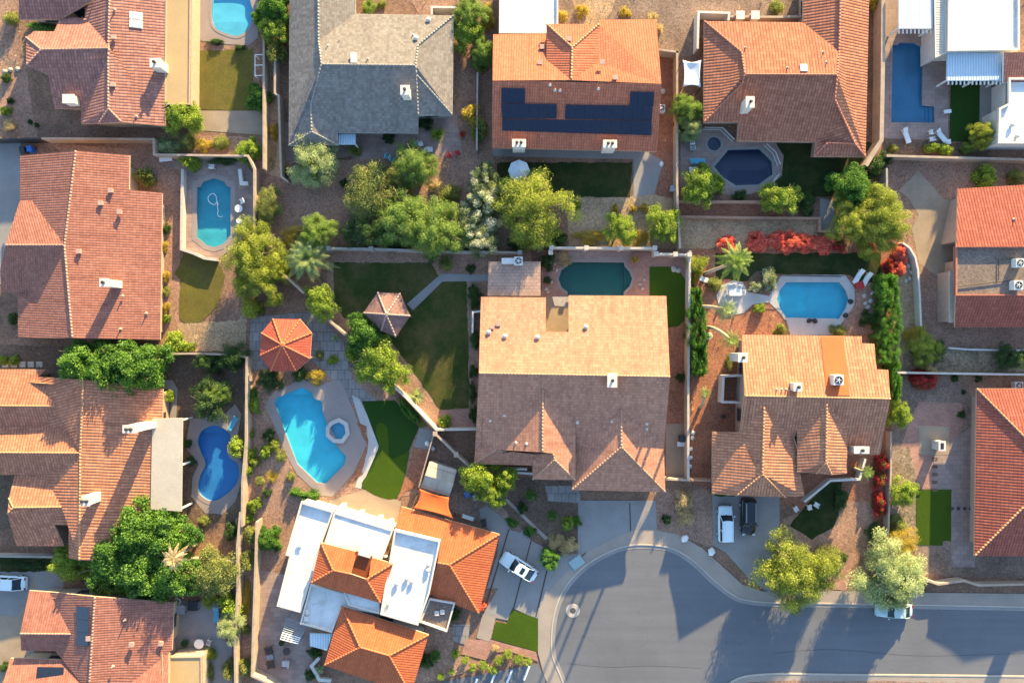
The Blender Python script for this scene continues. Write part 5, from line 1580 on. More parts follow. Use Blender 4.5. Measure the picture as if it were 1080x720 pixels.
# 9 the big house in the middle
h, R = house('large central house with a flat tan tiled slope, twin front gables and a small courtyard', 'P 605,410')
shell(h, R, 'E7 nw 75,272 @3.3 c1 370,275 @3.3 k1 370,470 k0 69,472 c2 370,432 @4.4 c3 474,432 c4 474,265 ne 919,268 E1 rr 975,122 rl 68,105 vw 50,468 ww 44,536 b1 150,468 g1 370,480 @5.35 g0 371,180 @5.35 pe 323,490 @3.3 pw 322,543 g2 422,487 @4.75 k 426,515 @4.7 ks 526,612 @3.7 ke 528,345 @3.75 pl 322,609 @3.5 '
      'wv 530,478 q0 744,272 q1 744,455 hs1 509,659 hs2 953,669 ev 946,465',
      ['c4 ne rr rl k0 k1 c2 c3', '* nw c1 c2 k1 k0', 'vw ev | rl vw g0 ke wv q0 ev rr', 'vw ww b1 g1 g0', 'ww pw pe b1', 'ke ks k g2 g1 g0', 'pl ks k', 'pe pl k g2', 'hs1 hs2 q1', 'wv hs1 q1 q0', 'hs2 ev q0 q1'],
      2.9, 19, M['t_tan'], M['stucco'], M['stucco'], M['c_tan'])
chimney(h, R, 'E1 701,140', (1.0, 1.5), 6.7)
flat_roof(h, R, 'E7 110,112 346,112 346,268 104,268', 2.75, M['t_tan_flat'] if 't_tan_flat' in M else M['pale_patio'], M['stucco'], .0, walls=False, name='patio_roof')
posts(h, 'E7 116,118 340,118 228,118', 2.6, M['stucco'], .14)
ac_unit(h, R, 'E7 245,108', (1.0, 1.0, .8), z=2.7); mb = MB(); x, y = W1('E7 200,108', 3.3); mb.box((x, y, 2.74), (1.7, .7, .5)); obj('air_duct', mb, M['ac_paint'], h, bevel=.03)
vent(h, R, 'E7 110,432 184,450 332,455 552,408', 'cap', M['vent_white']); vent(h, R, 'E7 125,408 155,395', 'box')
vent(h, R, 'E1 122,330 190,305 245,435 295,440 700,335 865,370 865,345 535,340', 'pipe', M['vent_white'])
flat_roof(h, R, 'E7 400,272 474,272 474,318 410,312', 2.5, M['fence_wood'], M['wood'], .0, walls=False, name='courtyard_pergola')

# 10 apricot house to its right
h, R = house('apricot barrel tiled house with two front gables and a rooftop air conditioner', 'P 840,435')
shell(h, R, 'E2 n1 160,48 n2 640,55 n3 640,82 n4 690,85 n5 700,187 n6 746,189 rr 755,305 rl 172,293 wv 152,439 q0 250,338 @5.3 e1 370,470 @3.6 gl 383,425 @4.15 p0 500,325 @5.35 gr 583,425 @4.2 s1 583,525 s2 712,529 '
      'w1 43,437 w2 42,685 h1 140,691 q1 243,606 @5.25 h2 335,698 @3.6 e2 411,692 @3.4 l2 383,598 @4.0 j1 458,603 @4.35 p1 497,560 @5.3 j2 520,608 @4.6 r2 581,604 @4.1',
      ['n1 n2 n3 n4 n5 n6 rr rl', 's1 s2 | rl rr s2 s1 gr p0 gl e1 q0 wv', 'w1 w2 h1 q1 q0 wv', 'e1 e2 h2 q1 q0', '* h1 h2 q1', 'gl l2 j1 p1 p0', 'gr r2 j2 p1 p0', '* j1 j2 p1'],
      2.9, 20, M['t_apricot'], M['pink_stucco'], M['stucco'], M['c_orange'])
chimney(h, R, 'E2 165,140', (1.0, 1.0), 5.6); chimney(h, R, 'E2 385,258', (.9, .9), 6.3); chimney(h, R, 'E2 640,510', (1.7, .7), 4.6)
mb = MB(); q = [R.hit(p) for p in pts('E2 475,57 565,57 592,292 500,290')]
mb.v = [(a, b, c + .02) for a, b, c in q] + [(a, b, c + .07) for a, b, c in q]
for f in ((0, 1, 5, 4), (1, 2, 6, 5), (2, 3, 7, 6), (3, 0, 4, 7), (4, 5, 6, 7)): mb.face(f)
obj('roof_patch', mb, M['orange_patch'], h)
ac_unit(h, R, 'E2 548,230', (1.2, 1.2, 1.1)); vent(h, R, 'E2 300,268 320,268 338,268', 'pipe')

# 11 white flat roofs with vivid hips
h, R = house('white flat roofed house with vivid orange hip roofs beside the street bulb', 'P 390,620')
F_ = lambda s, z, m='white_roof', p=.25, **k: flat_roof(h, R, s, z, M[m], M['white_stucco'], p, .2, **k)
F_('E3 128,65 246,100 205,212 160,360 128,466 40,442 86,262 72,258', 3.1, p=.35)
F_('E3 248,102 462,168 412,300 412,470 300,440 212,215', 3.75, p=.12)
F_('E3 466,166 632,206 626,240 592,400 552,512 414,472', 4.25, p=.4)
F_('E3 162,362 416,432 410,470 275,446 240,538 124,506', 3.15)
F_('E3 160,540 242,542 222,602 160,585', 2.7, 'blue_patio', .0, walls=False, name='patio_roof')
F_('E3 592,414 686,430 656,536 556,500', 3.0, 'grey_roof', .3)
wl = (M['white_stucco'], M['stucco'], M['c_vivid'])
shell(h, R, 'E3 a 200,212 n1 330,245 n2 308,325 n3 383,265 b 461,288 rb 365,345 n4 372,347 ra 245,312 c 416,430 d 164,358', ['a n1 n2 ra', 'n3 b rb n4', '* n2 n4 rb', 'c d ra n2 rb', 'a d ra', 'b c rb'] if False else
      ['a n1 n2 ra', 'n3 b rb n4', 'd c rb n4 n2 ra', 'a d ra', 'b c rb'], 4.2, 20, M['t_vivid'], *wl)
shell(h, R, 'E3 a 275,441 b 590,545 c 525,760 d 212,655 ra 342,590 rb 448,620', ['a b rb ra', 'b c rb', 'c d ra rb', 'd a ra'], 3.3, 21, M['t_vivid'], *wl)
shell(h, R, 'E3 a 492,82 b 846,182 c 771,468 r2 665,292 w3 622,285 w2 634,206 w1 540,176 w0 468,156 w4 588,400', ['a b r2 w3 w2 w1', 'b c r2', 'c w4 | r2 c w4 w3', '* a w1 w0'], 2.6, 21, M['t_vivid'], *wl)
posts(h, 'E3 262,100 330,125 400,145 440,158', 3.3, M['white_stucco'], .3, 'column')
F_('E3 326,243 386,262 374,348 304,328', 4.35, 't_vivid', .0, walls=False, name='roof_well')
x, y = W1('E3 357,256', 4.8); mb = MB(); mb.box((x, y, 4.0), (1.5, .5, .75), -.28); obj('cooler_box', mb, M['white_stucco'], h, bevel=.02)
vent(h, R, 'E3 512,340 445,432 475,358 530,350 590,290 588,310', 'cap', M['vent_white']); vent(h, R, 'E3 155,460 150,485 125,218 640,460 620,465', 'box', M['vent_white'])

# 12 right, red slopes round a gravel flat
h, R = house('red tiled house with a gravel flat strip carrying two air conditioners, right edge', 'P 1050,270')
shell(h, R, 'G4 a 80,76 b 700,40 c 700,318 @4.8 d 74,322 @4.8', ['a b c d'], 2.7, 17, M['t_red'], M['pink_stucco'], M['stucco'], None, windows=False, ins=.95)
shell(h, R, 'G4 a 68,660 b 700,660 c 700,526 @4.55 d 72,526 @4.55', ['a b c d'], 2.7, 17, M['t_red'], M['pink_stucco'], M['stucco'], None, windows=False, ins=.95)
flat_roof(h, R, 'G4 73,318 700,318 700,528 72,528', 4.5, M['grey_roof'], M['pink_stucco'], .2, .2, para_mat=M['c_red'], wins=1.5)
ac_unit(h, R, 'G4 345,388', (1.0, 1.0, .9)); ac_unit(h, R, 'G4 338,482', (1.1, 1.1, .9)); vent(h, R, 'G4 318,205'); 
mb = MB(); q = [R.hit(p) for p in pts('G4 75,490 200,475 270,466 310,465')]; mb.tube([(a, b, c + .12) for a, b, c in q], .05, 6); obj('conduit', mb, M['dark_metal'], h)
mb = MB(); q = [R.hit(p) for p in pts('G4 250,462 250,375 320,368')]; mb.tube([(a, b, c + .12) for a, b, c in q], .05, 6); obj('conduit', mb, M['dark_metal'], h)
flat_roof(h, R, 'G4 46,420 68,420 66,640 46,640', 2.6, M['block_white'], M['pink_stucco'], .0)

# 13 bottom right red hip roof
h, R = house('red hipped tiled house with one sunlit slope, right of the paved yard', 'P 1085,500')
shell(h, R, 'C4 a 872,188 b 862,857 c 1560,857 d 1560,188 ra 1200,520 rb 1290,520', ['a b ra', 'b c rb ra', 'c d rb', 'd a ra rb'], 2.6, 18, M['t_red'], M['pink_stucco'], M['stucco'], M['c_orange'], windows=False, ins=1.1)
x, y = W1('P 1150,452'); mb = MB(); mb.box((x, y, 3), (1.5, 1.1, 5.4)); c = obj('chimney', mb, M['pink_stucco'], h)
mb = MB(); mb.box((x, y, 8.4), (1.8, 1.4, .2)); obj('chimney_cap', mb, M['stucco'], c)

# garage doors facing the street
def garage(hs, a, b, hgt, back):
    A, B = Vector(W1(a, 2.9)), Vector(W1(b, 2.9)); A.y += back; B.y += back; B.y = A.y = (A.y + B.y) / 2
    mb = MB(); mb.box(((A.x + B.x) / 2, A.y, 0), (B.x - A.x, .08, hgt))
    for k in range(4): mb.box(((A.x + B.x) / 2, A.y - .05, .12 + k * hgt / 4), (B.x - A.x - .2, .04, hgt / 4 - .12))
    obj('garage_door', mb, M['stucco'], hs)
for hh_ in [o for o in COL.objects if o.type == 'EMPTY' and o.get('category') == 'house']:
    if hh_['label'].startswith('large central'): garage(hh_, 'E1 580,665', 'E1 880,665', 2.2, .68)
    if hh_['label'].startswith('apricot'): garage(hh_, 'E2 110,690', 'E2 350,695', 2.2, .68)
# ------------------------------------------------------------------ garden walls
wall('tan block wall with a step between the rose house and the brick red house', 'A1 165,553 613,556 615,618 990,622 P 268,178 268,205 268,242', 1.7, .2, M['block'])
wall('dark timber gate panel across the driveway of the brick red house', 'A1 -60,556 160,554', 1.8, .08, M['dark_metal'], name='gate', cat='gate')
wall('tall pale block wall beside the small dry lawn', 'P 278,-40 278,178', 1.8, .2, M['block'])
wall('block wall with a jog left of the grey shingle house', 'A2 75,180 75,372 90,382 100,705 128,728', 1.8, .2, M['block'])
wall('low white wall along the left side of the teal pool', 'F2 100,262 95,642 150,660 205,685 262,692', .9, .3, M['block_white'], name='low_wall')
wall('white L shaped bench wall by the teal pool', 'F2 372,262 380,330 412,330', .6, .4, M['white_stucco'], name='bench_wall')
wall('long grey wall behind the shaded lawn of the central house', 'B2 290,310 460,312 730,322 1055,327', 1.8, .2, M['block_grey'], pillars=True)
wall('pillared white wall behind the dark green pool', 'E7 392,70 396,48 555,49 710,50 866,50 872,76 960,78 1024,80', 1.8, .2, M['block_white'], pillars=True)
wall('long straight white wall right of the central house', 'P 728,264 727,330 726,410 726,506', 1.8, .22, M['block_white'])
wall('pale wall running between coral and maroon houses', 'A3 660,200 660,560 660,730 B3 664,180 672,310', 1.8, .22, M['block'])
wall('low tan wall joining the coral house to the gravel strip', 'A3 580,197 665,208', 1.8, .2, M['block'])
wall('white stepped courtyard wall at the corner of the maroon house', 'A3 742,195 746,48 868,52 866,82', 1.8, .22, M['white_stucco'])
wall('tan wall along the rear of the maroon house', 'A3 870,66 1061,68 A4 175,66', 1.8, .22, M['block'])
for s in ('A3 912,62', 'A3 972,62'):
    x, y = W1(s, 1.9); mb = MB(); mb.box((x, y, 0), (.9, .9, 1.9)); mb.box((x, y, 1.9), (1.05, 1.05, .1))
    tag(obj('gate_pier', mb, M['white_stucco'], bevel=.02), 'white stucco pier, %s of the pair on the rear wall' % ('left' if '912' in s else 'right'), 'pier')
wall('red brown retaining wall below the navy pool', 'G8 78,578 240,580 560,580 650,585', 1.0, .25, M['block_red'], name='retaining_wall')
wall('lower retaining wall over the dry gravel bank', 'G8 82,660 430,666 B4 245,190 245,242 302,243', .8, .25, M['block_red'], name='retaining_wall')
wall('thick tan wall between the maroon house and the long blue pool', 'A4 500,-90 497,300 492,560 430,662', 1.9, .45, M['block'])
wall('tan wall along the planting bed of the long blue pool', 'A4 512,622 720,628 1100,638 1400,642', 1.5, .22, M['block'])
wall('thin wall beside the dark round tree at the pool boundary', 'B4 513,-10 514,95', 1.6, .2, M['block_grey'])
wall('curved white garden wall beside the tan patio', 'B4 575,286 605,308 627,345 638,395 645,500 650,622', 1.2, .18, M['white_stucco'], name='low_wall')
wall('long white wall above the red bougainvillea and paved yard', 'C4 553,124 720,127 900,130 1100,133 1400,136', 1.8, .2, M['block_white'])
wall('short white kerb wall above the rubble bank', 'F8 362,120 450,128 640,132 800,130', .6, .18, M['white_stucco'], name='low_wall')
wall('pale wall beside the hedge, edging the rubble strip', 'C4 530,360 530,520 524,640 516,830', 1.2, .18, M['block'])
wall('pinkish stepped front wall along the street pavement', 'D4 668,308 720,326 820,312 880,330 1061,326 1400,330', 1.2, .2, M['block'])
wall('tall wall between the deep blue pool and the gazebo garden', 'C1 985,60 982,400 968,560 966,740', 1.8, .2, M['block'])
wall('pale wall of the alley, left side', 'F7 533,0 520,150 522,300 510,560 515,900', 1.8, .2, M['block'])
wall('orange lit wall of the alley, right side', 'F7 602,40 598,200 588,480 582,690 650,720 700,760', 1.8, .2, M['block'])
wall('low wall under the dry palm by the big green tree', 'F7 300,205 520,212', 1.5, .2, M['block'])
wall('white wall behind the spreading green hedge trees', 'C1 630,50 760,48 905,52 980,62', 1.6, .2, M['block'])
wall('grey wall along the strip of grass at the left edge', 'D1 -60,213 240,217', 1.2, .2, M['block_grey'])
wall('diagonal tan wall from the pale feather palm to the orange gazebo', 'F1 222,180 290,245 362,312', 1.8, .2, M['block'])
wall('short diagonal wall piece right of the gazebo path', 'F1 480,440 520,475 562,512', 1.8, .2, M['block'])
wall('diagonal white wall dividing the shaded putting lawn from the gravel', 'C2 540,170 600,225 720,353 885,351', 1.8, .2, M['block_white'])
wall('diagonal wall descending to the bright front tree', 'C2 716,368 800,452 856,503', 1.8, .2, M['block'], pillars=True)
wall('slim board fence between putting lawn and the storage shed', 'C2 712,362 690,440 650,582', 1.8, .08, M['fence_wood'], name='board_fence', cat='fence')
wall('low white courtyard wall by the front gable', 'F3 500,66 600,74 700,76', 1.1, .2, M['white_stucco'], name='low_wall')
wall('second low white courtyard wall nearer the street', 'F3 612,92 735,100', 1.0, .2, M['white_stucco'], name='low_wall')
wall('angled white front wall round the small shaded lawn', 'E2 412,716 515,632 632,626 655,545', 1.1, .22, M['white_stucco'], name='low_wall')
wall('white box enclosure against the apricot house', 'E2 165,212 88,214 84,318 168,320', 1.8, .22, M['white_stucco'], name='enclosure_wall')
wall('small white enclosure left of the central house', 'E7 36,435 38,342 72,338', 1.6, .18, M['white_stucco'], name='enclosure_wall')
wall('white courtyard wall behind the grey shingle house', 'A2 702,58 702,28 800,30', 1.8, .2, M['white_stucco'], name='enclosure_wall')
wall('block wall closing the side yard between central and apricot houses', 'E1 955,608 1070,614', 1.7, .18, M['block'])
wall('terracotta side wall left of the apricot garage', 'P 729,506 752,507', 1.7, .18, M['block_red'])
wall('white railing beside the black spa', 'G8 225,176 320,178 388,244', 1.1, .1, M['white_paint'], name='pool_railing', cat='fence', rail=True)
wall('curved white railing right of the navy pool', 'G8 560,265 608,310 635,378', 1.1, .1, M['white_paint'], name='pool_railing', cat='fence', rail=True)
wall('short white railing at the lower corner of the navy pool', 'G8 628,430 598,470 602,490', 1.1, .1, M['white_paint'], name='pool_railing', cat='fence', rail=True)
wall('black railing between pool deck and shaded lawn behind the apricot house', 'F6 560,268 640,270 740,272 860,274', 1.1, .05, M['dark_metal'], name='pool_railing', cat='fence', rail=True)
wall('low white wall of the raised pond by the bottom terrace', 'G3 690,480 615,560 690,690 800,700', .5, .35, M['white_stucco'], name='pond_wall')
wall('tall slim grey wall right of the grey shingle house', 'A2 885,290 882,600', 1.8, .15, M['block_grey'])
# ------------------------------------------------------------------ planting
p = plant
# top row
p('olive', 'A1 30,65', 8, 'olive bush in the very top left corner')
p('ficus', 'A1 165,105', 15, 'low green bush in the courtyard nook of the rose house', ry=6, h=1.2)
p('dark', 'A1 15,305', 5, 'small dark bush on the gravel at the left edge')
p('dark', 'A1 35,400', 3.5, 'tiny dark tuft on the gravel near the left edge'); p('dark', 'A1 115,485', 2.5, 'very small dark tuft, left of the pair below the rose house'); p('dark', 'A1 142,498', 2.5, 'very small dark tuft, right of the pair below the rose house')
p('citrus', 'A1 15,440', 5.5, 'yellow green bush at the left edge above the gate')
p('dry', 'A1 35,500', 7, 'dry tan shrub at the left edge just above the gate', h=.7)
p('citrus', 'A1 715,455', 19, 'bright yellow green citrus tree at the corner of the tan flat roof', h=4)
p('pale', 'A1 660,580', 12, 'grey green shrub behind the tan block wall', h=1.8)
p('olive', 'A1 740,562', 10, 'olive shrub second from the left behind the tan block wall')
p('gold', 'A1 805,578', 8, 'straw coloured shrub in the bed behind the tan block wall'); p('olive', 'A1 872,566', 9, 'olive shrub fourth along the bed behind the tan block wall')
p('citrus', 'A1 985,598', 14, 'broad green shrub at the right end of the bed behind the block wall', h=2.2)
p('citrus', 'A1 750,642', 11, 'yellow green shrub hanging over the wall onto the pool terrace', ry=10)
p('dark', 'A1 890,640', 15, 'dark vines trailing along the wall above the teal pool', ry=4, h=1.5)
p('dark', 'A1 860,165', 9, 'dark clipped plants along the curved pool coping', ry=3, h=.7); p('dark', 'A1 955,188', 6, 'dark leafy plants at the end of the pool coping', ry=3, h=.7)
p('ficus', 'A1 1022,385', 13, 'green bush beside the dry lawn and its patio', h=2)
p('ficus', 'A2 65,25', 17, 'dark green tree at the top edge left of the grey house', h=4.5)
p('citrus', 'A2 72,118', 16, 'yellow green tree second down left of the grey house', h=4)
p('olive', 'A2 75,205', 12, 'olive tree third down left of the grey house', h=3.4); p('ficus', 'A2 8,60', 10, 'green shrub left of the trees beside the pale pool', h=2.4)
p('mesq', 'A2 450,22', 8, 'light green bush at the top edge behind the grey house'); p('olive', 'A2 500,12', 5, 'small olive bush at the top edge behind the grey house')
p('mesq', 'A2 850,45', 19, 'bright green tree at the top edge right of the grey house', h=4.5, tree=True); p('citrus', 'A2 835,125', 17, 'yellow green tree beside the right hip of the grey house', h=4)
p('mesq', 'A2 905,200', 14, 'light green tree nearest the coral house and grey house gap', h=3.6, tree=True); p('gold', 'A2 925,60', 8, 'straw yellow shrub at the top edge left of the white flat roof', ry=14)
p('olive', 'A2 900,265', 8, 'small olive shrub under the light green tree in the gap')
p('gold', 'A2 865,445', 11, 'golden tree on the terrace wall left of the solar panels', ry=12, h=3.2, tree=False); p('olive', 'A2 890,510', 11, 'olive shrub below the golden one, left of the solar panels', ry=14, h=2.6)
spiky('greenyucca', 'A2 725,535', 10, 'yellow green spiky yucca on the grey terrace')
p('olive', 'A2 390,597', 8, 'olive shrub beneath the blue grey awning'); p('dark', 'A2 525,548', 6, 'dark pot shrub against the grey house terrace'); p('dark', 'A2 680,492', 8, 'dark shrub under the right eave of the grey house', ry=6)
p('pale', 'A2 215,632', 26, 'pale grey green tree overlapping the corner of the grey house', h=5)
p('citrus', 'A2 225,665', 14, 'bright green lower bough tree under the pale grey green one', h=4.4)
p('mesq', 'A2 625,655', 23, 'bright green spreading tree on the grey terrace', h=4.2)
p('dark', 'A2 350,730', 5, 'small dark bush on open gravel below the grey house')
p('olive', 'B2 445,80', 27, 'large olive tree left of the bright grove', h=5, ry=28); p('olive', 'B2 555,25', 15, 'small olive tree top of the grove', h=3.6)
p('mesq', 'B2 585,190', 34, 'bright green tree, left half of the big grove', h=5.5, ry=27); p('mesq', 'B2 715,230', 31, 'bright green tree, right half of the big grove', h=5.5, ry=30)
p('dark', 'B2 430,240', 22, 'dark green tree under the left of the grove', ry=18, h=4, tree=True); p('dark', 'B2 560,275', 24, 'dark green shrub along the wall under the grove', ry=10, h=3.2)
p('olive', 'B2 775,85', 11, 'olive shrub beside the orange soil right of the grove'); p('gold', 'B2 600,100', 12, 'rusty golden shrub between the olive and bright grove trees', ry=7)
p('dry', 'B2 720,60', 7, 'dry tan shrub on the orange soil patch', h=.8)
for q, r, l in (('B2 905,25', 15, 'top one'), ('B2 910,110', 19, 'second from the top'), ('B2 890,200', 20, 'third from the top'), ('B2 885,270', 17, 'bottom one')):
    p('oleander', q, r * 1.12, 'white flowering oleander left of the olive tree, %s of the column' % l, h=4.6, ry=r * 1.15, group='white oleanders')
p('palo', 'B3 85,140', 39, 'large yellow olive tree behind the central house wall', h=6.2); p('citrus', 'B3 95,255', 22, 'green bushy tree below the yellow olive tree', ry=15, h=3)
p('dark', 'B3 175,275', 15, 'dark shrub right of the yellow olive tree at the wall', ry=8); p('dark', 'B3 30,285', 14, 'dark shrub left foot of the yellow olive tree', ry=7)
p('gold', 'B3 310,262', 17, 'golden groundcover along the wall behind the pool', ry=8, h=.8); p('citrus', 'B3 435,225', 15, 'rounded yellow green tree left of two behind the pool wall', ry=18, h=3.4, tree=True)
p('gold', 'B3 515,265', 9, 'golden groundcover between two yellow green trees', h=.7); p('citrus', 'B3 610,215', 16, 'rounded yellow green tree right of two behind the pool wall', ry=21, h=3.4, tree=True)
p('gold', 'B3 530,145', 5, 'small barrel shaped golden shrub on the tan gravel'); p('gold', 'B3 412,150', 4.5, 'tiny golden shrub on the tan gravel bank'); p('gold', 'B3 487,150', 4, 'tiny yellow tuft beside the barrel shrub'); p('citrus', 'B3 262,135', 5, 'small green bush on the grey gravel behind the wall')
p('mesq', 'A3 705,430', 15, 'yellow green feathery tree beside the white shade sail', ry=17, h=4.4, tree=True); p('pale', 'A3 715,505', 14, 'grey green tree below the shade sail', ry=12, h=3.6)
p('citrus', 'G8 200,495', 19, 'bright yellow green tree below the two blue loungers', h=4.2); p('citrus', 'G8 215,405', 9, 'small yellow green tree beside the blue loungers', h=2.6); p('citrus', 'G8 300,470', 9, 'yellow green bough tree leaning to the navy pool', h=3)
p('citrus', 'G8 640,560', 20, 'olive green round tree below the navy pool railing', h=3.6, ry=17); p('dark', 'G8 420,545', 7, 'dark shrub at the lower kerb of the navy pool', h=1)
p('dark', 'B4 205,130', 9, 'dark upright shrub on the shaded lawn edge', ry=13); p('ficus', 'B4 380,62', 21, 'round dense green tree on the shaded lawn', h=4.5)
p('dark', 'A4 475,655', 13, 'dark green shrub at the corner of the thick tan wall', ry=11, h=2.4); p('dark', 'A4 515,630', 8, 'small dark shrub on the corner beside the planting bed')
p('palo', 'B4 380,190', 22, 'yellow green tree, left lobe by the orange bougainvillea', h=4.6); p('palo', 'B4 500,165', 28, 'large yellow green tree at the end of the bougainvillea row', h=5.4); p('palo', 'B4 480,245', 24, 'yellow green tree below the large one at the bougainvillea corner', h=4.6)
p('citrus', 'B4 925,22', 12, 'bright green bush above the red slope of the right house'); p('olive', 'B4 1045,20', 9, 'olive bush at the right edge above the red slope')
p('palo', 'A4 908,535', 14, 'yellow orange tree in front of the white parapet roof', h=3.4, tree=True)
p('citrus', 'A4 700,588', 8, 'green bush left of two in the red soil bed', ry=6); p('citrus', 'A4 752,596', 7, 'green bush right of two in the red soil bed'); p('olive', 'A4 545,590', 5, 'small olive bush at the left end of the red soil bed'); p('mesq', 'A4 850,586', 9, 'light green bush by the foot of the yellow orange tree', ry=6)
p('dark', 'D1 20,-1', 1.2, 'tiny dark weed at the left edge by the dark roof void') if False else None
for q, r, l in (('A3 200,60', 6, 'golden shrub left of three on the top gravel'), ('A3 280,35', 7, 'golden shrub middle of three on the top gravel'), ('A3 455,40', 6, 'golden shrub right of three on the top gravel'), ('A3 560,65', 6, 'straw shrub at the corner of the coral roof'), ('A3 590,110', 5, 'straw shrub right of the coral roof edge')):
    p('gold' if 'golden' in l else 'dry', q, r, l)
p('olive', 'A4 80,22', 9, 'olive shrub beyond the rear wall at the top edge'); p('gold', 'A4 465,5', 8, 'golden shrub at the top edge right of the maroon ridge')
# bougainvillea and hedges round the apricot garden
for q, r, k, l in (('B3 862,293', 11, 'bougor', 'separate left clump'), ('B3 985,287', 12, 'bougor', 'first clump of the row'), ('F6 545,105', 12, 'bougor', 'second clump of the row'), ('F6 625,110', 13, 'bougor', 'third clump of the row'), ('F6 700,112', 12, 'bougor', 'fourth clump of the row'), ('F6 770,118', 11, 'bougor', 'fifth clump of the row')):
    p(k, q, r * 1.12, 'orange red bougainvillea behind the shaded lawn, ' + l, ry=r * .85, h=1.7, group='orange bougainvillea row')
p('bougred', 'F6 838,125', 8, 'deep red bougainvillea ending the orange row', h=1.5); p('bougred', 'F6 970,138', 8, 'deep red bougainvillea under the yellow green tree', h=1.4)
p('bougor', 'B4 572,330', 8, 'orange bougainvillea above the curved white wall', ry=11, h=1.6); p('bougor', 'B4 565,395', 9, 'orange red bougainvillea by the rocks', ry=8, h=1.5); p('bougred', 'B4 525,380', 7, 'dark red bougainvillea at the top of the hedge', h=1.5)
p('hedge', 'P 936,306', 9, 'dark green hedge block nearest the bougainvillea', ry=15, h=2.6, rot=0, group='tall garden hedge'); p('hedge', 'P 938,338', 11, 'dark green hedge block in the middle of its run', ry=17, h=2.8, rot=0, group='tall garden hedge'); p('hedge', 'P 935,368', 11, 'dark green hedge block beside the apricot roof corner', ry=15, h=2.8, rot=0, group='tall garden hedge'); p('hedge', 'P 942,402', 5, 'narrow hedge block at the lower end of its run', ry=18, h=2.4, rot=0, group='tall garden hedge')
p('citrus', 'F8 135,430', 12, 'light green tree below the hedge at the apricot roof corner', ry=16, h=3.2, tree=True)
p('dark', 'B4 445,590', 9, 'round dark bush on the pink gravel by the hedge'); p('olive', 'B4 325,637', 10, 'olive bush touching the apricot roof above the pool deck', ry=6); p('olive', 'B4 90,636', 8, 'round olive bush beside the pool deck and apricot roof'); p('citrus', 'F6 460,428', 6, 'green bush on the terracotta gravel by the round terrace')
p('oleander', 'F6 505,285', 9, 'cream flowered cactus bush by the pool, right one', ry=12, h=1.2); p('oleander', 'F6 440,325', 8, 'cream flowered cactus bush by the pool, left one', ry=6, h=1.1)
palm('F6 345,205', 21, 15.0, 'tall palm with bright drooping fronds over the shaded lawn', lean='F6 195,262'); palm('F6 300,435', 14, 14.5, 'tall palm leaning over the round terrace', 'l_palmpale', lean='F6 170,420')
palm('F6 322,580', 12, 13.5, 'tall palm with a small crown beside the apricot roof', lean='F6 212,517', fr=24); palm('C3 770,208', 8, 4.5, 'short yellow palm near the white enclosure', lean='C3 752,262', fr=20)
p('palo', 'F6 165,220', 10, 'yellow green bush behind the white wall by the tall palm', ry=13, h=2.6); p('olive', 'F6 250,312', 8, 'olive bush beside the round terrace'); p('gold', 'F6 152,270', 6, 'golden bush at the foot of the white wall', ry=9)
p('hedge', 'F6 150,400', 6, 'ivy covered hedge strip, upper part', ry=14, h=2.2, rot=0, group='ivy hedge by the white wall'); p('hedge', 'F6 155,520', 10, 'ivy covered hedge strip, broad middle part', ry=20, h=2.8, rot=0, group='ivy hedge by the white wall'); p('hedge', 'C3 745,70', 8, 'ivy covered hedge strip, lower part', ry=17, h=2.4, rot=0, group='ivy hedge by the white wall')
p('olive', 'E2 115,160', 5, 'narrow olive bush by the apricot chimney', ry=10); p('ficus', 'E2 100,690', 14, 'green creeper along the eave of the apricot garage', ry=2.5, h=2.7)
p('gold', 'F8 215,70', 11, 'golden orange shrub on the tan bank', ry=14, h=1.8); p('palo', 'F8 260,120', 16, 'yellow green shrub in front of the rubble bank', ry=18, h=2.6); p('dark', 'F8 320,135', 9, 'dark green shrub right of the yellow green one', ry=12, h=1.8)
p('bougred', 'F8 262,275', 16, 'crimson bougainvillea on the long white wall', ry=11, h=2); p('dry', 'F8 285,225', 7, 'dry blossom shrub on top of the crimson bougainvillea', h=2.2, ry=6)
p('dark', 'F8 670,165', 13, 'dark green tree at the right edge above the white wall', ry=15, h=3.2, tree=True)
p('dark', 'C4 818,292', 4, 'small dark shrub at the patio edge by the red roof'); p('dark', 'F8 400,265', 4, 'low dark plant on the grey yard, left one'); p('dark', 'F8 510,268', 3.5, 'low dark plant on the grey yard, right one'); p('dark', 'F8 440,330', 2.5, 'tiny dark plant alone on the grey yard')
palm('C4 432,525', 10, 3.0, 'short bright palm in front of the apricot house', fr=22)
p('bougred', 'C4 500,490', 8, 'crimson bougainvillea top one beside the driveway wall', ry=9, h=1.8); p('bougred', 'C4 490,560', 7, 'crimson bougainvillea second down beside the driveway wall', ry=9, h=1.8); p('bougred', 'C4 490,640', 7, 'crimson bougainvillea third down beside the driveway wall', ry=9, h=1.7); p('bougred', 'D4 492,28', 7, 'crimson bougainvillea fourth down beside the driveway wall', ry=9, h=1.6)
p('dark', 'D4 478,130', 9, 'dark reddish bush below the crimson row', ry=11, h=1.6)
p('citrus', 'C4 590,605', 16, 'yellow green tree between rubble strip and small turf', ry=14, h=3, tree=True); p('olive', 'D4 570,95', 10, 'olive shrub on the rubble strip below the yellow green tree', ry=12)
p('gold', 'D4 590,165', 18, 'golden green tree above the large pale tree', ry=15, h=3.6, tree=True); p('pale', 'D4 545,290', 37, 'large pale green tree over the parked teal car', h=6.5, ry=36); p('mesq', 'D4 560,340', 26, 'light green lower canopy tree beside the parked teal car', h=5, ry=20)
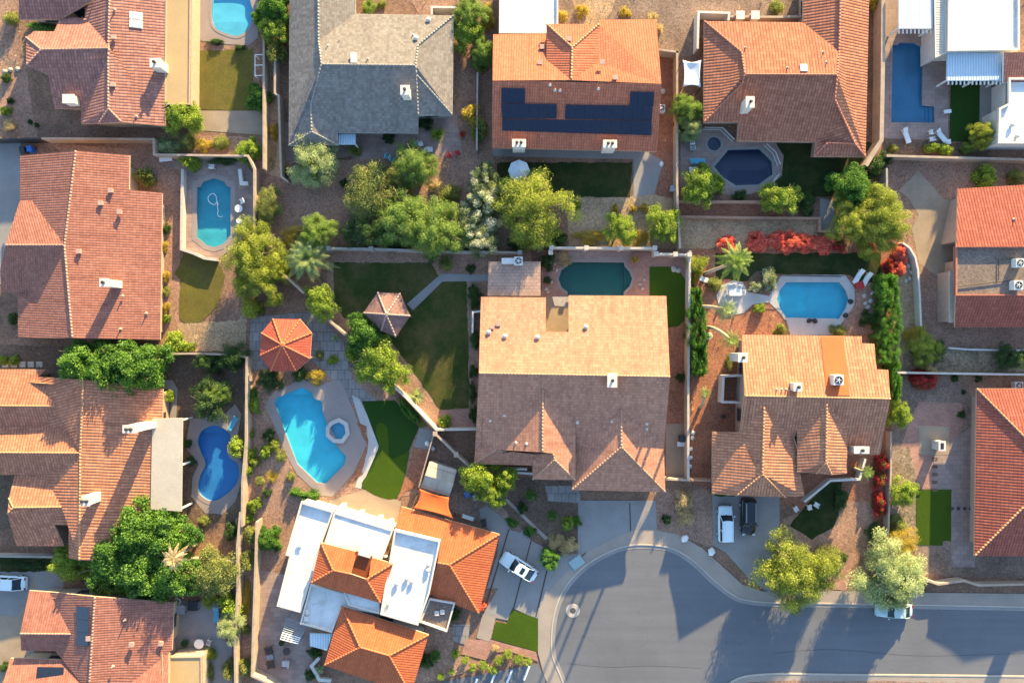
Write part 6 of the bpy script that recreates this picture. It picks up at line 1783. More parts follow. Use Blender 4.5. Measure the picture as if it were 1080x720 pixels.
p('palo', 'D4 165,290', 37, 'large olive green tree at the kerb of the driveway', h=6.2, ry=38); p('olive', 'D4 290,240', 14, 'olive side bough tree right of the large kerb tree', h=3.4); p('dark', 'D4 345,220', 5, 'small dark shrub right of the kerb tree')
p('dark', 'C4 335,632', 7, 'dark upright shrub row on the small front lawn', ry=14, h=1.5); 
# centre left
p('olive', 'F2 500,430', 14, 'olive tree right of the teal pool', ry=18, h=3); p('gold', 'F2 530,75', 6, 'golden shrub in the narrow strip', ry=8); p('dry', 'F2 510,190', 6, 'dry shrub lower down the narrow strip', ry=14, h=.7); p('olive', 'B1 1040,560', 5, 'little olive bush by the tan gravel') 
p('palo', 'F1 105,110', 30, 'big yellow green tree right of the teal pool, upper crown', h=6.4, ry=27); p('palo', 'F1 120,240', 25, 'big yellow green tree right of the dry lawn, lower crown', h=5.6, ry=22); p('palo', 'F1 215,200', 14, 'yellow green tree, side crown over the diagonal wall', h=4.4); p('palo', 'F1 215,345', 8, 'small yellow green tree beside the orange gazebo', h=3, tree=True); p('palo', 'F1 100,375', 12, 'yellow green tree tip above the pale trunk', h=3.4)
p('mesq', 'F1 415,20', 20, 'light green feathery tree behind the pale palm', ry=18, h=4.6); p('gold', 'F1 305,40', 13, 'rusty golden shrub left of the feathery tree', h=2.2); p('olive', 'F1 350,60', 10, 'olive shrub between golden shrub and palm')
palm('F1 375,145', 27, 2.6, 'wide pale feather palm at the lawn corner', 'l_palmpale', 34); 
p('citrus', 'F1 435,350', 17, 'citrus tree with yellow new leaves beside the diagonal wall', ry=19, h=3.6)
p('ficus', 'F1 640,510', 20, 'bright green tree between the two gazebos', h=4.2); p('citrus', 'F1 700,640', 25, 'large yellow green tree above the putting lawn', h=4.6); p('citrus', 'C2 520,120', 20, 'yellow green tree right of the pool path', h=4); p('citrus', 'F1 590,600', 8, 'small yellow tree at the left of the large yellow green one')
p('olive', 'F1 435,605', 5, 'round olive bush by the flagstone path, left one'); p('citrus', 'F1 497,630', 5, 'round green bush by the flagstone path, right one'); spiky('agave', 'F1 510,525', 6, 'pale blue agave beside the flagstone path'); p('gold', 'F4 415,75', 10, 'orange golden shrub at the top of the turquoise pool', ry=8, h=1.2)
spiky('yucca', 'C2 640,217', 11, 'grey spherical yucca on the gravel by the diagonal wall', h=1.3); p('citrus', 'C2 755,325', 7, 'green bush in the wall corner of the side lawn'); p('ficus', 'C2 612,285', 17, 'clipped green shrub along the diagonal wall', ry=5, h=1.2, rot=-.85, tree=False)
p('olive', 'B2 760,370', 9, 'olive shrub under the long grey wall'); p('dark', 'B2 858,390', 5, 'small round bush beside the concrete path'); p('dark', 'B2 700,345', 6, 'dark shrub at the wall foot by the lawn corner')
p('dark', 'E7 40,255', 7, 'dark shrub left of the patio roof', ry=9); p('dark', 'E7 45,305', 5, 'dark shrub above the small white enclosure', ry=6); p('dark', 'E7 48,470', 5, 'dark shrub below the small white enclosure', ry=9); p('dark', 'E1 40,100', 5, 'dark shrub left of the central ridge', ry=7); p('dark', 'E1 35,200', 4, 'dark narrow shrub at the central house side', ry=11); p('dark', 'E1 40,300', 4, 'dark shrub lowest at the central house side', ry=9)
p('dry', 'E7 450,95', 9, 'pinkish flowering shrub at the corner of the green pool', ry=8, h=.9); p('dark', 'E7 382,110', 8, 'dark shrub left of the green pool deck', ry=10); p('dark', 'E7 378,195', 4, 'small dark shrub beside the pool shell'); p('dark', 'E1 1030,125', 5, 'small dark shrub in the red side yard'); p('dark', 'E7 990,645', 4, 'little dark plant at the white wall in the red side yard') if False else None
p('dry', 'C3 690,640', 9, 'tan flowering shrub strip between driveways, upper part', ry=14, h=1.6); p('dry', 'C3 700,700', 9, 'tan flowering shrub strip between driveways, lower part', ry=12, h=1.5); p('dark', 'D3 620,70', 5, 'dark bush beside the wide driveway')
p('citrus', 'F3 440,130', 19, 'bright lime tree beside the front courtyard, left crown', h=5.6); p('citrus', 'F3 510,210', 15, 'bright lime tree beside the front courtyard, lower crown', h=4.8); p('citrus', 'F3 585,130', 13, 'bright lime tree beside the front courtyard, right crown', h=5, tree=True)
p('balldark', 'F3 722,217', 7, 'round dark shrub in the front yard, upper'); p('dark', 'F3 675,290', 6, 'dark bluish shrub beside the front yard kerb'); p('balldark', 'F3 838,330', 6, 'round dark shrub in the front yard, lower'); p('citrus', 'F3 925,375', 7, 'lime yellow shrub by the wide driveway'); p('ficus', 'F3 968,362', 5.5, 'green shrub right beside the lime yellow one'); p('ficus', 'F3 617,366', 5.5, 'green tuft on the driveway corner, left one', h=.8); p('ficus', 'F3 715,415', 6, 'green tuft on the driveway corner, right one', h=.8)
p('dry', 'F3 850,475', 9, 'cream flowering shrub left one at the driveway end', h=1.3); p('dry', 'F3 925,495', 10, 'cream flowering shrub right one at the driveway end', h=1.3); p('hedge', 'G1 605,205', 9, 'dark clipped shrub block standing on the driveway', ry=8, h=1.5, rot=-.5)
# round shrubs along the front terrace
for k, (q, r) in enumerate((('F5 650,298', 5), ('F5 686,283', 4), ('F5 732,243', 5), ('F5 757,268', 5), ('F5 792,262', 6), ('F5 825,276', 5.5), ('F5 846,244', 6), ('F5 875,222', 6), ('F5 912,240', 6.5), ('F5 941,248', 5.5))):
    p('ball', q, r, 'round clipped lime shrub, %s from the left along the front terrace' % ('first second third fourth fifth sixth seventh eighth ninth tenth'.split()[k]), h=1.1, group='round clipped shrubs')
spiky('greenyucca', 'F5 700,222', 7, 'spiky yucca beside the round clipped shrubs'); p('balldark', 'F5 632,230', 7, 'dark round bush right of the bottom hip roof, lower'); p('dark', 'F5 600,252', 8, 'dark bush hugging the bottom hip roof'); p('dark', 'F5 695,92', 6, 'dark bush below the gravel roof box', ry=8); p('bougor', 'F5 785,66', 5, 'orange flowering bush at the hip roof corner', h=1); p('dry', 'F5 830,205', 4, 'small dry bush on the brick terrace')
spiky('agave', 'F5 245,270', 7, 'dark blue agave in the raised pond bed'); p('dark', 'F5 210,298', 6, 'dark bush below the raised pond bed'); p('dark', 'F5 225,222', 8, 'dark leafy bush under the pale blue patio roof', ry=5)
p('ficus', 'D2 40,150', 13, 'rounded bright green bush on the gravel left of the white roofs', h=2); 
p('ficus', 'F4 385,645', 12, 'green hedge bush at the lower corner of the turquoise pool', ry=6, h=1.2); p('ficus', 'F4 320,632', 6, 'small green bush left of the hedge bush by the pool')
for q, r, k, l in (('F4 115,215', 9, 'citrus', 'green bush at the wall beside the pool garden'), ('F4 190,95', 13, 'dark', 'dark bush below the orange gazebo, left'), ('F4 335,65', 8, 'dark', 'dark bush below the orange gazebo, right'), ('F4 100,165', 7, 'ficus', 'green bush against the tall wall, highest in the pool garden'),
    ('F4 100,352', 6, 'olive', 'olive bush against the tall wall, mid garden'), ('F4 190,360', 7, 'dark', 'dark bush on the shaded gravel left of the pool'), ('F4 98,445', 7, 'citrus', 'yellow green bush on the tall wall'), ('F4 178,437', 7, 'citrus', 'yellow green bush on the garden gravel, left of the small pair'), ('F4 132,485', 5, 'olive', 'small olive bush between two yellow green ones'), ('F4 220,402', 6, 'palo', 'golden green bush close to the pool edge'), ('F4 247,457', 6, 'olive', 'round olive bush by the pool edge steps'), ('F4 88,522', 6, 'citrus', 'lime bush low on the tall wall'), ('F4 295,555', 5, 'olive', 'round bush on the gravel below the pool edge'), ('F4 150,572', 6, 'olive', 'loose olive bush near the yellow grass'), ('F4 120,690', 8, 'citrus', 'lime bush at the foot of the pool garden'), ('F4 182,630', 5, 'dark', 'small dark bush in the lower pool garden')):
    p(k, q, r, l)
spiky('grass', 'F4 208,552', 10, 'yellow ornamental grass in the pool garden')
p('citrus', 'F4 35,415', 10, 'yellow leaved tree leaning over the deep blue pool', ry=9, h=3, tree=True); p('citrus', 'C1 1010,480', 5, 'lime bush under the leaning yellow tree')
# left column
p('olive', 'B1 570,22', 12, 'olive bush at the upper corner of the brick red house'); p('dark', 'B1 45,590', 7, 'dark red brown bush at the left edge beside the brick red house')
for k, (q, kd) in enumerate((('B1 662,230', 'dark'), ('B1 655,300', 'gold'), ('B1 660,420', 'gold'), ('B1 658,480', 'olive'), ('B1 662,545', 'gold'), ('B1 662,590', 'citrus'))):
    p(kd, q, 4, 'small %s shrub, number %s down the wall of the brick red house' % ({'dark': 'dark', 'gold': 'golden flowering', 'olive': 'olive', 'citrus': 'lime'}[kd], 'one two three four five six'.split()[k]), ry=6, h=.8)
p('citrus', 'B1 690,690', 11, 'lime bush at the lower corner of the brick red house'); p('citrus', 'B1 745,705', 7, 'small lime bush beside the lower corner lime bush')
for q, r, l in (('C1 320,85', 25, 'left crown'), ('C1 425,110', 27, 'middle crown'), ('C1 540,110', 27, 'right crown')): p('ficus', q, r, 'dense bright green tree over the orange barrel roof, ' + l, h=6.8, group='dense green trees in a row')
p('dark', 'C1 825,85', 14, 'dark green tree in the shaded yard, left of two', ry=12, h=3); p('dark', 'C1 920,65', 16, 'dark green tree in the shaded yard, right of two', h=3.2); p('dark', 'C1 835,235', 21, 'feathery dark tree above the deep blue pool', h=4, tree=True); p('mesq', 'C1 850,215', 13, 'feathery green top tree over the dark one', h=4.2)
p('citrus', 'C1 8,75', 5, 'small lime bush by the stepping stones, left'); p('citrus', 'C1 48,75', 5, 'small lime bush by the stepping stones, right'); p('dark', 'C1 745,410', 4.5, 'small dark bush by the pale patio roof, upper'); p('dark', 'C1 760,480', 5, 'small dark bush by the pale patio roof, lower'); p('citrus', 'C1 665,220', 6, 'lime bush inside the curved concrete path', ry=8)
p('ficus', 'D1 540,110', 30, 'big rounded green tree, upper crown over the orange roof', h=6.2); p('ficus', 'D1 660,130', 26, 'big rounded green tree, upper right crown', h=6); p('ficus', 'D1 450,190', 26, 'big rounded green tree, left crown', h=5.8); p('ficus', 'D1 420,270', 28, 'big rounded green tree, lower left crown', h=5.6); p('ficus', 'D1 560,280', 32, 'big rounded green tree, lower middle crown', h=6); p('ficus', 'D1 690,300', 27, 'big rounded green tree, lower right crown', h=5.6); p('citrus', 'D1 260,250', 20, 'yellow green tree left of the big rounded tree', h=3.6); p('olive', 'D1 830,290', 26, 'olive green tree right of the dry palm', h=4.6)
palm('D1 690,225', 15, 6.0, 'dry brown palm at the edge of the big rounded tree', 'l_dry', 26)
for q, r, k, l, kw in (('D1 870,470', 1, 'olive', '', {}), ('F7 485,495', 14, 'pale', 'pale green tree on the alley wall, largest', dict(h=3.4, ry=16)), ('F7 480,400', 11, 'citrus', 'lime tree above the pale tree on the alley wall', dict(h=2.8)), ('F7 390,375', 9, 'palo', 'golden lime bush at the patio corner', {}), ('F7 490,85', 9, 'dark', 'dark bush above the dry palm wall', {}), ('F7 375,40', 6, 'olive', 'olive bush on the brown yard below the deep blue pool', {}),
    ('F7 565,100', 8, 'olive', 'olive bush in the alley, second from the top', dict(ry=11)), ('F7 562,30', 6, 'citrus', 'lime bush in the alley at the top', {}), ('F7 565,205', 9, 'olive', 'olive bush in the alley, third from the top', dict(ry=12)), ('F7 555,370', 6, 'gold', 'long golden groundcover in the alley', dict(ry=22, h=.7)), ('F7 395,605', 7, 'palo', 'golden shrub beside the tan flat roof, upper', dict(ry=8)), ('F7 390,680', 6, 'olive', 'olive shrub beside the tan flat roof, lower', dict(ry=10)), ('F7 480,670', 8, 'olive', 'olive shrub left of the alley wall at the bottom', dict(ry=12)), ('F7 550,665', 8, 'olive', 'olive shrub in the alley at the bottom', dict(ry=11)), ('F7 550,500', 6, 'olive', 'olive shrub mid alley beside the pale tree', {}), ('E4 10,490', 5, 'dark', 'dark shrub at the left edge near the blue panels', {}), ('D1 120,255', 14, 'dark', 'dark creeper on the grass strip at the left edge', dict(ry=4, h=.6))):
    if l: p(k, q, r, l, **kw)
# ------------------------------------------------------------------ gazebos, sheds, sails
def gazebo(label, ring, apex, z0, z1, mat, cap, post_mat):
    n = len(pts(ring)); t = thing('gazebo', label, 'gazebo', (*W1(apex, z1), 0)); R = Roofs()
    V = ' '.join('v%s %s' % (chr(97 + i), s) for i, s in enumerate(ring.split()[1:]))
    tl = ring.split()[0]
    shell(t, R, '%s %s %s ap %s @%s' % (tl, V, apex.split()[0], apex.split()[1], z1), ['v%s v%s ap' % (chr(97 + i), chr(97 + (i + 1) % n)) for i in range(n)], z0, 20, mat, post_mat, post_mat, cap, walls=False, thick=.15)
    posts(t, [tuple(np.array(q) * .9 + np.array(W1(apex, z1)) * .1) for q in W(ring, z0)], z0, post_mat, .08)
    return t
gazebo('octagonal gazebo with a vivid orange tiled roof', 'F1 215,433 345,435 400,500 392,622 325,680 205,680 153,607 160,500', 'F1 259,556', 2.7, 4.3, M['t_gaz'], M['c_vivid'], M['stucco'])
gazebo('hexagonal gazebo with a faded brown shingle roof on the lawn', 'B2 486,486 576,490 616,580 558,664 500,640 429,568', 'B2 521,574', 2.5, 3.9, M['gaz_brown'], M['c_gaz'], M['wood'])
t = thing('storage_shed', 'tan storage shed with a ridged metal roof by the board fence', 'shed', (*W1('F3 215,120'), 0)); R = Roofs()
shell(t, R, 'F3 a 170,32 b 318,80 c 278,222 d 122,172 r1 145,108 r2 300,152', ['a b r2 r1', 'c d r1 r2'], 2.1, 14, M['t_shed'], M['fence_wood'], M['fence_wood'], None, windows=False, ins=.15, thick=.06)
def sail(label, c4, h4, mat, sag=.5, n=10):
    """cloth stretched between four posts, its edges drawn in"""
    P4 = [Vector((*at(q, hh), hh)) for q, hh in zip(pts(c4), h4)]; cen = sum(P4, Vector()) / 4
    t = thing('shade_sail', label, 'shade sail', (cen.x, cen.y, 0)); mb = MB()
    for j in range(n + 1):
        for i in range(n + 1):
            u, v = i / n, j / n
            q = P4[0].lerp(P4[1], u).lerp(P4[3].lerp(P4[2], u), v)
            e = max(4 * u * (1 - u) * (2 * abs(v - .5)) ** 3, 4 * v * (1 - v) * (2 * abs(u - .5)) ** 3)
            q = q.lerp(cen, .17 * e); q.z -= sag * 16 * u * (1 - u) * v * (1 - v) * .5
            mb.v.append(tuple(q))
    for j in range(n):
        for i in range(n): mb.face((j * (n + 1) + i, j * (n + 1) + i + 1, (j + 1) * (n + 1) + i + 1, (j + 1) * (n + 1) + i))
    o = smooth(obj('cloth', mb, mat, t)); so = o.modifiers.new('t', 'SOLIDIFY'); so.thickness = .012
    for q in P4:
        pb = MB(); pb.cyl((q.x, q.y, -.05), .05, q.z + .1, 10); obj('post', pb, M['dark_metal'], t)
    return t
sail('orange red shade sail between the shed and the vivid hip roof', 'F3 115,180 278,228 300,345 78,290', [2.7, 2.6, 2.9, 2.9], M['orange_sail'], .3)
sail('small white shade sail beside the maroon house', 'A3 682,240 758,240 755,350 684,348', [2.8, 2.8, 2.7, 2.7], M['white_cloth'], .4)
# patio covers in the pool yards
t = thing('patio_cover', 'white ribbed patio cover above the long blue pool', 'patio cover', (*W1('E8 205,60'), 0)); R = Roofs()
flat_roof(t, R, 'E8 124,-120 288,-120 286,136 124,136', 2.8, M['white_patio'], M['white_paint'], .0, walls=False, name='cover')
for k in range(9):
    x, y = W1('E8 %d,138' % (128 + k * 19), 2.6); mb = MB(); mb.box((x, y - .1, 2.44), (.12, .9, .16)); obj('rafter', mb, M['white_paint'], t)
posts(t, 'E8 130,128 282,128', 2.6, M['white_paint'])
t = thing('pergola', 'slatted pergola with white front slats beside the bottom terrace chairs', 'pergola', (*W1('G3 430,240'), 0))
c = [Vector((*at(q, 2.5), 2.5)) for q in pts('G3 385,100 560,170 490,345 320,300')]
for k in range(11):
    a = c[0].lerp(c[3], k / 10); b = c[1].lerp(c[2], k / 10); mb = MB(); mb.tube([a, b], .07 if k > 6 else .05, 4); obj('slat', mb, M['white_paint'] if k > 6 else M['pergola_blue'], t)
for a, b in ((c[0], c[3]), (c[1], c[2])): mb = MB(); mb.tube([a - Vector((0, 0, .12)), b - Vector((0, 0, .12))], .07, 4); obj('beam', mb, M['pergola_blue'], t)
posts(t, [(q.x, q.y) for q in c], 2.45, M['pergola_blue'], .06)
t = thing('garden_frame', 'small white framed rack beside the dry lawn', 'frame', (*W1('A1 1036,260'), 0))
c = W('A1 1018,218 1052,218 1052,300 1018,302', 1.6); posts(t, c, 1.6, M['white_paint'], .05)
for i in range(4): mb = MB(); mb.tube([(*c[i], 1.5), (*c[(i + 1) % 4], 1.5)], .05, 4); obj('rail', mb, M['white_paint'], t)
mb = MB(); a, b = np.array(c[0]), np.array(c[3]); mb.tube([(*((np.array(c[0]) + np.array(c[3])) / 2), 1.5), (*((np.array(c[1]) + np.array(c[2])) / 2), 1.5)], .05, 4); obj('rail', mb, M['white_paint'], t)

# ------------------------------------------------------------------ vehicles
vehicle('pale blue white sedan with a sunroof on the slabbed driveway', 'parked_car', 'car', 'G1 280,290', 148, 'paint_white', 5.0, 1.9, 'sedan', sunroof=True)
vehicle('white car with roof rails parked in the apricot driveway', 'parked_car', 'car', 'G2 263,435', 90, 'paint_white', 4.6, 1.85, 'suv', rack=True)
vehicle('black car nosed under the apricot garage eave', 'parked_car', 'car', 'G2 510,360', -90, 'paint_black', 4.7, 1.85, 'suv', rack=True)
vehicle('pale teal car parked at the kerb under the pale tree', 'parked_car', 'car', 'D4 545,432', 178, 'paint_teal', 4.6, 1.8, 'sedan')
vehicle('white car parked in the driveway at the left edge', 'parked_car', 'car', 'D1 25,322', 178, 'paint_white', 4.8, 1.85, 'sedan')

# ------------------------------------------------------------------ furniture and garden things
lounger('pale blue lounger on the rim of the figure eight pool', 'C1 930,325', 60, cloth='blue_cloth')
lounger('teal lounger beside the navy pool, upper of two', 'G8 182,358', 180, cloth='blue_cloth', group='loungers by the navy pool'); lounger('whitish lounger beside the navy pool, lower of two', 'G8 175,405', 182, cloth='white_cloth', group='loungers by the navy pool')
lounger('white lounger at the corner of the apricot pool deck, left of two', 'F6 928,275', 60); lounger('white lounger at the corner of the apricot pool deck, right of two', 'F6 966,290', 60)
lounger('white lounger standing upright way by the long blue pool', 'E8 165,640', 110); chair('white chair by the long blue pool, upper', 'E8 280,628', 10); chair('white chair by the long blue pool, lower', 'E8 284,660', 100); lounger('white tilted lounger at the edge of the green strip', 'E8 330,642', 130); table('low white table by the turf strip', 'E8 362,672', 5, (.7, .6), h=.45); table('slim white bench table by the turf strip', 'E8 360,528', 8, (.9, .45), h=.45)
parasol('pale blue octagonal patio umbrella on the shaded lawn', 'A3 28,682', 1.35, 2.4, 'parasol_cloth'); table('round white table below the pale blue umbrella', 'A3 28,668', 0, (1.1, 1.1), round_=True)
chair('pale blue garden chair on the grey terrace, left', 'G6 575,270', 250, cloth='blue_cloth'); chair('pale blue garden chair on the grey terrace, right', 'G6 597,285', 250, cloth='blue_cloth')
chair('small white chair on the terrace, left of three', 'G6 702,216', 200); chair('small white chair on the terrace, middle of three', 'G6 722,216', 20); table('small white round table on the terrace', 'G6 748,240', 0, (.6, .6), round_=True, h=.6); chair('small white chair on the terrace, right of three', 'G6 764,240', 0)
chair('red garden chair on the terrace, left of the pair', 'G6 845,266', 200, 'red_metal', 'red_cloth'); chair('red garden chair on the terrace, right of the pair', 'G6 882,256', 200, 'red_metal', 'red_cloth'); pot('red flower pot beneath the golden tree', 'G6 905,172', .35, 'red_metal', 'l_bougred')
table('white dining table on the round terrace', 'F6 338,352', 0, (1.5, .9))
for k, (q, a) in enumerate((('F6 312,326', 270), ('F6 334,322', 270), ('F6 358,330', 260), ('F6 306,352', 0), ('F6 372,352', 180))): chair('white dining chair on the round terrace, %s' % ('upper left,upper middle,upper right,at the left end,at the right end'.split(',')[k]), q, a, group='white dining chairs')
table('low table draped with dark red cloth by the white loungers', 'F6 932,318', 20, (1.1, .9), 'red_cloth', h=.45)
for q, l in (('F6 890,395', 'upper of two on the right rim'), ('F6 865,460', 'lower of two on the right rim')): boulder('black rock on the pool deck, ' + l, q, 3, 'black', name='rock')
boulder('black rock on the lower pool deck, left of two', 'F6 692,487', 3, 'black', name='rock'); boulder('black rock on the lower pool deck, right of two', 'F6 718,487', 3, 'black', name='rock')
t = thing('outdoor_fireplace', 'white chimney box standing on the tan square of the paved yard', 'fireplace', (*W1('C4 703,410'), 0)); x, y = W1('C4 703,410')
mb = MB(); mb.box((x, y, 0), (.8, 1.1, 1.45)); obj('body', mb, M['white_stucco'], t, bevel=.03); mb = MB(); x2, y2 = W1('C4 704,392', 2.1); mb.prism([(x - .45, y - .6), (x + .45, y - .6), (x + .45, y + .6), (x - .45, y + .6)], 1.45, 1.57); obj('cap', mb, M['white_stucco'], t)
mb = MB(); mb.prism([(x - .2, y - .38), (x + .2, y - .38), (x + .2, y + .38), (x - .2, y + .38)], 1.56, 1.59); obj('flue', mb, M['black'], t)
# bottom terrace seats
for q, l, a in (('G3 212,410', 'dark wicker armchair on the bottom terrace, upper left', -80), ('G3 230,550', 'dark wicker armchair on the bottom terrace, lower left', -80), ('G3 370,535', 'wicker armchair with a white cushion on the bottom terrace', 175)): chair(l, q, a, 'dark_metal', 'white_cushion' if 'white' in l else 'wicker', w=.9)
table('dark round table in the bottom terrace group', 'G3 380,420', 0, (.9, .9), 'wicker', 'dark_metal', True, .5); pot('dark pot beside the pergola', 'G3 332,340', .32, 'wicker', 'l_dark')
table('low grey table between the left wicker armchairs', 'G3 220,480', 10, (.8, .6), 'grey_cloth', 'dark_metal', h=.4)
# brick tiled house patio
table('round pale table on the dark patio at lower left', 'F7 362,552', 0, (1.2, 1.2), round_=True); chair('white framed chair right of the round pale table', 'F7 402,548', 160, cloth='grey_cloth'); lounger('white folded lounger above the tan flat roof', 'F7 352,598', 25); table('dark square table on the patio at lower left', 'F7 336,392', 0, (1.3, 1.2), 'black', 'dark_metal'); table('grey square table near the house on the lower left patio', 'F7 284,408', 0, (1.1, 1.1), 'grey_cloth', 'dark_metal'); lounger('pale blue slim lounger at the patio edge by the lime bush', 'F7 430,430', 88, cloth='blue_cloth')
pot('white urn pot at the corner of the brick tiled roof', 'F7 265,378', .5, 'white_cloth', 'l_pale'); pot('dark green pot on the lower left patio', 'F7 300,552', .45, 'green_plastic', 'l_dark')
# bins, boxes, pots
bin_('bright blue wheeled bin beside the driveway gate', 'A1 128,598', 'blue_plastic', 10); bin_('dark wheeled bin left of the bright blue one', 'A1 98,602', 'dark_metal', 10)
bin_('blue bin under the bright lime tree', 'F3 375,205', 'blue_plastic', 20); bin_('grey bin beside the blue bin under the lime tree', 'F3 420,222', 'grey_cloth', 20); bin_('dark bin beside the vivid hip roof', 'F3 465,365', 'dark_metal', 15)
table('white bench by the vivid hip roof side yard', 'F3 378,338', -18, (1.5, .5), h=.45); boulder('white rock on the putting lawn fence corner', 'C2 685,408', 3, 'white_cloth'); boulder('small white rock inside the fence corner', 'C2 706,428', 2.5, 'white_cloth')
bin_('white and dark bin on the red side yard', 'E1 1030,415', 'dark_metal', 0); table('white low box on the red side yard', 'E1 1027,442', 0, (.9, .6), h=.5)
t = thing('utility_box', 'pale blue green utility lid in the pavement', 'utility box', (*W1('G1 908,235'), 0)); x, y = W1('G1 908,235', .25); mb = MB(); mb.box((x, y, 0), (1.75, 1.35, .22), .62); obj('body', mb, M['util'], t, bevel=.03); mb = MB(); mb.box((x, y, .22), (1.6, 1.2, .05), .62); obj('lid', mb, M['util'], t, bevel=.02)
for q, l in (('D3 690,143', 'white landscape rock at the driveway edge, left'), ('D3 797,195', 'white landscape rock at the driveway edge, right')): boulder(l, q, 4.2, 'white_cloth', hz=.8)
pot('orange pot by the dark green pool', 'E7 775,102', .5, 'terracotta', 'l_gold'); boulder('pale rock pile piece beside putting green, left', 'E7 955,145', 3.5); boulder('pale rock pile piece beside putting green, right', 'E7 975,152', 3)
for k in range(10):
    q = 'E7 %d,%d' % ((372, 380, 402, 420, 395, 408, 436, 800, 812, 820)[k], (238, 250, 140, 150, 205, 120, 75, 215, 235, 195)[k])
    boulder('small pale stone in the bed round the green pool, %s' % ('first at the left shell,second at the left shell,near the dark shrub,by the pink shrub,low on the left bed,high on the left bed,behind the pink shrub,mid right bed,low right bed,high right bed'.split(',')[k]), q, 1.8)
for k, (x, y) in enumerate(((590, 345), (600, 380), (612, 405), (585, 400), (620, 365), (605, 430), (590, 440), (625, 440))):
    boulder('grey boulder in the rock bed right of the bougainvillea', 'B4 %d,%d' % (x, y), 2.6, 'stone', 'grey boulders in the rock bed')
for k, (x, y) in enumerate(((425, 500), (450, 520), (440, 545), (460, 490), (430, 530))): boulder('pinkish boulder beside the apricot pool and hedge', 'B4 %d,%d' % (x, y), 2.4, 'stone', 'pinkish boulders by the hedge')
for k, (x, y) in enumerate(((725, 365), (722, 385), (716, 430), (715, 465), (712, 500))): boulder('white boulder along the white wall', 'C3 %d,%d' % (x, y), 2.6, 'white_cloth', 'white boulders along the wall')
pot('white pot with a pale plant on the red side yard', 'F6 215,560', .4, 'white_cloth', 'l_pale'); table('small white bench by the yellow green bush', 'F6 192,290', -20, (1.1, .6), h=.45)
t = chair('dark red garden chair behind the white enclosure', 'E2 88,375', 30, 'red_metal', 'wicker'); pot('round grey pot in the corner by the pale tree', 'G6 134,343', .42, 'dark_metal', 'l_dark')
for q, l, m in (('F2 367,450', 'large white round table by the teal pool', .95), ('F2 368,508', 'small white round table by the teal pool', .65)): table(l, q, 0, (m, m), round_=True, h=.5)
chair('white chair above the round tables by the teal pool', 'F2 385,415', 200); chair('white chair behind the teal pool', 'F2 240,250', 90); table('white table on the terrace corner by the tan wall', 'F2 25,215', 5, (1.6, .7))
pot('terracotta pot at the wall beneath the coral house eave', 'G8 63,160', .4, 'terracotta', 'l_bougred'); chair('white chair below the grey green tree', 'G8 155,258', 90); chair('grey chair below the grey green tree', 'G8 158,290', 90, cloth='grey_cloth'); bin_('grey bin at the pale wall left of the yellow green tree', 'G8 45,512', 'grey_cloth')
ac_unit(thing('condenser_unit', 'white condenser unit in the coral house side yard', 'air conditioner', (*W1('A3 600,420'), 0)), None, 'A3 598,432', (.9, .9, .8), z=0.0, name='housing')
boulder('pale rock on the coral house side yard, upper', 'A3 605,365', 3, 'stone'); boulder('pale rock on the coral house side yard, lower', 'A3 598,655', 2.6, 'white_cloth')
ac_unit(thing('condenser_unit', 'grey condenser unit near the right edge behind the red hip roof', 'air conditioner', (*W1('F8 700,300'), 0)), None, 'F8 698,300', (1, 1, .8), z=0.0, name='housing')
for k, (x, y) in enumerate(((775, 668), (800, 668), (826, 668), (850, 668))): boulder('dark low stone in a row beside the small turf', 'C4 %d,%d' % (x, y), 2, 'dark_metal', 'dark stones in a row')
for q, l, a in (('C4 150,668', 'white garden chair on the small front lawn, left', 30), ('C4 205,662', 'white garden chair on the small front lawn, middle', 10), ('C4 232,652', 'white garden chair on the small front lawn, right', 60)): chair(l, q, a)
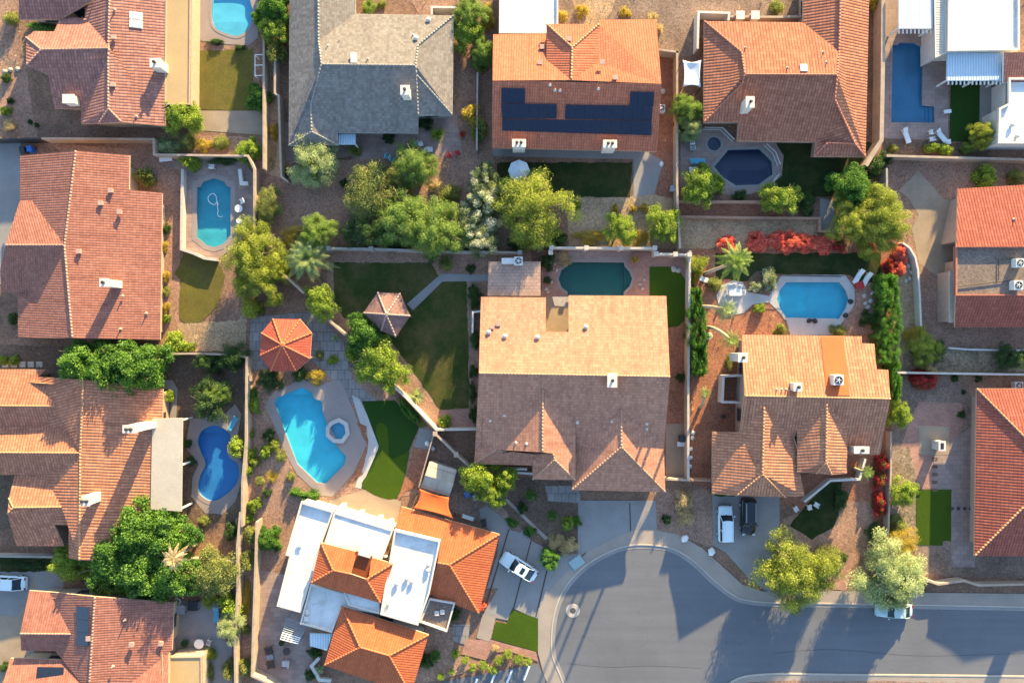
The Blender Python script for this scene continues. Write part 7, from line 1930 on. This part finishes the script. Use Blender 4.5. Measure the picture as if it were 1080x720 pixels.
for k in range(5): 
    q = 'C1 %d,92' % (22 + k * 34); x, y = W1(q); mb = MB(); mb.box((x, y, -.02), (.8, .75, .08)); tag(obj('stepping_stone', mb, M['stone'], bevel=.03), 'pinkish square stepping stone above the orange barrel roof', 'stepping stone', 'stepping stones in a row')
for k, (x, y) in enumerate(((18, 285), (40, 278), (68, 275))): boulder('pale stone on the gravel yard at the left edge', 'A1 %d,%d' % (x, y), 2.4, 'stone', 'pale stones in a row')

# ------------------------------------------------------------------ light and camera
EL, AZ = 12.7, math.atan2(.365, .93)          # sun height and its bearing, clockwise from the top of the photograph
w = bpy.data.worlds.new('World'); scene.world = w; w.use_nodes = True
nt = w.node_tree; sky = nt.nodes.new('ShaderNodeTexSky'); sky.sky_type = 'NISHITA'; sky.sun_disc = False
sky.sun_elevation = math.radians(EL); sky.sun_rotation = AZ; sky.air_density = 1.0; sky.dust_density = SKY_DUST; sky.ozone_density = 2.0
bg = nt.nodes['Background']; nt.links.new(sky.outputs[0], bg.inputs['Color']); bg.inputs['Strength'].default_value = SKY_STR
sd = bpy.data.lights.new('sun', 'SUN'); sd.energy = SUN_STR; sd.angle = math.radians(.53); sd.color = SUN_COL
so = bpy.data.objects.new('sun', sd); COL.objects.link(so); so.location = (0, 0, 120)
e = math.radians(EL); d = Vector((math.sin(AZ) * math.cos(e), math.cos(AZ) * math.cos(e), math.sin(e)))
so.rotation_euler = d.to_track_quat('Z', 'Y').to_euler()
cd = bpy.data.cameras.new('camera'); cd.sensor_width = 36; cd.lens = 36 * H / (1080 * S); cd.clip_end = 2000; cd.clip_start = 1
co = bpy.data.objects.new('camera', cd); COL.objects.link(co); co.location = (0, 0, H); co.rotation_euler = (0, 0, 0)
scene.camera = co
vs = scene.view_settings; vs.view_transform = 'Standard'; vs.look = 'None'; vs.gamma = 1; vs.exposure = EXPO; vs.use_curve_mapping = False
scene.cycles.max_bounces = 6; scene.cycles.diffuse_bounces = 3; scene.cycles.transparent_max_bounces = 8; scene.cycles.volume_bounces = 0
scene.cycles.use_denoising = True
